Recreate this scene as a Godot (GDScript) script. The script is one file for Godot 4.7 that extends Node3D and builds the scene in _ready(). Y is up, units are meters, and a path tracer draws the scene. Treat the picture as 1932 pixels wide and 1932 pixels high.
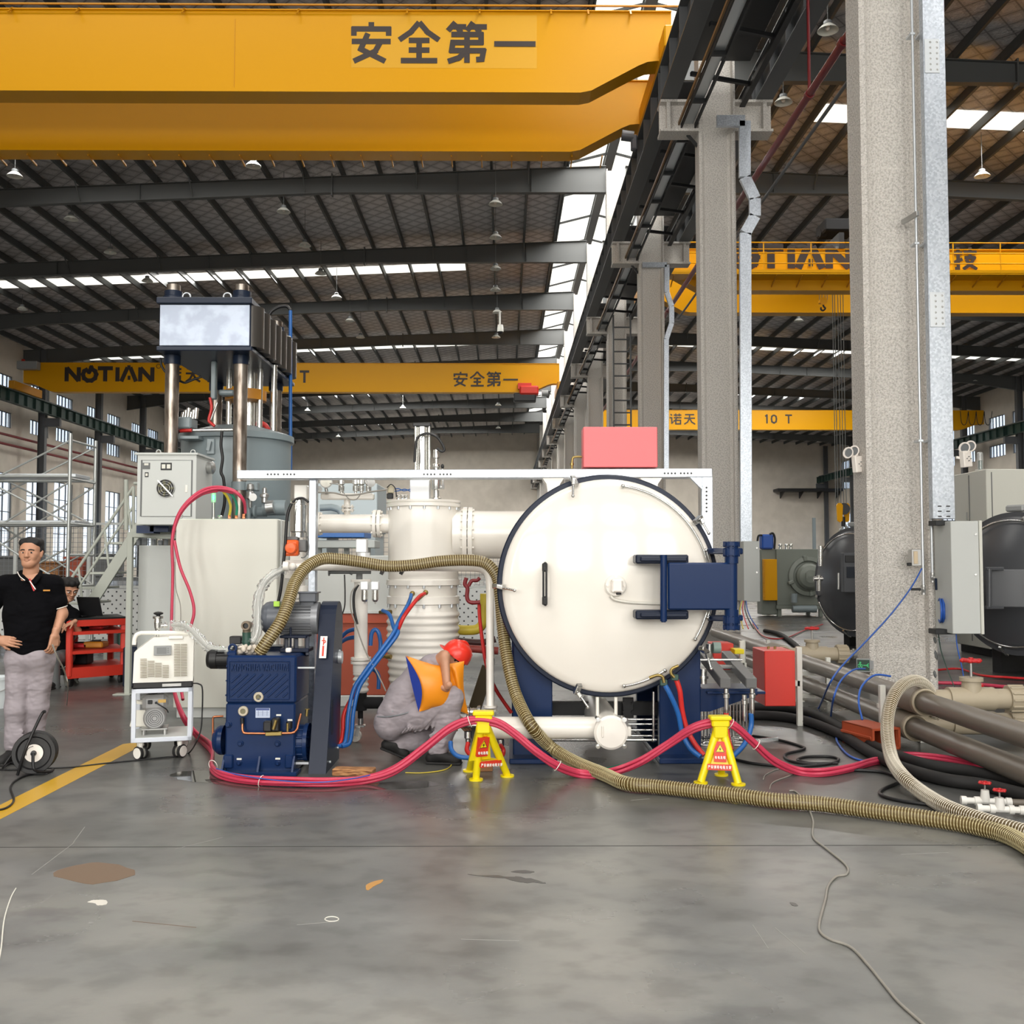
extends Node3D
# A furnace hall: photographed from eye height,looking down the length of a two-bay steel shed.

const F := 1900.0
const EYE := 1.55
var cam_basis: Basis
var M := {}
var used := {}

class Sh:
	var v := PackedVector3Array()
	var n := PackedVector3Array()
	var ix := PackedInt32Array()

	func face(pts: Array,nn: Vector3) -> void:
		var b := v.size()
		for p in pts:
			v.append(p)
			n.append(nn)
		var cw: bool = (pts[1]-pts[0]).cross(pts[2]-pts[0]).dot(nn) < 0.0
		for i in range(1,pts.size()-1):
			ix.append(b)
			ix.append(b+i if cw else b+i+1)
			ix.append(b+i+1 if cw else b+i)

	func poly(pts: Array) -> void:
		face(pts,(pts[1]-pts[0]).cross(pts[2]-pts[0]).normalized())

	func grid(rows: int,cols: int,pv: PackedVector3Array,pn: PackedVector3Array) -> void:
		var b := v.size()
		v.append_array(pv)
		n.append_array(pn)
		for r in rows-1:
			for c in cols-1:
				var i := r*cols+c
				var x := (pv[i+cols+1]-pv[i]).cross(pv[i+cols]-pv[i+1])
				if x.dot(pn[i]+pn[i+1]+pn[i+cols]+pn[i+cols+1]) < 0.0:
					ix.append_array([b+i,b+i+1,b+i+cols,b+i+1,b+i+cols+1,b+i+cols])
				else:
					ix.append_array([b+i,b+i+cols,b+i+1,b+i+1,b+i+cols,b+i+cols+1])

	func box(c: Vector3,s: Vector3,ch := 0.0,b := Basis.IDENTITY) -> Sh:
		var h := s*0.5
		ch = minf(ch,minf(h.x,minf(h.y,h.z))*0.9)
		var P := {}
		for sx in [-1,1]:
			for sy in [-1,1]:
				for sz in [-1,1]:
					var k := [sx,sy,sz]
					P[k] = [c+b*Vector3(sx*h.x,sy*(h.y-ch),sz*(h.z-ch)),c+b*Vector3(sx*(h.x-ch),sy*h.y,sz*(h.z-ch)),c+b*Vector3(sx*(h.x-ch),sy*(h.y-ch),sz*h.z)]
		for s1 in [-1,1]:
			face([P[[s1,-1,-1]][0],P[[s1,1,-1]][0],P[[s1,1,1]][0],P[[s1,-1,1]][0]],b.x.normalized()*s1)
			face([P[[-1,s1,-1]][1],P[[1,s1,-1]][1],P[[1,s1,1]][1],P[[-1,s1,1]][1]],b.y.normalized()*s1)
			face([P[[-1,-1,s1]][2],P[[1,-1,s1]][2],P[[1,1,s1]][2],P[[-1,1,s1]][2]],b.z.normalized()*s1)
		if ch > 0.0:
			for s1 in [-1,1]:
				for s2 in [-1,1]:
					face([P[[s1,s2,-1]][0],P[[s1,s2,1]][0],P[[s1,s2,1]][1],P[[s1,s2,-1]][1]],(b.x*s1+b.y*s2).normalized())
					face([P[[s1,-1,s2]][0],P[[s1,1,s2]][0],P[[s1,1,s2]][2],P[[s1,-1,s2]][2]],(b.x*s1+b.z*s2).normalized())
					face([P[[-1,s1,s2]][1],P[[1,s1,s2]][1],P[[1,s1,s2]][2],P[[-1,s1,s2]][2]],(b.y*s1+b.z*s2).normalized())
					for s3 in [-1,1]:
						var q = P[[s1,s2,s3]]
						face([q[0],q[1],q[2]],(b.x*s1+b.y*s2+b.z*s3).normalized())
		return self

	# a bar of w (sideways) by h (along up) from a to b
	func bar(a: Vector3,b: Vector3,w: float,h: float,ch := 0.0,up := Vector3.UP) -> Sh:
		var z := (b-a).normalized()
		if absf(z.dot(up)) > 0.99:
			up = Vector3.BACK if absf(z.y) > 0.9 else Vector3.UP
		var x := up.cross(z).normalized()
		return box((a+b)*0.5,Vector3(w,h,a.distance_to(b)),ch,Basis(x,z.cross(x),z))

	func frame_of(z: Vector3) -> Basis:
		var x := (Vector3.UP if absf(z.y) < 0.9 else Vector3.RIGHT).cross(z).normalized()
		return Basis(x,z.cross(x),z)

	func cyl(a: Vector3,b: Vector3,ra: float,rb := -1.0,k := 16,caps := true) -> Sh:
		if rb < 0.0:
			rb = ra
		var L := a.distance_to(b)
		return lathe([Vector2(0,0),Vector2(ra,0),Vector2(rb,L),Vector2(0,L)] if caps else [Vector2(ra,0),Vector2(rb,L)],a,b-a,k)

	func lathe(prof: Array,at: Vector3,axis: Vector3,k := 24,smooth := false) -> Sh:
		var B := frame_of(axis.normalized())
		var m := prof.size()
		var segs := []
		if smooth:
			segs = [prof]
		else:
			for i in m-1:
				segs.append([prof[i],prof[i+1]])
		for s in segs:
			var pv := PackedVector3Array()
			var pn := PackedVector3Array()
			var q: int = s.size()
			for i in q:
				var t: Vector2 = (s[mini(i+1,q-1)]-s[maxi(i-1,0)])
				var nn := Vector2(t.y,-t.x).normalized()
				for j in k+1:
					var an := TAU*j/k
					var d := B.x*cos(an)+B.y*sin(an)
					pv.append(at+d*s[i].x+B.z*s[i].y)
					pn.append((d*nn.x+B.z*nn.y).normalized())
			grid(q,k+1,pv,pn)
		return self

	func tube(pts: Array,r,k := 8,caps := true) -> Sh:
		var m := pts.size()
		var pv := PackedVector3Array()
		var pn := PackedVector3Array()
		var t: Vector3 = (pts[1]-pts[0]).normalized()
		var B := frame_of(t)
		var x := B.x
		for i in m:
			t = (pts[mini(i+1,m-1)]-pts[maxi(i-1,0)]).normalized()
			x = (x-t*x.dot(t)).normalized()
			var y := t.cross(x)
			var rr: float = r[i] if r is Array else r
			for j in k+1:
				var an := TAU*j/k
				var d := x*cos(an)+y*sin(an)
				pv.append(pts[i]+d*rr)
				pn.append(d)
		grid(m,k+1,pv,pn)
		if caps:
			for e in [0,m-1]:
				var ring := []
				for j in k:
					ring.append(pv[e*(k+1)+j])
				face(ring,(pts[0]-pts[1]).normalized() if e == 0 else (pts[m-1]-pts[m-2]).normalized())
		return self

	func ext(pl: PackedVector2Array,depth: float,xf: Transform3D) -> Sh:
		var tri := Geometry2D.triangulate_polygon(pl)
		var zz := xf.basis.z.normalized()
		for s in [-1,1]:
			for i in range(0,tri.size(),3):
				var q := []
				for j in 3:
					q.append(xf*Vector3(pl[tri[i+j]].x,pl[tri[i+j]].y,s*depth*0.5))
				face(q,zz*s)
		var cw := Geometry2D.is_polygon_clockwise(pl)
		for i in pl.size():
			var a := pl[i]
			var b := pl[(i+1) % pl.size()]
			if a.distance_squared_to(b) < 1e-12:
				continue
			var e := (b-a).normalized()
			var o := Vector2(e.y,-e.x)*(-1.0 if cw else 1.0)
			face([xf*Vector3(a.x,a.y,-depth*0.5),xf*Vector3(b.x,b.y,-depth*0.5),xf*Vector3(b.x,b.y,depth*0.5),xf*Vector3(a.x,a.y,depth*0.5)],(xf.basis.x*o.x+xf.basis.y*o.y).normalized())
		return self

	func ell(c: Vector3,r: Vector3,b := Basis.IDENTITY,k := 16) -> Sh:
		var pv := PackedVector3Array()
		var pn := PackedVector3Array()
		var m := int(k/2.0)+1
		for i in m:
			var th := PI*i/(m-1)
			for j in k+1:
				var ph := TAU*j/k
				var d := Vector3(sin(th)*cos(ph),cos(th),sin(th)*sin(ph))
				pv.append(c+b*(d*r))
				pn.append((b*(d/r)).normalized())
		grid(m,k+1,pv,pn)
		return self

	func torus(c: Vector3,axis: Vector3,R: float,r: float,k := 24,kk := 8,a0 := 0.0,a1 := TAU) -> Sh:
		var B := frame_of(axis.normalized())
		var pv := PackedVector3Array()
		var pn := PackedVector3Array()
		for i in k+1:
			var a := lerpf(a0,a1,float(i)/k)
			var d := B.x*cos(a)+B.y*sin(a)
			for j in kk+1:
				var p := TAU*j/kk
				var o := d*cos(p)+B.z*sin(p)
				pv.append(c+d*R+o*r)
				pn.append(o)
		grid(k+1,kk+1,pv,pn)
		return self

	# I section from a to b: h along up, w across
	func ibeam(a: Vector3,b: Vector3,h: float,w: float,tf := 0.02,tw := 0.012,up := Vector3.UP) -> Sh:
		var z := (b-a).normalized()
		var x := up.cross(z).normalized()
		var y := z.cross(x)
		bar(a+y*(h-tf)*0.5,b+y*(h-tf)*0.5,w,tf,0,up)
		bar(a-y*(h-tf)*0.5,b-y*(h-tf)*0.5,w,tf,0,up)
		return bar(a,b,tw,h-2*tf,0,up)

	func mesh(m: Material) -> ArrayMesh:
		var a := []
		a.resize(Mesh.ARRAY_MAX)
		a[Mesh.ARRAY_VERTEX] = v
		a[Mesh.ARRAY_NORMAL] = n
		a[Mesh.ARRAY_INDEX] = ix
		var am := ArrayMesh.new()
		am.add_surface_from_arrays(Mesh.PRIMITIVE_TRIANGLES,a)
		am.surface_set_material(0,m)
		return am

func numbered(called: String) -> String:
	var k: int = used.get(called,0)
	used[called] = k+1
	return called if k == 0 else "%s_%03d" % [called,k]

func obj(called: String,s: Sh,m,parent: Node3D = self,label := "") -> MeshInstance3D:
	var o := MeshInstance3D.new()
	o.name = numbered(called) if parent == self else called
	o.mesh = s.mesh(M[m] if m is String else m)
	parent.add_child(o,true)
	if parent != self:
		var base := Vector3.ZERO
		var p: Node = parent
		while p != self:
			base += (p as Node3D).position
			p = p.get_parent()
		o.position = -base
	if label:
		o.set_meta("label",label)
	return o

func tag(o: Node,label: String,category: String,group := "") -> Node:
	o.set_meta("label",label)
	o.set_meta("category",category)
	if group:
		o.set_meta("group",group)
	return o

func thing(called: String,label: String,category: String,at := Vector3.ZERO,group := "") -> Node3D:
	var o := Node3D.new()
	o.name = numbered(called)
	o.position = at
	add_child(o)
	tag(o,label,category,group)
	return o

func struct(called: String,s: Sh,m,parent: Node3D = self,label := "") -> MeshInstance3D:
	var o := obj(called,s,m,parent,label)
	if parent == self:
		o.set_meta("kind","structure")
	return o

func copy(o: Node3D,at: Vector3,label := "",turn := 0.0,group := "") -> Node3D:
	var c: Node3D = o.duplicate()
	c.name = numbered(String(o.name).rstrip("0123456789").rstrip("_"))
	add_child(c)
	c.position = at
	c.rotation.y = turn
	if label:
		c.set_meta("label",label)
	if group:
		c.set_meta("group",group)
	return c

func P(u: float,v: float,d: float) -> Vector3:
	var r := cam_basis*Vector3((u-966.0)/F,-(v-966.0)/F,-1.0)
	return Vector3(0,EYE,0)+r*(d/-r.z)

func G(u: float,v: float,h := 0.0) -> Vector3:
	var r := cam_basis*Vector3((u-966.0)/F,-(v-966.0)/F,-1.0)
	return Vector3(0,EYE,0)+r*((h-EYE)/r.y)

func W(px: float,d: float) -> float:
	return px*d/F

func spl(p: Array,k := 6) -> Array:
	var o := []
	for i in p.size()-1:
		var a = p[maxi(i-1,0)]
		var d = p[mini(i+2,p.size()-1)]
		for j in k:
			o.append(p[i].cubic_interpolate(p[i+1],a,d,float(j)/k))
	o.append(p[-1])
	return o

func pp(a: Array,d: float) -> Array:
	var o := []
	for q in a:
		o.append(P(q.x,q.y,d if q is Vector2 else q.z))
	return o

func seat(pts: Array,h: float) -> Array:
	var o := []
	for q in pts:
		o.append(Vector3(q.x,maxf(q.y,h),q.z))
	return o

func mat(called: String,c: Color,rough := 0.5,metal := 0.0) -> StandardMaterial3D:
	var m := StandardMaterial3D.new()
	m.albedo_color = c
	m.roughness = rough
	m.metallic = metal
	m.resource_name = called
	M[called] = m
	return m

func noise_tex(freq: float,cols: Array,offs: Array,oct := 4,kind := FastNoiseLite.TYPE_SIMPLEX_SMOOTH,size := 512,sd := 1,warp := 0.0,bump := false) -> NoiseTexture2D:
	var f := FastNoiseLite.new()
	f.noise_type = kind
	f.seed = sd
	f.frequency = freq
	f.fractal_octaves = oct
	if kind == FastNoiseLite.TYPE_CELLULAR:
		f.cellular_return_type = FastNoiseLite.RETURN_CELL_VALUE
		f.fractal_type = FastNoiseLite.FRACTAL_NONE
	if warp > 0.0:
		f.domain_warp_enabled = true
		f.domain_warp_amplitude = warp
		f.domain_warp_frequency = freq
	var t := NoiseTexture2D.new()
	t.width = size
	t.height = size
	t.seamless = true
	t.noise = f
	if bump:
		t.as_normal_map = true
		t.bump_strength = warp if warp > 0.0 else 4.0
		f.domain_warp_enabled = false
	else:
		var g := Gradient.new()
		g.offsets = PackedFloat32Array(offs)
		var cc := PackedColorArray()
		for c in cols:
			cc.append(c)
		g.colors = cc
		t.color_ramp = g
	return t

func tri(m: StandardMaterial3D,t: Texture2D,s,world := true) -> StandardMaterial3D:
	m.albedo_texture = t
	m.uv1_triplanar = true
	m.uv1_world_triplanar = world
	m.uv1_scale = s if s is Vector3 else Vector3(s,s,s)
	return m

func grey(x: float) -> Color:
	return Color(x,x,x)

func rgb(r: int,g: int,b: int) -> Color:
	return Color8(r,g,b)

func setup() -> void:
	cam_basis = Basis(Vector3.UP,-atan(15.0/F))*Basis(Vector3.RIGHT,atan(94.0/F))
	var cam := Camera3D.new()
	cam.name = "camera"
	cam.fov = rad_to_deg(2.0*atan(966.0/F))
	cam.near = 0.05
	cam.far = 400.0
	cam.transform = Transform3D(cam_basis,Vector3(0,EYE,0))
	add_child(cam)
	cam.make_current()
	# ---- overcast daylight outside
	var env := Environment.new()
	env.background_mode = Environment.BG_SKY
	var sk := ProceduralSkyMaterial.new()
	sk.sky_top_color = Color(0.78,0.87,1.0)
	sk.sky_horizon_color = Color(0.9,0.95,1.0)
	sk.ground_horizon_color = Color(0.72,0.78,0.8)
	sk.ground_bottom_color = Color(0.5,0.52,0.5)
	sk.sky_energy_multiplier = 1.5
	sk.ground_energy_multiplier = 0.9
	sk.sun_angle_max = 0.0
	env.sky = Sky.new()
	env.sky.sky_material = sk
	env.tonemap_mode = Environment.TONE_MAPPER_LINEAR
	env.tonemap_exposure = 0.92
	env.sdfgi_enabled = true
	env.ssao_enabled = true
	env.ssil_enabled = true
	var we := WorldEnvironment.new()
	we.name = "daylight"
	we.environment = env
	add_child(we)

const SKY_STRIPS := [-3.6,17.3,37.5,57.6,78.0,98.2,118.4]
const DOWN := 3.4
const SIDE := 4.0

func area(called: String,at: Vector3,w: float,h: float,dir: Vector3,e: float,c := Color(1,0.99,0.97)) -> void:
	var l := AreaLight3D.new()
	l.name = called
	l.area_size = Vector2(w,h)
	l.light_color = c
	l.light_energy = e
	l.area_normalize_energy = false
	l.area_range = 200.0
	l.area_attenuation = 2.0
	l.shadow_enabled = true
	add_child(l,true)
	l.look_at_from_position(at,at+dir,Vector3.FORWARD if absf(dir.y) > 0.9 else Vector3.UP)

func materials() -> void:
	mat("yellow",rgb(222,158,0),0.4)
	mat("yellow_dark",rgb(205,140,10),0.45)
	mat("ink",rgb(52,42,38),0.5)
	mat("steel_dark",rgb(104,106,106),0.55)
	mat("rafter_paint",rgb(86,88,88),0.55)
	mat("purlin_paint",rgb(72,74,74),0.55)
	mat("steel_black",rgb(30,31,33),0.5)
	mat("steel_beam",rgb(92,94,96),0.5)
	mat("green_dark",rgb(38,62,56),0.5)
	mat("rail_brown",rgb(132,100,62),0.5)
	mat("pipe_red",rgb(120,26,30),0.4)
	mat("white_paint",rgb(236,232,224),0.22)
	mat("white_door",rgb(236,231,222),0.12)
	mat("navy",rgb(18,42,82),0.28)
	mat("navy_dark",rgb(28,36,54),0.35)
	mat("red_box",rgb(204,50,38),0.4)
	mat("pink_box",rgb(236,112,116),0.45)
	mat("galv_plain",rgb(205,210,214),0.35,0.6)
	mat("chrome",rgb(215,215,212),0.18,0.95)
	mat("steel",rgb(186,186,184),0.3,0.8)
	mat("brass",rgb(158,138,84),0.35,0.8)
	mat("copper",rgb(190,120,84),0.3,0.85)
	mat("black",rgb(24,24,26),0.45)
	mat("black_matte",rgb(20,20,22),0.85)
	mat("rubber",rgb(30,29,29),0.7)
	mat("cabinet",rgb(214,214,204),0.4)
	mat("cabinet_grey",rgb(198,201,198),0.42)
	mat("cabinet_side",rgb(178,182,180),0.45)
	mat("furnace_grey",rgb(134,146,150),0.35)
	mat("furnace_olive",rgb(124,130,122),0.4)
	mat("charcoal",rgb(78,80,84),0.28)
	mat("pink_hose",rgb(196,58,86),0.4)
	mat("blue_hose",rgb(36,98,170),0.35)
	mat("blue_wire",rgb(44,92,180),0.4)
	mat("red_hose",rgb(206,48,44),0.35)
	mat("stand_yellow",rgb(240,218,16),0.35)
	mat("sticker_red",rgb(216,58,36),0.5)
	mat("sticker_white",rgb(245,238,230),0.5)
	mat("motor_grey",rgb(86,90,98),0.35)
	mat("ppr",rgb(116,108,98),0.35)
	mat("ppr_fitting",rgb(172,160,138),0.5)
	mat("ppr_coupling",rgb(128,118,104),0.5)
	mat("valve_red",rgb(196,36,40),0.4)
	mat("pvc_white",rgb(232,230,224),0.4)
	mat("rust_orange",rgb(176,78,46),0.5)
	mat("red_brown",rgb(168,78,54),0.6)
	mat("cart_red",rgb(204,54,38),0.45)
	mat("wood",rgb(150,104,66),0.8)
	mat("white_plastic",rgb(240,238,230),0.45)
	mat("white_frame",rgb(216,222,232),0.4)
	mat("grey_plastic",rgb(150,152,152),0.45)
	mat("pump_grey",rgb(168,168,168),0.4)
	mat("orange_vinyl",rgb(232,142,26),0.4)
	mat("blue_vinyl",rgb(40,62,150),0.4)
	mat("helmet",rgb(222,52,36),0.3)
	mat("hair",rgb(20,18,18),0.7)
	mat("skin",rgb(190,140,112),0.55)
	mat("shirt_black",rgb(13,13,16),0.95)
	mat("overall",rgb(158,150,155),0.9)
	mat("shoe",rgb(28,27,27),0.7)
	mat("yellow_paint",rgb(206,160,36),0.35)
	mat("orange_plastic",rgb(232,96,34),0.4)
	mat("glow_green",rgb(80,220,130),0.4)
	mat("press_blue",rgb(30,40,58),0.3)
	mat("cable_grey",rgb(150,146,138),0.5)
	mat("yellow_tape",rgb(206,186,60),0.5)
	mat("sheet_foil",rgb(196,160,90),0.35,0.5)
	mat("green_exit",rgb(30,120,70),0.4)
	mat("white_lamp",rgb(214,214,206),0.4)
	mat("lamp_grey",rgb(120,124,126),0.4)
	mat("scaffold",rgb(176,180,178),0.35,0.6)
	mat("stair_paint",rgb(178,182,172),0.5)
	mat("mesh_wire",rgb(120,124,128),0.5)
	mat("eyewhite",rgb(225,220,212),0.3)
	mat("lip",rgb(160,96,84),0.5)
	mat("paper",rgb(226,224,214),0.8)
	mat("concrete_dark",rgb(62,62,60),0.6)
	mat("hose_wall",rgb(92,74,36),0.35)
	mat("hose_rib",rgb(196,184,142),0.4)
	mat("hose_rib_pale",rgb(214,206,190),0.45)
	mat("bucket",rgb(205,212,214),0.4)
	mat("bottle_green",rgb(44,76,66),0.4)
	mat("ochre",rgb(196,132,40),0.45)
	for k in ["navy","navy_dark","press_blue","yellow"]:
		M[k].metallic_specular = 0.35
	mat("tile_trim",rgb(110,112,112),0.5)
	for k in ["overall","shirt_black"]:
		var cm: StandardMaterial3D = M[k]
		cm.metallic_specular = 0.2
		cm.uv1_triplanar = true
		cm.uv1_world_triplanar = true
		cm.uv1_scale = Vector3(1.6,2.6,1.6)
		cm.normal_enabled = true
		cm.normal_texture = noise_tex(0.012,[],[],3,FastNoiseLite.TYPE_SIMPLEX_SMOOTH,256,51,14.0,true)
		cm.normal_scale = 1.2
	var gl := mat("film",Color(0.93,0.95,0.95,0.2),0.1)
	gl.transparency = BaseMaterial3D.TRANSPARENCY_ALPHA
	var wg := mat("glass",Color(0.92,0.96,1.0,0.16),0.03)
	wg.transparency = BaseMaterial3D.TRANSPARENCY_ALPHA
	var day := mat("daylight",Color(1,1,1),0.4)
	day.emission_enabled = true
	day.emission = Color(1.0,0.995,0.95)
	day.emission_energy_multiplier = 1.25
	var g2 := mat("led_green",rgb(90,255,150),0.3)
	g2.emission_enabled = true
	g2.emission = Color(0.2,1.0,0.45)
	g2.emission_energy_multiplier = 1.6
	# poured, polished and trodden concrete
	var fl := mat("floor",Color(1,1,1),0.3)
	tri(fl,noise_tex(0.006,[rgb(118,119,118),rgb(136,137,135),rgb(146,146,142),rgb(156,155,150)],[0.1,0.4,0.6,0.95],6,FastNoiseLite.TYPE_SIMPLEX_SMOOTH,1024,7,40.0),Vector3(0.11,0.11,0.15))
	fl.detail_enabled = true
	fl.detail_blend_mode = BaseMaterial3D.BLEND_MODE_MUL
	fl.detail_albedo = noise_tex(0.03,[grey(0.88),grey(0.98),grey(1.0)],[0.2,0.5,0.9],5,FastNoiseLite.TYPE_SIMPLEX_SMOOTH,1024,11)
	fl.roughness_texture = noise_tex(0.008,[grey(0.26),grey(0.31),grey(0.38)],[0.2,0.5,0.85],4,FastNoiseLite.TYPE_SIMPLEX_SMOOTH,512,5,30.0)
	fl.roughness = 1.0
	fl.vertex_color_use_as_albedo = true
	# sprayed fireproofing on the columns
	var fp := mat("fireproof",Color(1,1,1),0.95)
	tri(fp,noise_tex(0.05,[rgb(206,201,194),rgb(230,225,218),rgb(236,231,225)],[0.3,0.5,0.8],4,FastNoiseLite.TYPE_SIMPLEX_SMOOTH,512,3),1.0)
	fp.normal_enabled = true
	fp.normal_texture = noise_tex(0.09,[],[],3,FastNoiseLite.TYPE_SIMPLEX_SMOOTH,512,21,14.0,true)
	fp.normal_scale = 0.75
	# spangled galvanised sheet
	var gv := mat("galv",Color(1,1,1),0.3,0.7)
	tri(gv,noise_tex(0.06,[rgb(182,190,200),rgb(208,215,224)],[0.1,0.9],1,FastNoiseLite.TYPE_CELLULAR,512,9),1.4)
	# silver insulation blanket with its diamond netting
	var im := Image.create(128,128,false,Image.FORMAT_RGB8)
	im.fill(Color(0.7,0.69,0.69))
	for y in 128:
		for x in 128:
			var a := absf(fposmod(x+y,64.0)-32.0)
			var b := absf(fposmod(x-y,64.0)-32.0)
			var m := minf(a,b)
			if m < 3.0:
				im.set_pixel(x,y,Color(0.5,0.49,0.485))
			elif m > 12.0:
				im.set_pixel(x,y,Color(0.78,0.77,0.77))
	var fo := mat("foil",Color(1.0,0.985,0.98),0.42,0.25)
	tri(fo,ImageTexture.create_from_image(im),0.55)
	fo.normal_enabled = true
	fo.normal_texture = noise_tex(0.02,[],[],3,FastNoiseLite.TYPE_SIMPLEX_SMOOTH,512,31,10.0,true)
	fo.normal_scale = 0.5
	# plastered walls
	var wl := mat("plaster",Color(1,1,1),0.85)
	tri(wl,noise_tex(0.01,[rgb(212,203,190),rgb(222,213,200)],[0.2,0.8],4,FastNoiseLite.TYPE_SIMPLEX_SMOOTH,512,13),0.1)
	# white board punched with square holes
	var pg := Image.create(64,64,false,Image.FORMAT_RGB8)
	pg.fill(Color(0.86,0.87,0.86))
	for c in [Vector2i(8,8),Vector2i(40,40)]:
		pg.fill_rect(Rect2i(c,Vector2i(12,12)),Color(0.22,0.23,0.24))
	var pb := mat("pegboard",Color(1,1,1),0.5)
	tri(pb,ImageTexture.create_from_image(pg),7.0)
	# rolled, machined press columns
	var pc := mat("press_steel",Color(1,1,1),0.32,0.75)
	tri(pc,noise_tex(0.02,[rgb(96,84,74),rgb(150,140,130),rgb(186,180,172)],[0.25,0.5,0.8],5,FastNoiseLite.TYPE_SIMPLEX_SMOOTH,256,17),Vector3(1.5,0.35,1.5))
	# rough planks
	var wd := mat("plank",Color(1,1,1),0.85)
	tri(wd,noise_tex(0.03,[rgb(96,58,36),rgb(176,124,78),rgb(196,150,104)],[0.25,0.5,0.8],4,FastNoiseLite.TYPE_SIMPLEX_SMOOTH,256,19),Vector3(1.0,9.0,9.0))

const BAY := 10.1
const CX := 4.8
const XL := -35.0
const XR := 44.5
const BACK := 134.0
const FRONT := -16.0

func frame_d(k: int) -> float:
	return 12.36+BAY*(k-1)

func rafter_top(x: float) -> float:
	return 18.6-0.0423*absf(x-CX)

func slab(x0: float,x1: float,y0: float,y1: float,d0: float,d1: float,s: Sh) -> void:
	s.box(Vector3((x0+x1)/2,(y0+y1)/2,-(d0+d1)/2),Vector3(absf(x1-x0),absf(y1-y0),absf(d1-d0)))

func hall() -> void:
	var fl := floor_grid()
	var s := Sh.new()
	slab(XL,XR,-0.3,-0.01,FRONT,BACK,s)
	obj("slab",s,"concrete_dark",fl)
	for d in [5.58,12.2,22.3,32.4]:
		s = Sh.new()
		slab(-30,40,0.0,0.0006,d-0.006,d+0.006,s)
		obj("joint",s,"concrete_dark",fl,"dark saw-cut joint")
	for x in [-6.6,11.0]:
		s = Sh.new()
		slab(x-0.005,x+0.005,0,0.0006,8.0,60,s)
		obj("joint",s,"concrete_dark",fl)
	s = Sh.new()
	var yl := [G(0,1546),G(258,1412),G(262,1400),G(232,1404),G(0,1519)]
	var q := PackedVector2Array()
	for e in yl:
		q.append(Vector2(e.x,-e.z))
	var q2 := PackedVector2Array([Vector2(q[0].x-2.0,q[0].y-1.35),q[0],q[1],q[2],q[3],q[4],Vector2(q[4].x-2.0,q[4].y-1.35)])
	s.ext(q2,0.002,Transform3D(Basis(Vector3.RIGHT,Vector3.FORWARD,Vector3.UP),Vector3.ZERO))
	obj("painted_line",s,"yellow_paint",fl,"worn yellow floor line")
	stain(fl,[[100,1648],[185,1627],[255,1647],[176,1668]],mat("rust_stain",rgb(116,96,78),0.6),"square rust stain")
	stain(fl,[[700,1665],[722,1660],[718,1666],[706,1672],[694,1680],[690,1672]],mat("ochre_stain",rgb(190,140,74),0.6),"ochre paint spot")
	stain(fl,[[166,1702],[180,1698],[200,1699],[201,1706],[186,1708],[178,1704]],mat("white_spot",rgb(214,210,200),0.6),"white paint spot")
	mat("oil",rgb(70,70,68),0.3)
	stain(fl,[[880,1650],[955,1653],[1003,1658],[1030,1667],[985,1664],[950,1657]],"oil","dark wet streak")
	stain(fl,[[965,1645],[985,1642],[1008,1645],[990,1648]],"oil")
	stain(fl,[[322,1462],[345,1456],[400,1454],[440,1466],[400,1477],[345,1472]],mat("puddle",rgb(72,73,70),0.03),"shallow puddle")
	stain(fl,[[395,1470],[600,1482],[770,1474],[830,1478],[790,1487],[560,1496],[430,1484]],"puddle","long puddle beside the pink cables")
	stain(fl,[[1490,1703],[1500,1704],[1505,1709],[1496,1709]],"oil")
	s = Sh.new()
	var ring := []
	for i in 25:
		var a := TAU*i/24.0
		ring.append(G(626+13*cos(a),1734+4.5*sin(a),0.001))
	s.tube(ring,0.0025,4,false)
	obj("chalk_mark",s,"paper",fl,"chalk ring")
	var sc := mat("scratch",rgb(150,149,145),0.5)
	for e in [[1462,1750,1520,1800],[1700,1612,1790,1608],[1420,1745,1450,1790],[160,1560,138,1590],[140,1590,60,1650],[420,1580,330,1602],[870,1772,980,1775],[560,1745,640,1738],[1190,1510,1225,1507],[250,1738,370,1750]]:
		s = Sh.new()
		s.bar(G(e[0],e[1])+Vector3(0,0.0004,0),G(e[2],e[3])+Vector3(0,0.0004,0),0.004,0.0008)
		obj("scratch",s,sc if e[0] != 250 else "rust_stain",fl)
	# ---- back, front and side walls
	s = Sh.new()
	slab(XL,XR,0,20,BACK,BACK+0.3,s)
	struct("wall_back",s,"plaster")
	s = Sh.new()
	slab(XL,XR,0,20,FRONT-0.3,FRONT,s)
	struct("wall_front",s,"plaster")
	side_wall("wall_left",XL,-1,5)
	side_wall("wall_right",XR,1,7)
	s = Sh.new()
	for e in [[XL-0.3,CX-2.0],[CX+2.0,XR+0.3]]:
		var a := Vector3(e[0],rafter_top(e[0])+0.36,0)
		var b := Vector3(e[1],rafter_top(e[1])+0.36,0)
		s.ext(PackedVector2Array([Vector2(a.x,a.y),Vector2(b.x,b.y),Vector2(b.x,b.y+0.2),Vector2(a.x,a.y+0.2)]),BACK-FRONT+0.6,Transform3D(Basis.IDENTITY,Vector3(0,0,-(BACK+FRONT)/2)))
	var roof := struct("ceiling",s,"foil")
	s = Sh.new()
	for e in [-1,1]:
		slab(CX+2.0*e-0.03,CX+2.0*e+0.03,18.7,19.5,FRONT,BACK,s)
		s.ext(PackedVector2Array([Vector2(CX,20.05),Vector2(CX,20.12),Vector2(CX+2.3*e,19.57),Vector2(CX+2.3*e,19.5)]),BACK-FRONT,Transform3D(Basis.IDENTITY,Vector3(0,0,-(BACK+FRONT)/2)))
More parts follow.
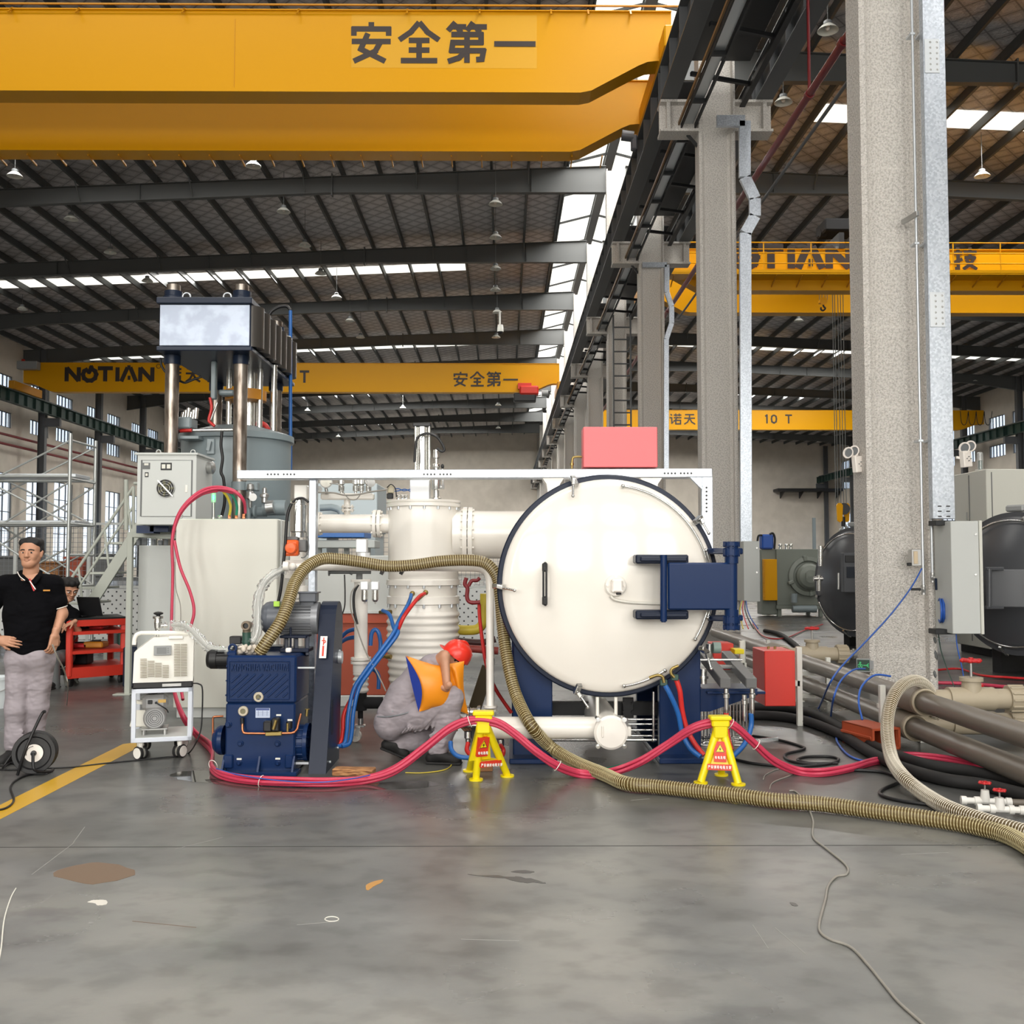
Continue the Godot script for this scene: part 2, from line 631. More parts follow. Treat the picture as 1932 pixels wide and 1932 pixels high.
	obj("monitor_shell",s,"steel_beam",roof,"raised ridge monitor")
	s = Sh.new()
	slab(CX-0.2,CX+0.2,19.75,19.95,FRONT,BACK,s)
	obj("monitor_ridge",s,"steel_beam",roof)
	for i in range(1,27):
		var d := 14.0+i*4.04
		for e in [-1,1]:
			s = Sh.new()
			s.ext(PackedVector2Array([Vector2(CX+0.25*e,19.93),Vector2(CX+0.25*e,19.98),Vector2(CX+1.95*e,19.54),Vector2(CX+1.95*e,19.49)]),3.95,Transform3D(Basis.IDENTITY,Vector3(0,0,-d)))
			obj("skylight_pane",s,"daylight",roof)
			s = Sh.new()
			s.bar(Vector3(CX+0.1*e,19.86,-d-2.0),Vector3(CX+1.97*e,19.38,-d-2.0),0.06,0.1)
			obj("monitor_rib",s,"steel_beam",roof)
	# purlins: those seen are parts, the rest one part
	var rest := Sh.new()
	var shared := BoxMesh.new()
	shared.size = Vector3(0.1,0.34,BAY-0.02)
	shared.material = M.purlin_paint
	var count := 0
	for k in range(-2,13):
		for e in [-1,1]:
			for i in 24:
				var x: float = CX+e*(2.15+1.6*i)
				var d := frame_d(k)+BAY/2
				var at := Vector3(x,rafter_top(x)+0.18,-d)
				var seen: bool = d > 25 and d < 95 and x > -0.5*d and x < 0.52*d
				if seen and count < 300:
					var o := MeshInstance3D.new()
					o.name = "purlin"
					o.mesh = shared
					o.position = at
					roof.add_child(o,true)
					count += 1
				else:
					rest.box(at,shared.size)
	var rs := obj("purlin_remainder",rest,"purlin_paint",roof)
	rs.set_meta("kind","stuff")
	for k in range(2,13):
		for e in [-1,1]:
			obj("rafter",rafter(k,e),"rafter_paint",roof)
	for d in SKY_STRIPS:
		if d < 30.0:
			continue
		for e in [-1,1]:
			for i in 23:
				var x: float = CX+e*(2.95+1.6*i)
				if (e < 0 and (i < 3 or i > 21)) or (e > 0 and i < 3) or x > 0.55*d or x < -0.55*d:
					continue
				s = Sh.new()
				s.box(Vector3(x,rafter_top(x)+0.345,-d),Vector3(1.5,0.012,1.5),0,Basis(Vector3.BACK,0.0423*-e))
				obj("skylight_pane",s,"daylight",roof)
	columns()
	runways()

func floor_grid() -> MeshInstance3D:
	var xs := []
	var ds := []
	var x := XL
	while x < XR:
		xs.append(x)
		x += 0.25 if x > -9.0 and x < 12.0 else 2.0
	xs.append(XR)
	var d := FRONT
	while d < BACK:
		ds.append(d)
		d += 0.2 if d > 2.0 and d < 16.0 else 2.0
	ds.append(BACK)
	var f := FastNoiseLite.new()
	f.seed = 23
	f.frequency = 0.35
	f.fractal_octaves = 4
	var pv := PackedVector3Array()
	var pn := PackedVector3Array()
	var pc := PackedColorArray()
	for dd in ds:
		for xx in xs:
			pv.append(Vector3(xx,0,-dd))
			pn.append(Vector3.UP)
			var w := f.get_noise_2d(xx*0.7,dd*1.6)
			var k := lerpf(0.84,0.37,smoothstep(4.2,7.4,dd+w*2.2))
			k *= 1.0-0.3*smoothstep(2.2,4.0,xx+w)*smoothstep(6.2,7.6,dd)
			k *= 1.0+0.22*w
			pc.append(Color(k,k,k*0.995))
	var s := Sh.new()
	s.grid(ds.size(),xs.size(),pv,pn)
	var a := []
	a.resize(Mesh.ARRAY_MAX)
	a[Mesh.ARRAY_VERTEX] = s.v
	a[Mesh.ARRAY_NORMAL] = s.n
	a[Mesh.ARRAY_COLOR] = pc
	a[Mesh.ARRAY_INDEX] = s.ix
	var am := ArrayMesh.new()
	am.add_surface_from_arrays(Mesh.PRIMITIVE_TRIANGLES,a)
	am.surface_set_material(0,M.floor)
	var o := MeshInstance3D.new()
	o.name = "floor"
	o.mesh = am
	o.set_meta("kind","structure")
	add_child(o)
	return o

func stain(parent: Node3D,px: Array,m,label := "") -> void:
	var q := []
	for e in px:
		var g := G(e[0],e[1])
		q.append(Vector3(g.x,0.0008,g.z))
	var c := Vector3.ZERO
	for e in q:
		c += e/q.size()
	var ring := []
	var k := q.size()
	var rng := RandomNumberGenerator.new()
	rng.seed = int(px[0][0])+7
	for i in k:
		for j in 5:
			var p: Vector3 = q[i].cubic_interpolate(q[(i+1) % k],q[(i+k-1) % k],q[(i+2) % k],j/5.0)
			ring.append(p+Vector3(rng.randf_range(-1,1),0,rng.randf_range(-1,1))*minf(0.012,q[0].distance_to(c)*0.06))
	var s := Sh.new()
	var pl := PackedVector2Array()
	for e in ring:
		pl.append(Vector2(e.x,-e.z))
	if Geometry2D.triangulate_polygon(pl).is_empty():
		pl = Geometry2D.convex_hull(pl)
		pl.resize(pl.size()-1)
	s.ext(pl,0.0012,Transform3D(Basis(Vector3.RIGHT,Vector3.FORWARD,Vector3.UP),Vector3(0,0.0006,0)))
	obj("stain",s,m,parent,label)

func side_wall(called: String,x: float,e: int,k0: int) -> void:
	var s := Sh.new()
	var x1 := x+0.3*e
	slab(x,x1,0,20,FRONT,frame_d(k0)-1.0,s)
	var rows := [[1.0,7.8],[11.0,12.1],[13.6,14.7]]
	var y := 0.0
	for r in rows:
		slab(x,x1,y,r[0],frame_d(k0)-1.0,BACK,s)
		y = r[1]
	slab(x,x1,y,20,frame_d(k0)-1.0,BACK,s)
	var wins := []
	for r in rows:
		var d := frame_d(k0)-1.0
		for k in range(k0,13):
			var spans := [[1.3,4.3],[5.6,8.6]] if r[0] > 5 else [[1.0,4.4],[5.5,8.9]]
			for sp in spans:
				var a: float = frame_d(k)+sp[0]
				var b: float = frame_d(k)+sp[1]
				slab(x,x1,r[0],r[1],d,a,s)
				wins.append([a,b,r[0],r[1]])
				d = b
		slab(x,x1,r[0],r[1],d,BACK,s)
	struct(called,s,"plaster")
	for w in wins:
		var f := Sh.new()
		var nx := 5 if w[2] > 5 else 3
		var ny := 1 if w[2] > 5 else 5
		var xm := x+0.12*e
		var t := 0.05
		for i in nx+1:
			var d := lerpf(w[0]+t/2,w[1]-t/2,float(i)/nx)
			f.box(Vector3(xm,(w[2]+w[3])/2,-d),Vector3(0.1,w[3]-w[2],t))
		for j in ny+1:
			var yy := lerpf(w[2]+t/2,w[3]-t/2,float(j)/ny)
			f.box(Vector3(xm,yy,-(w[0]+w[1])/2),Vector3(0.1,t,w[1]-w[0]))
		var win := struct("window",f,"steel_dark")
		for i in nx:
			for j in ny:
				var g := Sh.new()
				var h: float = (w[3]-w[2])/ny
				var l: float = (w[1]-w[0])/nx
				g.box(Vector3(xm,w[2]+h*(j+0.5),-(w[0]+l*(i+0.5))),Vector3(0.01,h-t,l-t))
				obj("pane",g,"glass",win)

func rafter(k: int,e: int) -> Sh:
	var s := Sh.new()
	var z := -frame_d(k)
	var xs := [CX-0.42,CX-12.2,CX-34.0,XL] if e < 0 else [CX+0.42,CX+12.2,CX+34.0,XR]
	var dep := [1.15,0.69,0.72,1.3]
	var top := []
	var bot := []
	for i in 4:
		top.append(Vector2(xs[i],rafter_top(xs[i])))
		bot.append(Vector2(xs[i],rafter_top(xs[i])-dep[i]))
	var pl := PackedVector2Array(top)
	var rb := bot.duplicate()
	rb.reverse()
	pl.append_array(PackedVector2Array(rb))
	s.ext(pl,0.014,Transform3D(Basis.IDENTITY,Vector3(0,0,z)))
	for i in 3:
		for r in [top,bot]:
			s.bar(Vector3(r[i].x,r[i].y,z),Vector3(r[i+1].x,r[i+1].y,z),0.28,0.024)
	for x in [xs[0]+e*3.2,xs[0]+e*6.4,xs[1],xs[0]+e*20.0,xs[0]+e*28.0]:
		var y1 := rafter_top(x)
		var y0 := y1-0.7 if absf(x-CX) > 12.0 else lerpf(y1-1.15,y1-0.69,absf(x-CX)/12.2)
		s.box(Vector3(x,(y0+y1)/2,z),Vector3(0.02,y1-y0,0.27))
		if x == xs[1]:
			s.box(Vector3(x,(y0+y1)/2,z),Vector3(0.06,y1-y0+0.24,0.3))
	for i in 8:
		var x: float = CX+e*(2.15+1.6*(1+3*i))
		if absf(x-CX) > 36.0:
			continue
		var y1 := rafter_top(x)
		var y0 := y1-0.7
		for sg in [-1,1]:
			s.bar(Vector3(x,y1+0.05,z+sg*0.75),Vector3(x,y0+0.04,z+sg*0.1),0.05,0.05)
	return s

func columns() -> void:
	for k in range(1,14):
		var z := -frame_d(k)
		var s := Sh.new()
		# plan of the sprayed H section, flanges across the hall
		var a := 0.41
		var t := 0.09
		var w := 0.07
		var b := 0.26
		var r := 0.03
		var pl := PackedVector2Array([Vector2(-a,-b+r),Vector2(-a+r,-b),Vector2(-a+t-r,-b),Vector2(-a+t,-b+r),Vector2(-a+t+0.01,-w-0.05),Vector2(-a+t+0.06,-w),Vector2(a-t-0.06,-w),Vector2(a-t-0.01,-w-0.05),
			Vector2(a-t,-b+r),Vector2(a-t+r,-b),Vector2(a-r,-b),Vector2(a,-b+r),Vector2(a,b-r),Vector2(a-r,b),Vector2(a-t+r,b),Vector2(a-t,b-r),Vector2(a-t-0.01,w),Vector2(-a+t+0.01,w),Vector2(-a+t,b-r),Vector2(-a+t-r,b),Vector2(-a+r,b),Vector2(-a,b-r)])
		s.ext(pl,11.25,Transform3D(Basis(Vector3.RIGHT,Vector3.FORWARD,Vector3.UP)*Basis(Vector3.RIGHT,0.0),Vector3(CX,5.625,z)))
		var nth: String = ["nearest","second","third","fourth","fifth","sixth","seventh","eighth","ninth","tenth","eleventh","twelfth","last"][k-1]
		var c := struct("column",s,"fireproof")
		c.set_meta("label","%s of the tall grey sprayed steel columns in the row down the hall" % nth)
		c.set_meta("category","column")
		c.set_meta("group","sprayed columns between the two bays")
		s = Sh.new()
		s.ibeam(Vector3(CX,11.25,z),Vector3(CX,18.4,z),0.82,0.5,0.05,0.05,Vector3.RIGHT)
		obj("upper_shaft",s,"fireproof",c)
		for e in [-1,1]:
			s = Sh.new()
			var x0: float = CX+e*0.41
			var x1: float = CX+e*1.27
			slab(x0,x1,11.92,11.98,-z-0.25,-z+0.25,s)
			slab(x0,x1,11.25,11.31,-z-0.25,-z+0.25,s)
			slab(x0,x1,11.3,11.95,-z-0.05,-z+0.05,s)
			slab(x1-e*0.22,x1-e*0.14,11.28,11.94,-z-0.24,-z+0.24,s)
			obj("corbel",s,"fireproof",c)
		if k == 1:
			for q in [[1764,1208,14],[1766,1236,20],[1764,1272,16]]:
				s = Sh.new()
				s.ell(P(q[0],q[1],12.1),Vector3(0.02,W(q[2],12.1)/2,0.012),Basis(Vector3.BACK,0.2),6)
				obj("bare_patch",s,"steel_dark",c,"dark patch where the spray broke away")

func runways() -> void:
	for q in [[3.72,"dark grey crane runway beam on the left corbels of the column row",3],[5.88,"dark grey crane runway beam on the right corbels of the column row",3],[-32.4,"dark green crane runway beam along the window wall at left",3],[41.8,"dark green crane runway beam along the far right wall",3]]:
		var x: float = q[0]
		var far: bool = absf(x) > 10
		var m := "green_dark" if far else "steel_beam"
		var t := thing("crane_runway_beam",q[1],"crane beam",Vector3(x,12.0,-10))
		for k in range(0,13):
			var s := Sh.new()
			var d0 := frame_d(k)+0.01
			s.ibeam(Vector3(x,12.4,-d0),Vector3(x,12.4,-d0-BAY+0.02),0.82,0.38,0.03,0.02)
			for i in 9:
				for e in [-1,1]:
					s.box(Vector3(x+0.095*e,12.4,-d0-0.15-i*1.22),Vector3(0.17,0.76,0.016))
			obj("beam_span",s,m,t)
		var s2 := Sh.new()
		s2.bar(Vector3(x,12.87,-2),Vector3(x,12.87,-133),0.07,0.12)
		obj("crane_rail",s2,"steel_dark",t)
		if far:
			var e := signf(x)
			for k in range(5,14):
				var s := Sh.new()
				s.ibeam(Vector3(x+e*1.1,0.0,-frame_d(k)),Vector3(x+e*1.1,17,-frame_d(k)),0.5,0.4,0.03,0.03,Vector3.RIGHT)
				s.box(Vector3(x+e*0.4,11.65,-frame_d(k)),Vector3(1.2,0.6,0.34),0.02)
				obj("bracket_post",s,"steel_beam",t)
	var s := Sh.new()
	for k in range(0,13):
		slab(4.0,5.5,12.74,12.76,frame_d(k)+0.5,frame_d(k+1)-0.5,s)
	for k in range(1,13):
		for i in 5:
			s.bar(Vector3(4.0,12.0,-frame_d(k)-i*2.0-0.7),Vector3(5.5,12.0,-frame_d(k)-i*2.0-1.2),0.08,0.08)
	s.bar(Vector3(5.42,11.95,-1),Vector3(5.42,11.95,-133),0.12,0.12)
	tag(obj("surge_walkway",s,"steel_black"),"dark plated walkway bridging the two runway beams above the columns","walkway")
	# conductor bar and ladder tray under the left beam
	var t := thing("conductor_tray","black ladder frame with conductor bar and galvanised tray under left runway beam","cable tray",Vector3(4.1,11.5,-12))
	s = Sh.new()
	for x in [4.03,4.34]:
		s.bar(Vector3(x,11.45,-4),Vector3(x,11.45,-133),0.035,0.1)
	for i in 64:
		s.bar(Vector3(4.03,11.45,-5.0-2.02*i),Vector3(4.34,11.45,-5.0-2.02*i),0.07,0.09)
	for k in range(1,13):
		s.bar(Vector3(4.05,11.42,-frame_d(k)),Vector3(4.4,11.0,-frame_d(k)),0.06,0.06)
	obj("ladder_frame",s,"steel_black",t)
	s = Sh.new()
	s.bar(Vector3(3.97,11.5,-4),Vector3(3.97,11.5,-133),0.04,0.07)
	obj("conductor_bar",s,"rail_brown",t,"brown conductor bar")
	s = Sh.new()
	s.box(Vector3(4.19,11.53,-45),Vector3(0.22,0.06,82))
	obj("tray",s,"galv_plain",t)
	s = Sh.new()
	s.cyl(Vector3(5.62,10.15,-14),Vector3(5.62,10.15,-60),0.07,-1,10)
	for d in [16.2,18.05,27.0,34.0]:
		s.cyl(Vector3(5.62,10.15,-d),Vector3(5.62,10.15,-d-0.12),0.09,-1,12)
	s.cyl(Vector3(5.62,10.15,-18.1),Vector3(5.62,17.9,-18.1),0.03,-1,8)
	tag(obj("sprinkler_main",s,"pipe_red"),"dark red sprinkler pipe running behind the column row under the runway","pipe")
	s = Sh.new()
	s.cyl(Vector3(5.95,9.85,-14),Vector3(5.95,9.85,-34),0.035,-1,8)
	tag(obj("conduit",s,"steel_beam"),"thin grey conduit running alongside the dark red sprinkler pipe","conduit")
	for y in [[10.25,"upper"],[9.6,"lower"]]:
		s = Sh.new()
		s.cyl(Vector3(-34.1,y[0],-50),Vector3(-34.1,y[0],-128),0.09,-1,8)
		tag(obj("sprinkler_main",s,"pipe_red"),"%s dark red sprinkler pipe along the left window wall" % y[0+1],"pipe","pipes on the left wall")
	# ladder with side stringers by the fourth column
	var ld := thing("ladder","grey steel ladder rising beside the fourth column behind the galvanised tray","ladder",Vector3(4.6,0,-40.5))
	s = Sh.new()
	for x in [4.45,5.15]:
		s.bar(Vector3(x,0,-40.6),Vector3(x,11.6,-40.6),0.06,0.12)
	obj("stringer",s,"steel_beam",ld)
	for i in 22:
		s = Sh.new()
		s.cyl(Vector3(4.45,0.6+i*0.5,-40.6),Vector3(5.15,0.6+i*0.5,-40.6),0.03,-1,8)
		obj("rung",s,"steel_beam",ld)

func lights() -> void:
	for d in SKY_STRIPS:
		for e in [-1,1]:
			var x0: float = CX+e*7.0
			var x1: float = CX+e*36.0
			var xm := (x0+x1)/2
			area("skylight_lamp",Vector3(xm,rafter_top(xm)+0.2,-d),29.0,1.5,Vector3(0.0,-1,0),DOWN*(2.0 if d < 10.0 else 0.85) if d < 30.0 else (DOWN*1.8 if d < 60.0 else DOWN*5.0))
	for i in 4:
		area("monitor_lamp",Vector3(CX,19.3,-(8.0+i*30.0)),3.6,29.0,Vector3.DOWN,DOWN*0.9)
	# daylight from the big windows behind the photographer
	for i in 5:
		var x := -15.0+i*6.6
		for r in [[3.2,8.2],[10.2,12.6]]:
			var f := Sh.new()
			var w := 4.2
			var h: float = r[1]-r[0]
			var yc: float = (r[0]+r[1])/2
			for j in 4:
				f.box(Vector3(x-w/2+w*j/3.0,yc,-FRONT-0.05),Vector3(0.09,h,0.1))
			for j in 3:
				f.box(Vector3(x,r[0]+h*j/2.0,-FRONT-0.05),Vector3(w,0.09,0.1))
			var win := struct("window",f,"steel_dark")
			f = Sh.new()
			f.box(Vector3(x,yc,-FRONT-0.02),Vector3(w-0.1,h-0.1,0.02))
			obj("pane",f,"daylight",win)
			area("window_lamp",Vector3(x,yc,-FRONT-0.15),w,h,Vector3(0,0,-1),SIDE)

const GLYPH := {
	"an": [[[.5,1],[.5,.86]],[[.08,.66],[.08,.83],[.92,.83],[.92,.66]],[[.42,.72],[.25,.33],[.84,.03]],[[.73,.52],[.6,.28],[.08,.03]],[[.03,.52],[.97,.52]]],
	"quan": [[[.5,1],[.3,.76],[.02,.56]],[[.5,1],[.7,.76],[.98,.56]],[[.25,.55],[.75,.55]],[[.5,.55],[.5,.05]],[[.25,.31],[.75,.31]],[[.06,.05],[.94,.05]]],
	"di": [[[.22,1],[.04,.79]],[[.17,.89],[.48,.89]],[[.28,.87],[.35,.75]],[[.65,1],[.5,.79]],[[.6,.89],[.98,.89]],[[.73,.87],[.8,.75]],[[.12,.7],[.84,.7],[.84,.5],[.16,.5],[.13,.3],[.9,.3],[.86,.09],[.72,.08]],[[.5,.72],[.5,0]],[[.48,.28],[.3,.12],[.04,.03]]],
	"yi": [[[.0,.47],[1,.47]]],
	"tian": [[[.12,.9],[.88,.9]],[[.05,.58],[.95,.58]],[[.5,.9],[.48,.55],[.32,.22],[.05,.03]],[[.5,.55],[.68,.22],[.96,.03]]],
	"nuo": [[[.1,.95],[.22,.82]],[[.02,.62],[.2,.62],[.2,.12],[.32,.25]],[[.36,.86],[1,.86]],[[.53,1],[.53,.74]],[[.82,1],[.82,.74]],[[.36,.62],[1,.62]],[[.66,.72],[.52,.42],[.34,.28]],[[.53,.4],[.53,0]],[[.53,.38],[.92,.38],[.92,0]],[[.53,.06],[.92,.06]]],
	"ke": [[[.4,.95],[.08,.86]],[[.03,.65],[.45,.65]],[[.25,.9],[.25,0]],[[.24,.6],[.04,.28]],[[.27,.55],[.43,.36]],[[.55,.86],[.66,.74]],[[.52,.62],[.63,.5]],[[.46,.26],[1,.36]],[[.8,1],[.8,0]]],
	"ji": [[[.03,.74],[.4,.74]],[[.22,1],[.22,.06],[.08,.06]],[[.03,.32],[.4,.48]],[[.45,.78],[1,.78]],[[.72,1],[.72,.54]],[[.48,.54],[.9,.54],[.72,.24],[.42,.03]],[[.55,.46],[.72,.22],[1,.03]]],
	"you": [[[.05,.8],[.95,.8]],[[.45,1],[.35,.7],[.05,.4]],[[.35,0],[.35,.6],[.8,.6],[.8,.03],[.65,.03]],[[.35,.42],[.8,.42]],[[.35,.24],[.8,.24]]],
	"dian": [[[.15,.25],[.15,.8],[.82,.8],[.82,.28],[.15,.28]],[[.15,.54],[.82,.54]],[[.48,1],[.48,.06],[.95,.06],[.95,.2]]],
	"wei": [[[.35,1],[.1,.75]],[[.3,.9],[.65,.9],[.55,.72]],[[.08,.72],[.92,.72]],[[.2,.72],[.18,.35],[.04,.03]],[[.4,.52],[.75,.52],[.75,.3],[.6,.3]],[[.4,.52],[.4,.06],[.9,.06],[.9,.2]]],
	"xian": [[[.08,.02],[.08,.92],[.34,.92],[.22,.62],[.34,.45],[.18,.36]],[[.68,1],[.4,.62]],[[.68,1],[.98,.62]],[[.5,.58],[.85,.58]],[[.48,.4],[.56,.18]],[[.67,.44],[.7,.2]],[[.9,.42],[.78,.12]],[[.4,.06],[.96,.06]]],
	"yan": [[[.08,.92],[.92,.92]],[[.38,.92],[.38,.6]],[[.62,.92],[.62,.6]],[[.15,.82],[.24,.66]],[[.85,.82],[.76,.66]],[[.08,.56],[.94,.56]],[[.2,.56],[.18,.3],[.05,.02]]],
	"jin": [[[.05,.84],[.46,.84]],[[.26,1],[.26,.55]],[[.24,.8],[.05,.58]],[[.54,.84],[.96,.84]],[[.75,1],[.75,.55]],[[.76,.8],[.95,.58]],[[.22,.47],[.78,.47]],[[.06,.32],[.94,.32]],[[.5,.32],[.5,.02]],[[.3,.22],[.14,.06]],[[.7,.22],[.86,.06]]],
	"nuo2": [[[.03,.74],[.36,.74]],[[.2,1],[.2,.05],[.08,.08]],[[.03,.34],[.36,.48]],[[.44,.9],[.66,.9],[.66,.05]],[[.5,.9],[.5,.3],[.42,.05]],[[.42,.65],[.66,.65]],[[.42,.42],[.66,.42]],[[.78,0],[.78,.9],[.96,.9],[.86,.6],[.96,.35],[.84,.26]]],
	"yong": [[[.18,.9],[.18,.35],[.05,.03]],[[.18,.9],[.85,.9],[.85,.03],[.7,.03]],[[.18,.62],[.85,.62]],[[.18,.35],[.85,.35]],[[.5,.9],[.5,.03]]],
	"lan": [[[.25,1],[.08,.7],[.3,.68],[.06,.38],[.34,.42]],[[.05,.1],[.34,.2]],[[.48,.95],[.48,.72]],[[.6,1],[.6,.7]],[[.75,1],[.68,.8],[.98,.84]],[[.48,.26],[.48,.6],[.86,.6],[.86,.26]],[[.66,.52],[.6,.2],[.38,.02]],[[.68,.26],[.7,.04],[.98,.04],[.98,.18]]],
	"zhi": [[[.08,.8],[.92,.8]],[[.5,1],[.5,.58]],[[.15,.57],[.8,.57],[.6,.25],[.08,.02]],[[.3,.5],[.55,.22],[.95,.02]]],
	"jia": [[[.05,.85],[.45,.85],[.42,.56],[.3,.56]],[[.25,1],[.22,.75],[.05,.55]],[[.58,.56],[.58,.88],[.9,.88],[.9,.56],[.58,.56]],[[.06,.38],[.94,.38]],[[.5,.52],[.5,0]],[[.48,.36],[.08,.06]],[[.52,.36],[.92,.06]]],
	"N": [[[.1,0],[.1,1]],[[.1,.97],[.9,.03]],[[.9,0],[.9,1]]],
	"O": [[[.38,.88],[.14,.72],[.06,.5],[.14,.22],[.36,.06],[.64,.06],[.86,.22],[.94,.5],[.86,.72],[.66,.86],[.6,1.0],[.52,.78],[.46,.66],[.4,.82]]],
	"T": [[[0,.93],[1,.93]],[[.5,.88],[.5,0]]],
	"I": [[[.5,0],[.5,1]]],
	"A": [[[.02,0],[.42,1]],[[.4,1],[.62,1]],[[.6,1],[1,0]],[[.44,.26],[.62,.26]]],
	"1": [[[.3,.8],[.55,.95],[.55,0]]],
	"0": [[[.5,.95],[.2,.8],[.14,.5],[.2,.2],[.5,.05],[.8,.2],[.86,.5],[.8,.8],[.5,.95]]],
}

const LOGO := [0.0,1.12,2.155,2.966,3.707,4.88]
func write(keys: Array,xf: Transform3D,w: float,h: float,adv: float,pw: float,offs := []) -> Sh:
	var s := Sh.new()
	var lift := 0.0
	for i in keys.size():
		for st in GLYPH.get(keys[i],[]):
			lift += 0.0005
			var xs := xf.translated_local(Vector3(0,0,lift))
			for j in st.size()-1:
				var x0: float = offs[i]*w if offs else i*adv
				var a := Vector2(st[j][0]*w+x0,st[j][1]*h)
				var b := Vector2(st[j+1][0]*w+x0,st[j+1][1]*h)
				var t := (b-a).normalized()
				var o := Vector2(-t.y,t.x)*pw/2
				if j > 0:
					a -= t*pw*0.4
				if j < st.size()-2:
					b += t*pw*0.4
				xs = xs.translated_local(Vector3(0,0,0.0001))
				s.ext(PackedVector2Array([a-o,b-o,b+o,a+o]),0.004,xs)
	return s

func at_xf(p: Vector3) -> Transform3D:
	return Transform3D(Basis.IDENTITY,p)

func girder(x0: float,x1: float,y0: float,y1: float,d: float,w: float,e: int,rise := 0.75) -> Sh:
	var pl := PackedVector2Array()
	pl.append(Vector2(x0,y1))
	if e <= 0:
		pl.append_array(PackedVector2Array([Vector2(x0,y0+rise),Vector2(x0+0.35,y0+rise),Vector2(x0+0.6,y0+rise*0.93),Vector2(x0+1.75,y0+0.06),Vector2(x0+2.1,y0)]))
	else:
		pl.append(Vector2(x0,y0))
	if e >= 0:
		pl.append_array(PackedVector2Array([Vector2(x1-2.1,y0),Vector2(x1-1.85,y0+0.05),Vector2(x1-0.75,y0+rise*0.86),Vector2(x1-0.55,y0+rise*0.97),Vector2(x1-0.35,y0+rise),Vector2(x1,y0+rise)]))
	else:
		pl.append(Vector2(x1,y0))
	pl.append(Vector2(x1,y1))
	var s := Sh.new()
	s.ext(pl,w,at_xf(Vector3(0,0,-d-w/2)))
	s.box(Vector3((x0+x1)/2,y1+0.012,-d-w/2),Vector3(x1-x0,0.024,w+0.1))
	return s

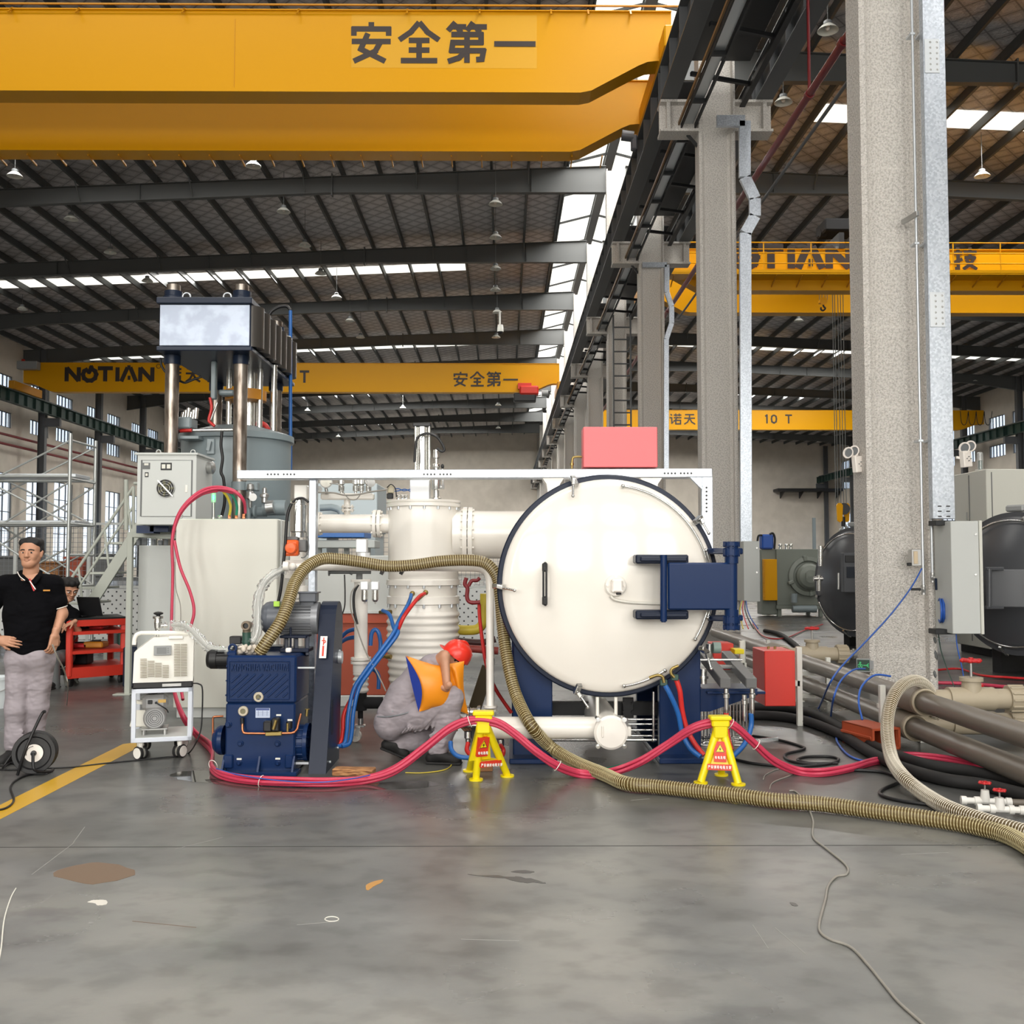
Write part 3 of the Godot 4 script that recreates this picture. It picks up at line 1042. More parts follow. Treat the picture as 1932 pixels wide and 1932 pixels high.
func cranes() -> void:
	var s: Sh
	# ---- the near double-girder crane over the furnace
	var t := thing("overhead_crane","huge yellow double girder overhead crane closest overhead, with black Chinese lettering","crane",Vector3(-14,12.3,-24))
	var g1 := obj("girder",girder(-32.5,3.85,12.31,14.2,22.6,0.63,0),"yellow",t)
	obj("girder",girder(-32.5,3.85,12.31,14.2,25.94,0.63,0),"yellow",t)
	for u in [443,1256]:
		s = Sh.new()
		var p := P(u,80,22.59)
		s.box(Vector3(p.x,13.2,p.z),Vector3(0.008,1.6,0.004))
		obj("weld_seam",s,"yellow_dark",g1)
	s = Sh.new()
	for u in [18,145,345,562,768,905,1040,1110,1190]:
		var p := P(u,10,22.45)
		s.bar(Vector3(p.x,14.24,-22.58),Vector3(p.x,14.04,-22.4),0.04,0.03)
	s.box(Vector3(-14,14.25,-22.42),Vector3(36,0.03,0.04))
	obj("cable_bracket",s,"yellow_dark",t)
	s = Sh.new()
	for i in 40:
		var x := 2.6-i*0.8
		s.bar(Vector3(x,12.3,-26.2),Vector3(x,12.22,-26.75),0.03,0.05)
	obj("underside_bracket",s,"yellow_dark",t).set_meta("kind","stuff")
	s = Sh.new()
	s.box(Vector3(3.72,13.24,-24.5),Vector3(0.32,0.5,5.4),0.03)
	obj("end_truck",s,"yellow",t)
	for z in [22.1,26.8]:
		s = Sh.new()
		s.cyl(Vector3(3.62,13.1,-z),Vector3(3.82,13.1,-z),0.16,-1,20)
		obj("wheel",s,"steel_dark",t)
	s = Sh.new()
	s.cyl(P(1173,255,26.0),P(1195,258,26.0),0.14,-1,16)
	s.box(P(1196,270,26.0),Vector3(0.16,0.4,0.2),0.03)
	obj("travel_motor",s,"motor_grey",t)
	s = Sh.new()
	s.cyl(P(1228,118,25.2),P(1246,124,25.2),0.13,-1,16)
	obj("lamp_housing",s,"white_lamp",t)
	var a := P(661,118,22.6)
	var w := W(80,22.6)
	obj("lettering",write(["an","quan","di","yi"],at_xf(Vector3(a.x,a.y,-22.596)),w,w,W(92.5,22.6),w*0.135),"ink",g1,"black Chinese lettering")
	s = Sh.new()
	var b := P(838,78,22.59)
	s.box(Vector3(b.x,b.y,-22.598),Vector3(W(358,22.6),W(105,22.6),0.002))
	obj("letter_backing",s,mat("yellow_film",rgb(222,164,12),0.5),g1)

	# ---- the far crane in the same bay
	t = thing("overhead_crane","far yellow single girder crane lettered in black behind the press columns","crane",Vector3(-14,13,-67.6))
	g1 = obj("girder",girder(-32.4,3.74,13.0,14.95,67.6,0.7,0,0.6),"yellow",t)
	for x in [-32.4,3.72]:
		s = Sh.new()
		s.box(Vector3(x,13.2,-68),Vector3(0.4,0.56,4.0),0.03)
		obj("end_truck",s,"yellow_dark",t)
	obj("lettering",write(["N","O","T","I","A","N"],at_xf(P(122.7,719.5,67.58)),W(28.5,67.6),W(27,67.6),0.0,W(7.8,67.6),LOGO),"ink",g1)
	obj("lettering",write(["nuo","tian","ke","ji"],at_xf(P(312,721,67.58)),W(30,67.6),W(29,67.6),W(37,67.6),W(3.8,67.6)),"ink",g1)
	obj("lettering",write(["1","0","","T"],at_xf(P(519,722,67.58)),W(18,67.6),W(23,67.6),W(15.5,67.6),W(4.5,67.6)),"ink",g1)
	obj("lettering",write(["an","quan","di","yi"],at_xf(P(855,729,67.58)),W(28,67.6),W(28,67.6),W(31.7,67.6),W(3.3,67.6)),"ink",g1)
	s = Sh.new()
	s.torus(P(299,691,67.58),Vector3.BACK,W(4,67.6),W(0.5,67.6),16,4)
	obj("mark",s,"ink",g1)
	var h := thing("hoist_trolley","red and black hoist trolley hung under the far yellow girder","hoist",P(993,745,67.0))
	s = Sh.new()
	s.box(P(998,738,67.0),Vector3(W(36,67),W(17,67),1.0),0.1)
	s.box(P(990,738,67.4)+Vector3(0,0.35,-0.3),Vector3(0.9,0.4,0.7))
	obj("drum_housing",s,"red_box",h)
	s = Sh.new()
	s.box(P(990,751,67.0),Vector3(W(42,67),W(16,67),0.8),0.06)
	obj("gearbox",s,"black",h)
	s = Sh.new()
	s.cyl(P(1022,742,67),P(1034,742,67),W(6,67),-1,14)
	obj("motor",s,"grey_plastic",h)
	var eb := thing("electrical_box","grey electrical box with red lamp at left end of the far yellow crane","box",P(54,690,67.2))
	s = Sh.new()
	s.box(P(54,690,67.2),Vector3(W(38,67.2),W(15,67.2),0.6),0.03)
	obj("body",s,"grey_plastic",eb)
	s = Sh.new()
	s.cyl(P(44,683,67.2),P(44,678,67.2),0.14,0.1,12)
	obj("warning_lamp",s,"red_box",eb)

	t = thing("overhead_crane","yellow double girder crane with railed walkway and large black lettering in right bay","crane",Vector3(24,12.3,-41))
	g1 = obj("girder",girder(5.95,41.6,12.31,13.95,39.4,0.63,-1),"yellow",t)
	obj("girder",girder(5.95,41.6,12.31,13.95,42.95,0.63,-1),"yellow",t)
	s = Sh.new()
	slab(6.4,41.5,12.72,12.78,38.55,39.4,s)
	obj("walkway_floor",s,"yellow",t)
	for i in 36:
		var x := 6.6+i
		s = Sh.new()
		s.bar(Vector3(x,12.7,-38.6),Vector3(x,12.45,-39.38),0.03,0.06)
		obj("walkway_bracket",s,"yellow_dark",t)
	s = Sh.new()
	for y in [13.97,13.55,13.15]:
		s.cyl(Vector3(6.4,y,-38.57),Vector3(41.5,y,-38.57),0.025,-1,6)
	for i in 20:
		s.cyl(Vector3(6.4+i*1.85,12.75,-38.57),Vector3(6.4+i*1.85,13.97,-38.57),0.025,-1,6)
	slab(6.4,41.5,12.76,12.9,38.55,38.56,s)
	obj("railing",s,"yellow",t)
	obj("lettering",write(["N","O","T","I","A","N"],at_xf(P(1329.5,506,39.38)),W(48,39.4),W(43,39.4),0.0,W(14.5,39.4),LOGO),"ink",g1)
	obj("lettering",write(["nuo","tian","ke","ji"],at_xf(P(1648,509,39.38)),W(46,39.4),W(44,39.4),W(51,39.4),W(6.5,39.4)),"ink",g1)
	s = Sh.new()
	s.box(Vector3(5.95,13.2,-41.4),Vector3(0.4,0.56,5.2),0.03)
	obj("end_truck",s,"yellow_dark",t)
	h = thing("hoist_drive","black hoist drive box standing on top of the railed yellow crane","hoist",P(1575,447,40.5))
	s = Sh.new()
	s.box(P(1578,432,40.5),Vector3(W(62,40.5),W(24,40.5),1.2),0.06)
	obj("cabinet",s,"black_matte",h)
	s = Sh.new()
	for u in [1560,1597]:
		s.box(P(u,419.5,40.0),Vector3(0.15,0.12,0.1))
	obj("lifting_tab",s,"white_lamp",h)
	s = Sh.new()
	for u in [1562,1594]:
		s.box(Vector3(P(u,0,40.5).x,14.3,-41.4),Vector3(0.2,0.64,4.2))
	obj("trolley_frame",s,"steel_black",h)
	s = Sh.new()
	s.cyl(P(1547,440,40.5),P(1558,440,40.5),W(7,40.5),-1,16)
	obj("drum",s,"black_matte",h)
	# hook block hung from that crane and the pendant lines
	var hk := thing("crane_hook","small yellow hook block with black hook hung against the rear yellow girder","hook",P(1553,585,41.5))
	s = Sh.new()
	for u in [1546,1551,1557,1561]:
		s.cyl(P(u,566,41.5)+Vector3(0,1.7,0),P(u,566,41.5),0.012,-1,6)
	s.box(Vector3(P(1553,566,41.5).x,14.03,-41.4),Vector3(0.3,0.1,4.1))
	obj("rope",s,"steel_dark",hk)
	s = Sh.new()
	s.cyl(P(1554,568,41.6),P(1554,568,41.3),W(7,41.5),-1,18)
	s.box(P(1549,570,41.5),Vector3(W(9,41.5),W(7,41.5),0.2),0.03)
	obj("sheave_block",s,"yellow",hk)
	s = Sh.new()
	s.tube(spl(pp([Vector2(1553,574),Vector2(1554,578),Vector2(1557,582),Vector2(1553,586),Vector2(1549,584),Vector2(1549,580)],41.5)),W(1.7,41.5),6)
	obj("hook",s,"black",hk)
	# ---- right bay: far crane
	t = thing("overhead_crane","far yellow crane marked 10 T, low behind the right hand columns","crane",Vector3(24,13,-86.7))
	g1 = obj("girder",girder(5.9,41.7,13.0,14.68,86.7,0.7,0,0.5),"yellow",t)
	obj("lettering",write(["1","0","","T"],at_xf(P(1440,799,86.68)),W(13,86.7),W(17,86.7),W(14,86.7),W(3,86.7)),"ink",g1)
	obj("lettering",write(["nuo","tian"],at_xf(P(1263,801,86.68)),W(23,86.7),W(21,86.7),W(27,86.7),W(2.6,86.7)),"ink",g1)
	s = Sh.new()
	for i in 4:
		var u := 1812+i*15
		s.tube(spl(pp([Vector2(u,776),Vector2(u+2,796),Vector2(u+7,802),Vector2(u+12,796),Vector2(u+15,776)],86.4)),0.03,5)
	obj("festoon_cable",s,"black",t)
	# ---- high bay lamps
	var lp := thing("high_bay_lamp","bell-shaped high bay lamp","lamp")
	s = Sh.new()
	s.lathe([Vector2(0.3,0.0),Vector2(0.285,0.03),Vector2(0.22,0.1),Vector2(0.15,0.16),Vector2(0.1,0.18)],Vector3.ZERO,Vector3.UP,20,true)
	s.lathe([Vector2(0.095,0.175),Vector2(0.145,0.155),Vector2(0.215,0.095),Vector2(0.278,0.03),Vector2(0.3,0.0)],Vector3.ZERO,Vector3.UP,20,true)
	obj("shade",s,"white_lamp",lp)
	s = Sh.new()
	s.lathe([Vector2(0,0.3),Vector2(0.08,0.3),Vector2(0.12,0.27),Vector2(0.12,0.2),Vector2(0.1,0.17),Vector2(0,0.17)],Vector3.ZERO,Vector3.UP,16)
	obj("ballast_cap",s,"lamp_grey",lp)
	s = Sh.new()
	s.cyl(Vector3(0,0.3,0),Vector3(0,2.2,0),0.012,-1,6)
	obj("rod",s,"steel_dark",lp)
	s = Sh.new()
	s.ell(Vector3(0,0.1,0),Vector3(0.07,0.09,0.07))
	obj("bulb",s,"sticker_white",lp)
	var lamps := [[478,314,31,"pale bell lamp hanging just under the near yellow crane, above the press"],[28,333,31,"pale bell lamp just under the near yellow crane at the left edge"],[134,414,37,"dark bell lamp left of the others above the left roof beams"],[208,477,41,"dark bell lamp low over the bright strip, left of the press"],[535,400,37,"dark bell lamp hanging above the press crosshead, nearest to it"],[575,464,42,"small dark bell lamp right above the second roof beam"],[935,386,38,"uppermost bell lamp of the straight row beside the ridge light"],[935,449,45,"second bell lamp down the row beside the ridge light"],[935,508,52,"third bell lamp down the row beside the ridge light"],[1562,58,23,"large grey bell lamp close to the nearest column's top"],[1478,194,28,"grey bell lamp between the runway and the nearest column"],[1853,333,31,"pale bell lamp hanging right of the galvanised tray"],[1507,606,52,"bell lamp left of the nearest column under the yellow walkway crane"]]
	var first := true
	for q in lamps:
		var at := G(q[0],q[1],16.6)
		if first:
			lp.position = at
			lp.set_meta("label",q[3])
			lp.set_meta("group","high bay lamps")
			first = false
		else:
			copy(lp,at,q[3],0.0,"high bay lamps")
	for q in [[278,531],[605,517],[42,584],[635,562],[660,606],[680,637],[935,548],[938,590],[936,637],[1470,578],[1838,720],[1545,834],[638,824],[760,770],[580,775],[940,765],[940,808]]:
		copy(lp,G(q[0],q[1],16.6),"small bell lamp, one of many alike deep in the roof",0.0,"high bay lamps far down the hall")
	for l in get_children():
		if String(l.name).begins_with("high_bay_lamp"):
			var hh: float = rafter_top(l.position.x)+0.36-l.position.y-0.3
			var rod: MeshInstance3D = l.get_node("rod")
			rod.scale.y = hh/1.9
			rod.position.y = 0.3-0.3*rod.scale.y

func bolts(s: Sh,c: Vector3,axis: Vector3,R: float,k: int,r: float,l: float,a0 := 0.1) -> void:
	var B := s.frame_of(axis.normalized())
	for i in k:
		var a := a0+TAU*i/k
		var p := c+(B.x*cos(a)+B.y*sin(a))*R
		s.cyl(p-B.z*l/2,p+B.z*l/2,r,-1,6)

func ribbed_hose(t: Node3D,pts: Array,r: float,pitch: float,rr: float,wall_m,rib_m) -> void:
	var c := Curve3D.new()
	c.bake_interval = 0.02
	for p in spl(pts,8):
		c.add_point(p)
	var L := c.get_baked_length()
	var per := 10
	var m := int(L/pitch*per)
	var pos := []
	for i in m+1:
		pos.append(c.sample_baked(L*i/m))
	var wall := []
	for i in range(0,m+1,15):
		wall.append(pos[i])
	var s := Sh.new()
	s.tube(wall,r,14,true)
	obj("hose_wall",s,wall_m,t)
	s = Sh.new()
	var pv := PackedVector3Array()
	var pn := PackedVector3Array()
	var tan: Vector3 = (pos[1]-pos[0]).normalized()
	var x := s.frame_of(tan).x
	for i in m+1:
		tan = (pos[mini(i+3,m)]-pos[maxi(i-3,0)]).normalized()
		x = (x-tan*x.dot(tan)).normalized()
		var a := TAU*i/per
		var d := x*cos(a)+tan.cross(x)*sin(a)
		for j in 5:
			var b := TAU*j/4.0
			var o := d*cos(b)+tan*sin(b)
			pv.append(pos[i]+d*r+o*rr)
			pn.append(o)
	s.grid(m+1,5,pv,pn)
	obj("spiral_rib",s,rib_m,t)

func furnace() -> void:
	var s: Sh
	var d := 7.75
	var c := P(1149,1104.5,d)
	var t := thing("vacuum_furnace","large round white furnace with domed door, navy hinge arm and navy legs","furnace",Vector3(c.x,0,c.z-0.9))
	var Z := Vector3.BACK
	s = Sh.new()
	s.lathe([Vector2(0,0.1),Vector2(0.2,0.095),Vector2(0.4,0.077),Vector2(0.6,0.045),Vector2(0.75,0.012),Vector2(0.8,-0.006),Vector2(0.82,-0.03),Vector2(0.822,-0.06)],c,Z,96,true)
	var door := obj("door",s,"white_door",t)
	s = Sh.new()
	s.lathe([Vector2(0.8,-0.17),Vector2(0.852,-0.17),Vector2(0.862,-0.16),Vector2(0.862,-0.075),Vector2(0.852,-0.062),Vector2(0.8,-0.062)],c,Z,96)
	obj("flange_ring",s,"navy_dark",t,"dark navy flange ring")
	s = Sh.new()
	s.lathe([Vector2(0.8,-0.17),Vector2(0.8,-1.9),Vector2(0.7,-2.05),Vector2(0.4,-2.16),Vector2(0,-2.2)],c,Z,64)
	obj("chamber",s,"white_paint",t)
	# cooling tubes that follow the rim of the door
	for q in [[12.0,82.0],[-82.0,-57.0],[-32.0,5.0],[-18.0,20.0]]:
		var pts := []
		for i in 25:
			var a := deg_to_rad(lerpf(q[0],q[1],i/24.0))
			var R := 0.77 if q[0] != -18.0 else 0.79
			pts.append(c+Vector3(cos(a)*R,sin(a)*R,0.035))
		s = Sh.new()
		s.tube(pts,0.009,8)
		for e in [0,24]:
			s.cyl(pts[e],pts[e]+Vector3(0,0,-0.04),0.014,-1,8)
			s.ell(pts[e],Vector3.ONE*0.017,Basis.IDENTITY,8)
		obj("cooling_tube",s,"chrome",door)
	# handle
	s = Sh.new()
	var h0 := P(1028,1063,d-0.16)
	var h1 := P(1028,1141,d-0.16)
	for o in [-0.011,0.011]:
		s.cyl(h0+Vector3(o,0,0),h1+Vector3(o,0,0),0.008,-1,8)
	for p in [h0,h1]:
		s.box(p+Vector3(0,0.03 if p == h1 else -0.03,-0.02),Vector3(0.04,0.065,0.05),0.008)
		s.cyl(p+Vector3(0.005,0,-0.03),p+Vector3(0.005,0,-0.14),0.012,-1,8)
	obj("handle",s,"black",door)
	# port in the middle of the door, its cover and cable
	s = Sh.new()
	var pc := P(1161,1105,d-0.1)
	s.lathe([Vector2(0.082,-0.06),Vector2(0.082,0.018),Vector2(0.074,0.026),Vector2(0,0.026)],pc,Z,32)
	var port := obj("port_flange",s,"white_paint",door)
	s = Sh.new()
	s.box(P(1164,1105,d-0.15),Vector3(0.085,0.1,0.06),0.012)
	for a in [[-1,-1],[-1,1],[1,-1],[1,1]]:
		s.cyl(P(1164,1105,d-0.15)+Vector3(a[0]*0.034,a[1]*0.04,0),P(1164,1105,d-0.15)+Vector3(a[0]*0.034,a[1]*0.04,0.036),0.006,-1,8)
	bolts(s,pc+Z*0.03,Z,0.064,4,0.009,0.016,0.0)
	obj("sensor_block",s,"sticker_white",port)
	s = Sh.new()
	s.box(P(1167,1120,d-0.13),Vector3(0.04,0.016,0.03),0.004)
	obj("cable_gland",s,"black",port)
	s = Sh.new()
	s.tube(spl(pp([Vector3(1152,1124,7.62),Vector3(1160,1131,7.62),Vector3(1185,1136,7.63),Vector3(1215,1138,7.65),Vector3(1248,1139,7.66)],0)),0.011,8)
	obj("cable",s,mat("clear_hose",rgb(222,218,208),0.2),door)
	# swing clamps round the ring
	for q in [[1082,903,1081,936],[936,1106,971,1114],[1321,978,1337,1006],[1333,1230,1342,1262],[1089,1305,1109,1334]]:
		s = Sh.new()
		var a := P(q[0],q[1],d-0.02)
		var b := P(q[2],q[3],d-0.1)
		s.bar(a+(c-a).normalized()*-0.02+Vector3(0,0,-0.05),a+(c-a).normalized()*0.06+Vector3(0,0,0.03),0.045,0.035,0.006)
		s.bar(a+Vector3(0,0,0.03),a.lerp(b,0.35),0.03,0.03,0.005)
		s.cyl(a,b,0.009,-1,8)
		s.ell(b,Vector3.ONE*0.014,Basis.IDENTITY,8)
		obj("clamp",s,"chrome",t)
	# hinge: two door brackets, pin, arm plate and hinge post
	var f := d-0.28
	s = Sh.new()
	for v in [1055,1159]:
		var p := P(1246,v,f+0.08)
		s.box(p,Vector3(W(100,f),W(17,f),0.17),0.01)
		s.box(p+Vector3(0.01,0,0.09),Vector3(W(88,f),W(9,f),0.03),0.008)
	obj("hinge_bracket",s,"navy_dark",t)
	s = Sh.new()
	s.cyl(P(1252,1047,f-0.02),P(1252,1172,f-0.02),W(6.5,f),-1,20)
	s.cyl(P(1252,1160,f-0.02),P(1252,1174,f-0.02),W(4.5,f),-1,16)
	obj("hinge_pin",s,"navy",t)
	s = Sh.new()
	s.box(P(1322,1106,f),Vector3(W(126,f),W(89,f),0.06),0.012)
	s.cyl(P(1380,1062,f+0.01),P(1380,1150,f+0.01),W(11,f),-1,24)
	obj("hinge_arm",s,"navy",t)
	for v in [[1022,1063,1040],[1150,1188,1166]]:
		s = Sh.new()
		var a := P(1380,v[0],f+0.01)
		var b := P(1380,v[1],f+0.01)
		s.cyl(a,b,W(13,f),-1,24)
		for w in [0.12,0.42,0.56]:
			var m: Vector3 = a.lerp(b,w if v[0] < 1100 else 1.0-w)
			s.cyl(m-Vector3(0,0.012,0),m+Vector3(0,0.012,0),W(16,f),-1,24)
			bolts(s,m,Vector3.UP,W(14.5,f),8,0.008,0.04)
		s.bar(P(1384,v[2],f+0.03),P(1346,v[2],d+0.1),0.16,0.045,0.008)
		obj("hinge_post",s,"navy",t)
	# legs, base rails and cross members
	for q in [[968,1042],[1245,1321]]:
		s = Sh.new()
		var a := P(q[0],1432,7.98)
		var b := P(q[1],1190,7.98)
		for zz in [0.0,-1.35]:
			s.box(Vector3((a.x+b.x)/2,0.52,a.z+zz-0.05),Vector3(b.x-a.x,1.0,0.1),0.008)
		s.box(Vector3((a.x+b.x)/2,0.02,a.z-0.7),Vector3(b.x-a.x+0.06,0.04,1.75),0.006)
		s.box(Vector3((a.x+b.x)/2,0.47,a.z-0.75),Vector3(0.03,0.9,1.35))
		obj("leg",s,"navy",t)
	s = Sh.new()
	s.bar(P(1040,1336,8.6),P(1250,1336,8.6),0.08,0.11)
	s.bar(P(1040,1420,8.9),P(1250,1420,8.9),0.08,0.06)
	s.box(P(1185,1335,8.5),Vector3(0.09,0.17,0.02),0.003)
	bolts(s,P(1185,1335,8.48),Z,0.05,4,0.012,0.03,0.785)
	obj("cross_member",s,"black",t)
	s = Sh.new()
	for v in [1357,1366,1377,1388,1396]:
		s.cyl(P(1185,v,8.2),P(1246,v,8.2),0.009,-1,8)
	s.cyl(P(1040,1396,7.95),P(1238,1396,7.95),0.012,-1,8)
	s.cyl(P(1233,1305,7.95),P(1233,1396,7.95),0.01,-1,8)
	s.ell(P(1233,1396,7.95),Vector3.ONE*0.02,Basis.IDENTITY,8)
	obj("water_pipe",s,"chrome",t)

	# ---- white pipe along the floor with its round cover
	t = thing("suction_pipe","white floor pipe with a round bolted end cover under the furnace","pipe",P(1152,1420,7.65))
	s = Sh.new()
	s.cyl(P(905,1373,7.75),P(1140,1373,7.75),W(20.5,7.75),-1,32)
	obj("pipe",s,"white_paint",t)
	s = Sh.new()
	var e0 := P(1152,1381,7.6)
	s.lathe([Vector2(0,0.05),Vector2(0.11,0.042),Vector2(0.127,0.03),Vector2(0.129,0.0),Vector2(0.12,-0.01),Vector2(0.12,-1.4)],e0,Z,40)
	obj("end_cover",s,"white_paint",t)
	s = Sh.new()
	s.box(e0+Vector3(-0.065,0.01,0.052),Vector3(0.014,0.085,0.012),0.004)
	obj("cover_handle",s,"white_door",t)
	for a in [[-1,1],[1,1],[-1,-1],[1,-1]]:
		s = Sh.new()
		var p := e0+Vector3(a[0]*0.098,a[1]*0.098,0.02)
		s.cyl(p+Vector3(0,0,-0.06),p+Vector3(0,0,0.03),0.018,-1,10)
		s.cyl(p+Vector3(0,0,0.03),p+Vector3(0,0,0.05),0.01,-1,8)
		obj("swing_bolt",s,"chrome",t)
	s = Sh.new()
	for u in [1127,1162]:
		s.cyl(P(u,1315,7.8),P(u,1352,7.8),0.014,-1,8)
	s.box(e0+Vector3(0.14,0,-0.03),Vector3(0.03,0.07,0.06),0.006)
	obj("support_stay",s,"white_paint",t)

	t = thing("water_manifold","pair of dark square manifold bars over a comb of thin steel pipes","manifold",P(1395,1420,8.1))
	for q in [[1369,1279,1327,1236],[1418,1279,1370,1236]]:
		s = Sh.new()
		s.bar(P(q[0],q[1]+10,7.75),P(q[2],q[3],8.9),W(20,7.75),W(19,7.75),0.004)
		obj("manifold_bar",s,mat("bar_grey",rgb(104,104,104),0.4),t)
	s = Sh.new()
	s.ext(PackedVector2Array([Vector2(0,0),Vector2(0.46,0),Vector2(0.46,-0.05),Vector2(0.08,-0.18),Vector2(0,-0.18)]),0.03,Transform3D(Basis.IDENTITY,P(1319,1299,8.05)))
	s.box(P(1375,1299,8.25),Vector3(0.46,0.02,0.55),0.004)
	obj("bracket",s,"navy",t)
	s = Sh.new()
	var rng := RandomNumberGenerator.new()
	rng.seed = 4
	for i in 16:
		var u := 1322.0+i*6.2
		var dd := 8.1+(i % 3)*0.14
		var vb := rng.randf_range(1388,1405)
		s.cyl(P(u,1303,dd),P(u,vb,dd),0.0075,-1,6)
		s.cyl(P(u,vb,dd),P(u-rng.randf_range(15,40),vb+1,dd+0.3),0.0075,-1,6)
		s.cyl(P(u,vb-8,dd),P(u,vb-4,dd),0.013,-1,6)
	for v in [1393,1400,1406]:
		s.cyl(P(1262,v,8.3),P(1410,v,8.3),0.008,-1,6)
	obj("steel_pipe_comb",s,"chrome",t)
	for q in [[1369,1290],[1418,1290],[1403,1302]]:
		s = Sh.new()
		var a := P(q[0]+1,q[1]+9,7.8)
		s.lathe([Vector2(0.02,0),Vector2(0.02,0.035),Vector2(0.027,0.04),Vector2(0.027,0.07),Vector2(0.018,0.075),Vector2(0.018,0.16),Vector2(0.014,0.2)],a,Vector3.DOWN,12)
		obj("coupling",s,"chrome",t)
	s = Sh.new()
	s.cyl(P(1327,1262,8.0),P(1327,1290,8.0),0.028,-1,12)
	s.cyl(P(1327,1275,8.0),P(1327,1280,8.0),0.04,-1,12)
	s.cyl(P(1300,1245,8.0),P(1400,1245,8.0),0.01,-1,8)
	s.cyl(P(1338,1215,8.1),P(1338,1245,8.1),0.025,-1,12)
	s.box(P(1375,1258,8.4),Vector3(0.17,0.03,0.1),0.006)
	obj("valve_stem",s,"chrome",t)
	s = Sh.new()
	s.cyl(P(1345,1222,8.1),P(1359,1222,8.1),0.045,-1,16)
	obj("gauge_body",s,mat("gauge_green",rgb(130,150,142),0.4),t)

	t = thing("cable_tray","galvanised perforated cable tray on posts spanning over the white pump and furnace","cable tray",P(598,1410,8.4))
	s = Sh.new()
	s.bar(P(447,895,8.2)+Vector3(0,0,-0.1),P(1344,892,8.2)+Vector3(0,0,-0.1),0.2,W(16,8.2),0.004)
	obj("span",s,"galv",t)
	for q in [[505,895],[1215,895],[800,895],[1254,893]]:
		if q[0] == 1215:
			continue
		s = Sh.new()
		for i in 8:
			var p := P(q[0]+i*6.6+(4 if i > 3 else 0),q[1],8.2)
			s.cyl(p+Vector3(0,0,-0.001),p+Vector3(0,0,0.0015),0.009,-1,8)
		obj("perforation_holes",s,"concrete_dark",t)
	s = Sh.new()
	var po := P(592,905,8.35)
	s.box(Vector3(po.x,po.y/2,po.z),Vector3(0.06,po.y,0.09),0.004)
	obj("post",s,"galv",t)
	s = Sh.new()
	s.bar(P(1333,900,8.24),P(1334,1085,8.24),W(21,8.2),0.05,0.003)
	s.ext(PackedVector2Array([Vector2(0,0),Vector2(0.11,0),Vector2(0.11,-0.11)]),0.05,Transform3D(Basis.IDENTITY,P(1299,899,8.24)))
	obj("post",s,"galv",t)
	s = Sh.new()
	for i in 7:
		var p := P(1333,920+i*7.5,8.214)
		s.cyl(p,p+Vector3(0,0,0.002),0.009,-1,8)
	obj("perforation_holes",s,"concrete_dark",t)
	for u in [1043,1226]:
		s = Sh.new()
		s.ext(PackedVector2Array([Vector2(-0.09,0),Vector2(0.09,0),Vector2(0.055,-0.05),Vector2(0.04,-0.16),Vector2(-0.04,-0.16),Vector2(-0.055,-0.05)]),0.16,Transform3D(Basis.IDENTITY,P(u,903,8.3)))
		obj("support_bracket",s,"white_paint",t)
	t = thing("junction_box","pale red sheet metal box standing on the tray above the furnace door","box",P(1168,885,8.25))
	s = Sh.new()
	s.box(P(1168,846,8.3),Vector3(W(141,8.2),W(77,8.2),0.2),0.006)
	obj("body",s,"pink_box",t)
	s = Sh.new()
	s.tube(spl(pp([Vector2(1098,862),Vector2(1086,862),Vector2(1080,866),Vector2(1079,884)],8.3)),0.01,8)
	s.cyl(P(1079,874,8.3),P(1079,878,8.3),0.017,-1,10)
	obj("conduit_elbow",s,"brass",t)
	# ---- tall white vessel on its ribbed diffusion pump
	d = 9.0
	c = P(799,1010,d)
	t = thing("diffusion_pump","tall cream white vacuum vessel on a ribbed pump body behind the crouching worker","pump",Vector3(c.x,0,c.z))
	var y := func(v): return P(799,v,d).y
	s = Sh.new()
	s.cyl(Vector3(c.x,y.call(1092),c.z),Vector3(c.x,y.call(958),c.z),W(66,d),-1,48)
	var ves := obj("vessel",s,"white_paint",t)
	s = Sh.new()
	s.lathe([Vector2(0,0),Vector2(W(69,d),0),Vector2(W(70,d),0.005),Vector2(W(70,d),0.03),Vector2(W(68,d),0.034),Vector2(W(68,d),0.04),Vector2(W(70,d),0.042),Vector2(W(70,d),0.06),Vector2(0,0.065)],Vector3(c.x,y.call(958),c.z),Vector3.UP,48)
	var top := obj("top_flange",s,"white_paint",t)
	s = Sh.new()
	bolts(s,Vector3(c.x,y.call(957),c.z),Vector3.UP,W(66,d),16,0.013,0.06)
	obj("bolts",s,"galv_plain",top).set_meta("kind","stuff")
	s = Sh.new()
	s.cyl(P(855,1009,d),P(990,1009,d),W(45,d),-1,48)
	obj("neck",s,"white_paint",ves)
	for u in [878,888]:
		s = Sh.new()
		s.cyl(P(u-4,1012,d),P(u+4,1012,d),W(55,d),-1,48)
		bolts(s,P(u,1012,d),Vector3.RIGHT,W(50,d),18,0.011,0.07)
		obj("neck_flange",s,"white_paint",ves)
	s = Sh.new()
	s.cyl(P(600,988,d),P(745,988,d),W(17.5,d),-1,32)
	obj("side_pipe",s,"white_paint",ves)
	for u in [602,708,716]:
		s = Sh.new()
		s.cyl(P(u-3,988,d),P(u+3,988,d),W(26,d) if u > 610 else W(22,d),-1,32)
		bolts(s,P(u,988,d),Vector3.RIGHT,W(22,d) if u > 610 else W(19,d),8,0.01,0.06)
		obj("pipe_flange",s,"white_paint",ves)
	# ribbed body below
	var prof := []
	for q in [[1092,66],[1094,69],[1103,69.5],[1105,64],[1123,64],[1125,68],[1138,68.5],[1140,63],[1152,65]]:
		prof.append(Vector2(W(q[1],d),-(y.call(q[0])-y.call(1092))))
	s = Sh.new()
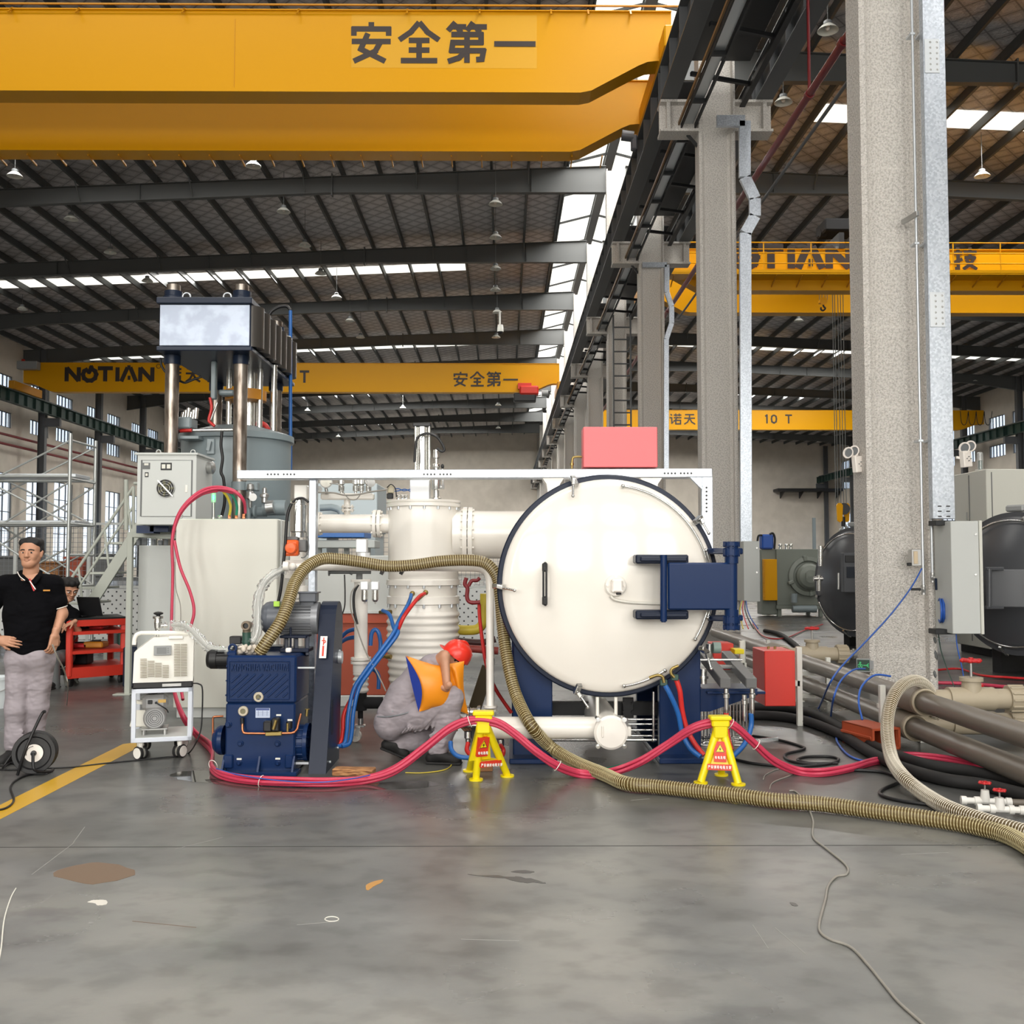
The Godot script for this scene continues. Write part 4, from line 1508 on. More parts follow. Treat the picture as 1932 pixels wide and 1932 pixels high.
	s.lathe(prof,Vector3(c.x,y.call(1092),c.z),Vector3.DOWN,48)
	var low := obj("lower_body",s,"white_paint",t)
	s = Sh.new()
	for q in [1104,1140]:
		bolts(s,Vector3(c.x,y.call(q+1),c.z),Vector3.UP,W(66,d),14,0.012,0.035)
	obj("bolts",s,"galv_plain",low).set_meta("kind","stuff")
	prof = []
	for i in 73:
		var v := 1152.0+i*2.05
		var rb := 65.5+3.2*(0.5-0.5*cos(TAU*i/6.6))-maxf(0,v-1235)*0.1
		prof.append(Vector2(W(rb,d),y.call(1152)-y.call(v)))
	s = Sh.new()
	s.lathe(prof,Vector3(c.x,y.call(1152),c.z),Vector3.DOWN,48,true)
	obj("ribbed_jacket",s,"white_paint",t)
	s = Sh.new()
	s.cyl(Vector3(c.x,0.0,c.z),Vector3(c.x,y.call(1298),c.z),W(52,d),-1,32)
	obj("heater_base",s,"steel_dark",t)
	s = Sh.new()
	for v in [1152,1236,1152]:
		s.cyl(P(729,v+3,8.85),P(716,v+3,8.8),0.014,-1,8)
		s.cyl(P(738,v+3,8.8),P(729,v+3,8.82),0.02,-1,8)
	obj("nipple",s,"brass",t)
	# air cylinder on top
	t = thing("pneumatic_cylinder","tall polished air cylinder standing on the white vessel's lid","cylinder",P(795,945,d))
	s = Sh.new()
	s.box(P(793,925,d),Vector3(W(37,d),W(37,d),0.17),0.006)
	obj("mounting_block",s,mat("alu_white",rgb(226,228,230),0.3,0.3),t)
	s = Sh.new()
	s.cyl(P(797,908,d),P(797,806,d),W(14,d),-1,32)
	for u in [784,810]:
		s.cyl(P(u,906,d-0.06),P(u,805,d-0.06),0.012,-1,8)
	obj("barrel",s,"chrome",t)
	s = Sh.new()
	s.box(P(797,803,d),Vector3(W(34,d),W(7,d),0.16),0.006)
	obj("end_cap",s,"black",t)
	s = Sh.new()
	s.tube(spl(pp([Vector2(782,872),Vector2(785,835),Vector2(792,822),Vector2(808,818),Vector2(826,826),Vector2(838,846),Vector2(834,852),Vector2(824,846)],d-0.14)),0.011,8)
	obj("air_hose",s,"black",t)
	t = thing("angle_valve","slim chrome valve stack with black lever right of the polished air cylinder","valve",P(823,945,d))
	s = Sh.new()
	s.lathe([Vector2(0.03,0),Vector2(0.045,0.01),Vector2(0.045,0.03),Vector2(0.025,0.04),Vector2(0.025,0.1),Vector2(0.04,0.11),Vector2(0.04,0.2),Vector2(0.022,0.22),Vector2(0.022,0.3),Vector2(0.035,0.31),Vector2(0.035,0.33),Vector2(0.015,0.34),Vector2(0.015,0.38),Vector2(0.03,0.39),Vector2(0.03,0.46),Vector2(0,0.46)],P(823,946,d-0.05),Vector3.UP,16)
	obj("valve_stack",s,"chrome",t)
	s = Sh.new()
	s.cyl(P(826,919,d-0.05),P(838,919,d-0.05),0.02,-1,10)
	s.cyl(P(836,922,d-0.08),P(835,884,d-0.08),0.008,-1,8)
	obj("lever",s,"steel",t)
	s = Sh.new()
	s.ell(P(835,880,d-0.08),Vector3(0.015,0.024,0.015),Basis.IDENTITY,10)
	obj("knob",s,"black",t)
	t = thing("solenoid_valve","small cream and black solenoid valve on the vessel lid left of the air cylinder","valve",P(738,946,d-0.1))
	s = Sh.new()
	s.box(P(738,923,d-0.1),Vector3(0.06,0.07,0.06),0.008)
	obj("coil",s,mat("ivory",rgb(206,196,170),0.5),t)
	s = Sh.new()
	s.box(P(736,936,d-0.1),Vector3(0.055,0.05,0.05),0.006)
	s.tube(spl(pp([Vector2(730,920),Vector2(738,914),Vector2(746,922),Vector2(748,938)],d-0.14)),0.005,6)
	obj("connector",s,"black",t)
	s = Sh.new()
	s.tube(spl(pp([Vector2(742,923),Vector2(752,922),Vector2(762,926),Vector2(774,923)],d-0.1)),0.005,6)
	s.tube(spl(pp([Vector2(742,927),Vector2(752,926),Vector2(764,923),Vector2(774,927)],d-0.1)),0.005,6)
	obj("air_tube",s,"blue_hose",t)
	s = Sh.new()
	for u in [752,760,766]:
		s.lathe([Vector2(0.02,0),Vector2(0.02,0.02),Vector2(0.012,0.03),Vector2(0.018,0.05),Vector2(0,0.055)],P(u,945,d-0.08),Vector3.UP,10)
	obj("fitting",s,"chrome",t)
	# gauge manifold over the side pipe
	t = thing("gauge_manifold","cream gauge header with dial and chrome vacuum gauges above the white side pipe","manifold",P(655,970,d))
	s = Sh.new()
	s.cyl(P(655,972,d),P(655,938,d),W(6,d),-1,20)
	s.bar(P(606,937,d),P(706,937,d),0.08,W(12,d),0.01)
	obj("header",s,"white_paint",t)
	s = Sh.new()
	for v in [955,961]:
		s.cyl(P(656,v,d),P(656,v+3,d),W(12,d),-1,24)
		bolts(s,P(656,v+1.5,d),Vector3.UP,W(9.5,d),6,0.008,0.04)
	obj("flange",s,"white_paint",t)
	s = Sh.new()
	s.cyl(P(615,909,d-0.04),P(615,909,d-0.09),W(12,d),-1,28)
	s.cyl(P(615,920,d-0.06),P(617,932,d-0.06),0.014,-1,8)
	obj("dial_gauge",s,"steel",t)
	s = Sh.new()
	s.cyl(P(615,909,d-0.091),P(615,909,d-0.094),W(10,d),-1,28)
	s.box(P(614,907,d-0.096),Vector3(0.008,0.05,0.003),0,Basis(Vector3.BACK,0.5))
	obj("dial",s,"paper",t)
	for u in [644,671,682,695]:
		s = Sh.new()
		s.lathe([Vector2(0.012,0),Vector2(0.012,0.02),Vector2(0.026,0.025),Vector2(0.026,0.07),Vector2(0.018,0.08),Vector2(0.03,0.09),Vector2(0.03,0.13),Vector2(0.02,0.14),Vector2(0,0.14)],P(u,932,d),Vector3.UP,14)
		obj("vacuum_gauge",s,"chrome",t)
	s = Sh.new()
	s.cyl(P(700,911,d-0.05),P(700,911,d-0.1),W(8,d),-1,20)
	s.cyl(P(602,923,d),P(602,923,d-0.1),W(6,d),-1,20)
	obj("blank_flange",s,"steel",t)
	s = Sh.new()
	s.tube(spl(pp([Vector2(600,929),Vector2(630,930),Vector2(650,934),Vector2(675,933),Vector2(700,928),Vector2(730,924)],d-0.14)),0.008,6)
	s.tube(spl(pp([Vector2(622,912),Vector2(640,915),Vector2(646,925),Vector2(650,932),Vector2(660,942),Vector2(672,942),Vector2(682,930)],d-0.14)),0.005,6)
	obj("signal_cable",s,"cable_grey",t)
	# white foreline
	t = thing("foreline_pipe","slim white pipe running under the ribbed hose then down to the floor pipe","pipe",P(925,1350,8.2))
	s = Sh.new()
	s.tube([P(546,1069,8.3),P(896,1071,8.3)]+spl(pp([Vector2(908,1073),Vector2(918,1079),Vector2(924,1092)],8.3))+[P(924.5,1110,8.3),P(925,1336,8.1)],W(7.4,8.3),20)
	obj("pipe",s,"white_paint",t)
	s = Sh.new()
	for v in [1331,1338]:
		s.cyl(P(925,v,8.1),P(925,v+4,8.1),W(13,8.1),-1,24)
	s.cyl(P(925,1342,8.1),P(925,1360,8.1),W(9,8.1),-1,20)
	s.cyl(P(925,1255,8.2),P(925,1243,8.2),W(8.3,8.2),-1,20)
	obj("flange",s,"white_paint",t)
	s = Sh.new()
	s.cyl(P(866,1342,8.0),P(908,1344,8.0),0.02,-1,12)
	s.cyl(P(866,1368,8.0),P(908,1368,8.0),0.02,-1,12)
	s.lathe([Vector2(0.05,0),Vector2(0.05,0.02),Vector2(0.03,0.03),Vector2(0.03,0.08),Vector2(0.05,0.09),Vector2(0.05,0.11)],P(880,1343,8.0),Vector3.RIGHT,14)
	s.lathe([Vector2(0.03,0),Vector2(0.03,0.05),Vector2(0.018,0.06),Vector2(0.018,0.11)],P(883,1380,7.95),Vector3.DOWN,12)
	s.lathe([Vector2(0.03,0),Vector2(0.03,0.05),Vector2(0.018,0.06),Vector2(0.018,0.09)],P(944,1395,7.95),Vector3.DOWN,12)
	obj("valve_fittings",s,"chrome",t)
	t = thing("valve_tower","white valve tower with a chrome canister and orange switch box left of the gauge header","valve",P(570,1410,8.6))
	s = Sh.new()
	var b0 := P(563,945,8.7)
	s.box(Vector3(b0.x,b0.y/2+0.1,b0.z),Vector3(W(26,8.7),b0.y-0.2,0.1),0.01)
	s.box(Vector3(b0.x,0.1,b0.z),Vector3(0.35,0.2,0.3),0.01)
	s.box(P(569,929,8.5),Vector3(W(24,8.5),W(26,8.5),0.1),0.006)
	s.box(P(560,1075,8.5),Vector3(W(40,8.5),W(36,8.5),0.12),0.01)
	s.cyl(P(574,1105,8.5),P(574,1150,8.5),W(16,8.5),-1,24)
	obj("backing",s,"white_paint",t)
	s = Sh.new()
	s.lathe([Vector2(0,0),Vector2(W(14,8.4),0),Vector2(W(14,8.4),0.04),Vector2(W(16,8.4),0.05),Vector2(W(16,8.4),0.27),Vector2(W(14,8.4),0.275),Vector2(W(14,8.4),0.32),Vector2(0,0.325)],P(563,1014,8.4),Vector3.UP,32)
	obj("canister",s,"chrome",t)
	s = Sh.new()
	s.box(P(551,1034,8.3),Vector3(W(26,8.3),W(30,8.3),0.1),0.014)
	s.lathe([Vector2(W(11,8.3),0),Vector2(W(11,8.3),0.03),Vector2(W(9,8.3),0.045),Vector2(0,0.05)],P(550,1034,8.25),Z,24)
	obj("switch_box",s,"orange_plastic",t)
	s = Sh.new()
	s.box(P(572,1030,8.35),Vector3(0.07,0.1,0.1),0.01)
	s.box(P(552,1016,8.35),Vector3(0.1,0.03,0.08),0.005)
	s.tube(spl(pp([Vector2(580,1012),Vector2(582,1035),Vector2(576,1050),Vector2(568,1052)],8.3)),0.006,6)
	obj("actuator",s,"steel_dark",t)
	s = Sh.new()
	s.tube(spl(pp([Vector2(550,950),Vector2(542,975),Vector2(538,1030),Vector2(534,1070),Vector2(530,1110),Vector2(522,1150)],8.25)),0.013,8)
	s.tube(spl(pp([Vector2(552,948),Vector2(560,941),Vector2(572,940),Vector2(582,948)],8.3)),0.009,8)
	obj("black_cable",s,"black",t)
	s = Sh.new()
	s.cyl(P(545,1068,8.2),P(535,1068,8.2),W(9,8.2),-1,20)
	s.ell(P(551,1069,8.25),Vector3(W(8,8.2),W(8,8.2),W(8,8.2)))
	obj("pipe_cap",s,"white_paint",t)
	t = thing("filter_standpipe","white standpipe with air filters and a block valve between motor and ribbed pump","pipe",P(680,1400,8.5))
	s = Sh.new()
	s.box(P(683,1030,8.5),Vector3(W(20,8.5),W(25,8.5),0.1),0.006)
	s.cyl(P(686,1043,8.5),P(686,1066,8.5),W(12,8.5),-1,24)
	obj("block_valve",s,"alu_white",t)
	s = Sh.new()
	s.cyl(P(620,1079,8.35),P(700,1079,8.35),0.018,-1,10)
	s.cyl(P(620,1079,8.35),P(622,1079,8.35),0.035,-1,10)
	s.cyl(P(678,1066,8.5),P(678,1094,8.5),W(6,8.5),-1,16)
	for u in [660,718,755]:
		s.cyl(P(u,1078,8.35),P(u+6,1081,8.35),0.022,-1,10)
	obj("linkage",s,"steel_dark",t)
	s = Sh.new()
	s.cyl(P(681,1094,8.5),P(681,1250,8.5),W(12.5,8.5),-1,28)
	for v in [1093,1240,1247]:
		s.cyl(P(681,v,8.5),P(681,v+5,8.5),W(19,8.5),-1,28)
	s.cyl(P(681,1252,8.5),P(681,1268,8.5),W(15,8.5),-1,28)
	obj("standpipe",s,"white_paint",t)
	prof = []
	for i in 33:
		prof.append(Vector2(W(11.5+3.5*absf(sin(PI*i/8.0)),8.5),W(1.25*i,8.5)))
	s = Sh.new()
	s.lathe(prof,P(681,1266,8.5),Vector3.DOWN,24,true)
	obj("bellows",s,"white_paint",t)
	s = Sh.new()
	s.cyl(P(680,1306,8.5),P(680,1340,8.5),W(12,8.5),-1,24)
	s.cyl(P(680,1326,8.5),P(722,1326,8.5),W(11,8.5),-1,24)
	s.cyl(P(680,1340,8.5),P(680,1355,8.5),W(5,8.5),-1,16)
	obj("rubber_elbow",s,"black_matte",t)
	for u in [688,708]:
		s = Sh.new()
		s.box(P(u,1105,8.3),Vector3(W(15,8.3),W(16,8.3),0.07),0.006)
		obj("filter_head",s,"alu_white",t)
		s = Sh.new()
		s.lathe([Vector2(0.026,0),Vector2(0.028,0.08),Vector2(0.02,0.095),Vector2(0.006,0.1),Vector2(0.006,0.115)],P(u,1113,8.3),Vector3.DOWN,16)
		obj("filter_bowl",s,"chrome",t)
	s = Sh.new()
	s.tube(spl(pp([Vector2(676,1103),Vector2(668,1120),Vector2(668,1150),Vector2(674,1178)],8.3)),0.011,8)
	s.tube(spl(pp([Vector2(650,1084),Vector2(651,1120),Vector2(650,1145),Vector2(644,1163)],8.5)),0.006,6)
	obj("air_hose",s,"black",t)
	s = Sh.new()
	s.tube(spl(pp([Vector2(676,1102),Vector2(663,1118),Vector2(662,1150),Vector2(672,1180),Vector2(688,1225),Vector2(712,1270),Vector2(728,1304)],8.25)),0.006,6)
	obj("signal_cable",s,"cable_grey",t)
	s = Sh.new()
	s.cyl(P(680,1355,8.5),P(680,1366,8.5),0.025,-1,12)
	s.box(P(679,1369,8.5),Vector3(0.085,0.02,0.08),0.004)
	s.bar(P(676,1372,8.45),P(672,1389,8.45),0.02,0.035)
	obj("castor_fork",s,"steel",t)
	s = Sh.new()
	var cw := G(671,1388,0.052)
	s.cyl(cw+Vector3(-0.003,0,0.018),cw+Vector3(0.003,0,-0.018),0.05,-1,28)
	s.cyl(cw+Vector3(0,0,0.02),cw+Vector3(0,0,-0.02),0.03,-1,20)
	obj("castor_wheel",s,"white_paint",t)

	var pts := pp([Vector3(489,1232,7.55),Vector3(503,1212,7.55),Vector3(530,1172,7.6),Vector3(546,1130,7.7),Vector3(556,1100,7.8),Vector3(576,1072,7.9),Vector3(606,1055,8.0),Vector3(640,1055,8.05),Vector3(680,1060,8.08),Vector3(730,1068,8.1),Vector3(780,1066,8.1),Vector3(830,1059,8.1),Vector3(880,1057,8.1),Vector3(915,1062,8.1),Vector3(936,1085,8.08),Vector3(943,1120,8.05),Vector3(948,1180,8.0),Vector3(958,1250,7.9),Vector3(975,1315,7.8),Vector3(1003,1370,7.6)],0)
	for q in [[1040,1410,0.14],[1085,1438,0.07],[1140,1461,0.052],[1180,1478,0.052],[1235,1484,0.05],[1300,1491,0.05],[1380,1500,0.05],[1460,1510,0.05],[1550,1517,0.05],[1640,1529,0.05],[1720,1540,0.05],[1800,1552,0.05],[1860,1564,0.05],[1905,1578,0.05],[1950,1604,0.05],[2010,1650,0.05]]:
		pts.append(G(q[0],q[1],q[2]))
	t = thing("suction_hose","long yellowish ribbed suction hose from blue pump over white pipe and across the floor","hose",Vector3(1,0,-7))
	ribbed_hose(t,pts,0.046,0.0185,0.0036,"hose_wall","hose_rib")
	pts = pp([Vector3(1790,1371,8.9),Vector3(1768,1356,8.75),Vector3(1762,1330,8.6),Vector3(1752,1300,8.45),Vector3(1732,1285,8.3),Vector3(1708,1289,8.15),Vector3(1688,1310,8.0),Vector3(1676,1345,7.85),Vector3(1674,1385,7.65),Vector3(1682,1430,7.35)],0)
	for q in [[1702,1463,0.1],[1735,1492,0.055],[1780,1520,0.05],[1830,1540,0.05],[1890,1559,0.05],[1950,1576,0.05],[2030,1610,0.05]]:
		pts.append(G(q[0],q[1],q[2]))
	t = thing("suction_hose","pale ribbed hose arching over the grey floor pipes at right, beside white valves","hose",Vector3(3,0,-7))
	ribbed_hose(t,pts,0.046,0.021,0.0044,"hose_wall","hose_rib_pale")

func quadbox(u0: float,v0: float,u1: float,v1: float,d: float,depth: float,ch := 0.006) -> Sh:
	var a := P(u0,v1,d)
	var b := P(u1,v0,d)
	var s := Sh.new()
	return s.box(Vector3((a.x+b.x)/2,(a.y+b.y)/2,-d-depth/2),Vector3(b.x-a.x,b.y-a.y,depth),ch)

func stand_box(u0: float,v0: float,u1: float,d: float,depth: float,ch := 0.006,y0 := 0.0) -> Sh:
	# the same, standing on the floor (or at height y0)
	var a := P(u0,v0,d)
	var b := P(u1,v0,d)
	var s := Sh.new()
	return s.box(Vector3((a.x+b.x)/2,(a.y+y0)/2,-d-depth/2),Vector3(b.x-a.x,a.y-y0,depth),ch)

func latin(txt: String,h: float,depth: float,at: Vector3,w: float,b := Basis.IDENTITY) -> MeshInstance3D:
	var tm := TextMesh.new()
	var sf := SystemFont.new()
	sf.font_names = PackedStringArray(["Droid Sans"])
	sf.font_weight = 700
	tm.font = sf
	tm.text = txt
	tm.font_size = 32
	tm.pixel_size = h/23.0
	tm.depth = depth
	var o := MeshInstance3D.new()
	o.mesh = tm
	var sx: float = w/maxf(tm.get_aabb().size.x,0.001)
	o.transform = Transform3D(b*Basis.from_scale(Vector3(sx,1,1)),at)
	return o

func pump() -> void:
	var s: Sh
	var d := 7.46
	var Z := Vector3.BACK
	var fx := func(x): return 380.0+x/4.83
	var fy := func(y): return 1080.0+y/4.83
	var Q := func(x,y,dd): return P(380.0+x/4.83,1080.0+y/4.83,dd)
	var base: Vector3 = P(490,1455,d)
	var t := thing("vacuum_pump","dark blue cast vacuum pump with ribbed cover, sight glasses and grey motor on top","pump",Vector3(base.x,0,-d-0.25))
	var a: Vector3 = Q.call(212,1815,d)
	var b: Vector3 = Q.call(856,1190,d)
	s = Sh.new()
	s.box(Vector3((a.x+b.x)/2,b.y/2,-d-0.25),Vector3(b.x-a.x,b.y,0.5),0.012)
	for x in [200,525,838]:
		var p: Vector3 = Q.call(x+5,1790,d)
		s.ext(PackedVector2Array([Vector2(0,0.02),Vector2(0.075,0.02),Vector2(0.0,0.13)]),0.014,Transform3D(Basis(Vector3.BACK,Vector3.UP,Vector3.LEFT),Vector3(p.x,0,-d)))
	s.box(Vector3((a.x+b.x)/2,0.014,-d+0.0),Vector3(b.x-a.x+0.06,0.028,0.17),0.004)
	for x in [[205,290],[765,838]]:
		s.box((Q.call(x[0],1720,d)+Q.call(x[1],1720,d))/2,Vector3(W((x[1]-x[0])/4.83,d),0.1,0.04),0.008)
	var low := obj("lower_casing",s,"navy",t)
	s = Sh.new()
	for q in [[248,1385,7.5],[357,1558,7],[695,1560,7],[345,1735,6],[697,1738,6]]:
		var p: Vector3 = Q.call(q[0],q[1],d)
		var r: float = W(q[2]*0.85,d)
		s.lathe([Vector2(r,-0.01),Vector2(r,0.006),Vector2(r*0.8,0.01),Vector2(r*0.6,0.01),Vector2(r*0.6,0.02),Vector2(r*0.5,0.024),Vector2(0,0.024)],p,Z,16)
	obj("plugs",s,"navy",low)
	a = Q.call(224,1192,d)
	b = Q.call(868,757,d)
	s = Sh.new()
	s.box(Vector3((a.x+b.x)/2,(a.y+b.y)/2,-d-0.24),Vector3(b.x-a.x,b.y-a.y,0.5),0.014)
	var p0: Vector3 = Q.call(255,1155,d)
	var p1: Vector3 = Q.call(808,808,d)
	for e in [[p0.x,p0.y,p1.x,p0.y],[p0.x,p1.y,p1.x,p1.y],[p0.x,p0.y,p0.x,p1.y],[p1.x,p0.y,p1.x,p1.y]]:
		s.bar(Vector3(e[0],e[1],-d+0.012),Vector3(e[2],e[3],-d+0.012),0.008,0.01,0.003,Z)
	var cover := obj("ribbed_cover",s,"navy",t)
	s = Sh.new()
	var rt: float = Q.call(0,925,d).y
	var rb: float = Q.call(0,1135,d).y
	var h := rt-rb
	for i in 10:
		var x0: float = p0.x+0.02+(p1.x-p0.x)*(i/8.0-0.28)
		var ta := Vector2(x0,rb)
		var tb := Vector2(x0+h*1.1,rt)
		var lo := p0.x+0.012
		var hi := p1.x-0.012
		if tb.x < lo+0.02 or ta.x > hi-0.02:
			continue
		if ta.x < lo:
			ta = ta.lerp(tb,(lo-ta.x)/(tb.x-ta.x))
		if tb.x > hi:
			tb = ta.lerp(tb,(hi-ta.x)/(tb.x-ta.x))
		s.bar(Vector3(ta.x,ta.y,-d+0.014),Vector3(tb.x,tb.y,-d+0.014),0.014,0.009,0.003,Z)
	obj("cast_ribs",s,"navy",cover)
	s = Sh.new()
	for q in [[338,798],[470,798],[600,798],[732,798],[236,852],[833,850],[232,985],[830,985],[228,1117],[825,1115],[328,1168],[460,1168],[592,1168],[725,1168]]:
		var p: Vector3 = Q.call(q[0],q[1],d)
		s.cyl(p,p+Z*0.014,0.0065,-1,6)
	obj("bolts",s,"navy",cover)
	var em := latin("XINGHUA VACUUM",W(62/4.83,d),0.016,Q.call(535,866,d)+Z*0.014,W(520/4.83,d))
	em.name = "lettering"
	em.material_override = M.navy
	cover.add_child(em)
	for q in [[525,1133],[385,1262]]:
		s = Sh.new()
		var p: Vector3 = Q.call(q[0],q[1],d)
		s.lathe([Vector2(0.037,-0.01),Vector2(0.037,0.018),Vector2(0.033,0.022),Vector2(0.02,0.022),Vector2(0.02,0.012)],p,Z,28)
		var sg := obj("sight_glass",s,mat("bezel",rgb(186,176,156),0.4,0.3),t)
		s = Sh.new()
		s.cyl(p+Z*0.005,p+Z*0.014,0.02,-1,24)
		obj("window",s,mat("oil_glass",rgb(110,104,72),0.1),sg)
	s = Sh.new()
	s.box(Q.call(560,1280,d)+Z*0.002,Vector3(W(130/4.83,d),W(86/4.83,d),0.004),0.001)
	var np := obj("nameplate",s,mat("plate_blue",rgb(196,206,224),0.3,0.2),t)
	s = Sh.new()
	for i in 4:
		s.box(Q.call(560,1258+i*16,d)+Z*0.0045,Vector3(W(118/4.83,d),0.002,0.001))
	for i in 3:
		s.box(Q.call(520+i*40,1282,d)+Z*0.0045,Vector3(0.002,W(50/4.83,d),0.001))
	s.box(Q.call(560,1246,d)+Z*0.0045,Vector3(W(120/4.83,d),0.012,0.001))
	obj("plate_print",s,mat("plate_ink",rgb(50,70,130),0.5),np)
	s = Sh.new()
	for q in [[705,1300],[808,1345],[345,1700],[697,1697]]:
		s.box(Q.call(q[0],q[1],d)+Z*0.003,Vector3(W(44/4.83,d),W(16/4.83,d),0.004),0.001)
	obj("tag_plates",s,"paper",low)
	s = Sh.new()
	s.tube([Q.call(374,1345,d-0.03),Q.call(374,1420,d-0.04)]+spl([Q.call(376,1440,d-0.045),Q.call(386,1460,d-0.045),Q.call(410,1466,d-0.045)])+[Q.call(590,1468,d-0.05)],0.009,10)
	s.tube([Q.call(730,1466,d-0.045),Q.call(820,1464,d-0.045)]+spl([Q.call(848,1455,d-0.04),Q.call(872,1425,d-0.02),Q.call(880,1390,d-0.0),Q.call(905,1290,d+0.06)]),0.009,10)
	s.tube([Q.call(105,1500,d+0.1),Q.call(105,1340,d+0.1)]+spl([Q.call(108,1322,d+0.1),Q.call(125,1314,d+0.1),Q.call(200,1310,d+0.12)]),0.008,10)
	obj("oil_line",s,"copper",t)
	s = Sh.new()
	s.box(Q.call(608,1400,d-0.05),Vector3(0.06,0.075,0.06),0.008)
	s.box(Q.call(680,1385,d-0.05),Vector3(0.055,0.095,0.06),0.008)
	s.cyl(Q.call(372,1325,d-0.03),Q.call(374,1385,d-0.03),0.014,-1,10)
	s.cyl(Q.call(800,1360,d-0.01),Q.call(800,1420,d-0.01),0.022,-1,10)
	obj("solenoid",s,"black",t)
	s = Sh.new()
	s.bar(Q.call(585,1470,d-0.05),Q.call(735,1466,d-0.05),0.035,0.03,0.004)
	s.cyl(Q.call(655,1430,d-0.09),Q.call(680,1345,d-0.09),0.012,-1,8)
	s.cyl(Q.call(785,1375,d-0.04),Q.call(785,1450,d-0.04),0.009,-1,8)
	s.cyl(Q.call(965,1245,d+0.1),Q.call(958,1310,d+0.1),0.01,-1,8)
	s.cyl(Q.call(965,1243,d+0.1),Q.call(965,1249,d+0.1),0.02,-1,8)
	obj("brass_fitting",s,"brass",t)
	# shaft covers at both ends
	s = Sh.new()
	s.lathe([Vector2(0.11,0.0),Vector2(0.11,0.03),Vector2(0.1,0.05),Vector2(0.075,0.075),Vector2(0.0,0.08)],Q.call(212,1525,d+0.14),Vector3.LEFT,32)
	obj("end_cover",s,"navy",t)
	s = Sh.new()
	s.lathe([Vector2(0.14,0),Vector2(0.14,0.03),Vector2(0.125,0.032),Vector2(0.125,0.075),Vector2(0.14,0.08),Vector2(0.14,0.11)],Q.call(850,1545,d+0.15),Vector3.RIGHT,36)
	bolts(s,Q.call(915,1545,d+0.15),Vector3.RIGHT,0.125,12,0.009,0.07)
	obj("drive_housing",s,"navy",t)
	# belt guard: narrow leaning case with a rounded top
	var gx: float = P(598.3,1455,d).x
	s = Sh.new()
	var pl := PackedVector2Array([Vector2(7.46,0.0),Vector2(8.05,0.0)])
	for i in 13:
		var an := lerpf(-0.1,PI-0.28,i/12.0)
		pl.append(Vector2(8.0+0.18*cos(an),1.05+0.19*sin(an)))
	s.ext(pl,W(32.5,d),Transform3D(Basis(Vector3.FORWARD,Vector3.UP,Vector3.RIGHT),Vector3(gx,0,0)))
	var guard := obj("belt_guard",s,"navy_dark",t)
	s = Sh.new()
	var sx := gx+W(16.5,d)
	var slot := PackedVector2Array()
	for i in 17:
		var an := PI*i/16.0
		slot.append(Vector2(7.72+0.045*cos(an),0.46+0.05*sin(an)))
	for i in 17:
		var an := PI+PI*i/16.0
		slot.append(Vector2(7.72+0.045*cos(an),0.27+0.03*sin(an)))
	s.ext(slot,0.003,Transform3D(Basis(Vector3.FORWARD,Vector3.UP,Vector3.RIGHT),Vector3(sx,0,0)))
	obj("slot",s,"black",guard)
	s = Sh.new()
	for q in [[8.0,0.85],[7.6,0.06],[7.95,0.1]]:
		s.cyl(Vector3(sx,q[1],-q[0]),Vector3(sx+0.012,q[1],-q[0]),0.01,-1,8)
	s.cyl(Vector3(sx,0.8,-7.98),Vector3(sx+0.03,0.8,-7.98),0.05,-1,20)
	s.bar(Q.call(870,868,d+0.05),Q.call(1030,868,d+0.1),0.012,0.012)
	s.bar(Q.call(850,1737,d+0.05),Q.call(978,1737,d+0.06),0.02,0.016)
	obj("bolt",s,"galv_plain",guard)
	s = Sh.new()
	var lean := Basis(Vector3.RIGHT,-atan((7.83-7.46)/1.08))
	var sp := P(610,1221,7.715)
	s.box(sp,Vector3(W(13,7.7),W(42,7.7),0.004),0.0,lean)
	var st := obj("sticker",s,"sticker_white",guard)
	s = Sh.new()
	s.box(sp+lean*Vector3(0,0.045,0.003),Vector3(0.008,0.06,0.002),0,lean)
	s.box(sp+lean*Vector3(0,0.05,0.003),Vector3(0.03,0.008,0.002),0,lean)
	s.box(sp+lean*Vector3(0.008,0.035,0.003),Vector3(0.026,0.008,0.002),0,lean*Basis(Vector3.BACK,0.7))
	s.box(sp+lean*Vector3(0,-0.03,0.003),Vector3(0.014,0.08,0.002),0,lean)
	obj("print",s,"sticker_red",st)
	# main motor
	s = Sh.new()
	var mz := d+0.42
	var ma: Vector3 = Q.call(560,415,mz)
	s.lathe([Vector2(0.0,0),Vector2(0.1,0.005),Vector2(0.122,0.03),Vector2(0.13,0.06),Vector2(0.13,0.15),Vector2(0.122,0.15)],ma,Vector3.RIGHT,36)
	var mo := obj("motor_cowl",s,"motor_grey",t)
	s = Sh.new()
	s.cyl(ma+Vector3(0.13,0,0),ma+Vector3(0.42,0,0),0.105,-1,32)
	s.cyl(ma+Vector3(0.39,0,0),ma+Vector3(0.44,0,0),0.125,-1,32)
	for i in 28:
		var an := TAU*i/28.0
		var o := Vector3(0,cos(an),sin(an))
		s.bar(ma+Vector3(0.15,0,0)+o*0.113,ma+Vector3(0.4,0,0)+o*0.113,0.006,0.026,0,o)
	obj("motor_fins",s,mat("motor_silver",rgb(134,136,140),0.35,0.3),t)
	s = Sh.new()
	s.box(Q.call(980,222,mz-0.03),Vector3(0.13,0.075,0.13),0.006)
	s.box(Q.call(980,182,mz-0.03),Vector3(0.16,0.012,0.16),0.004)
	s.box(Q.call(975,285,mz),Vector3(0.11,0.06,0.12),0.006)
	obj("terminal_box",s,"motor_grey",t)
	s = Sh.new()
	s.torus(Q.call(878,215,mz),Z,0.022,0.006,16,6)
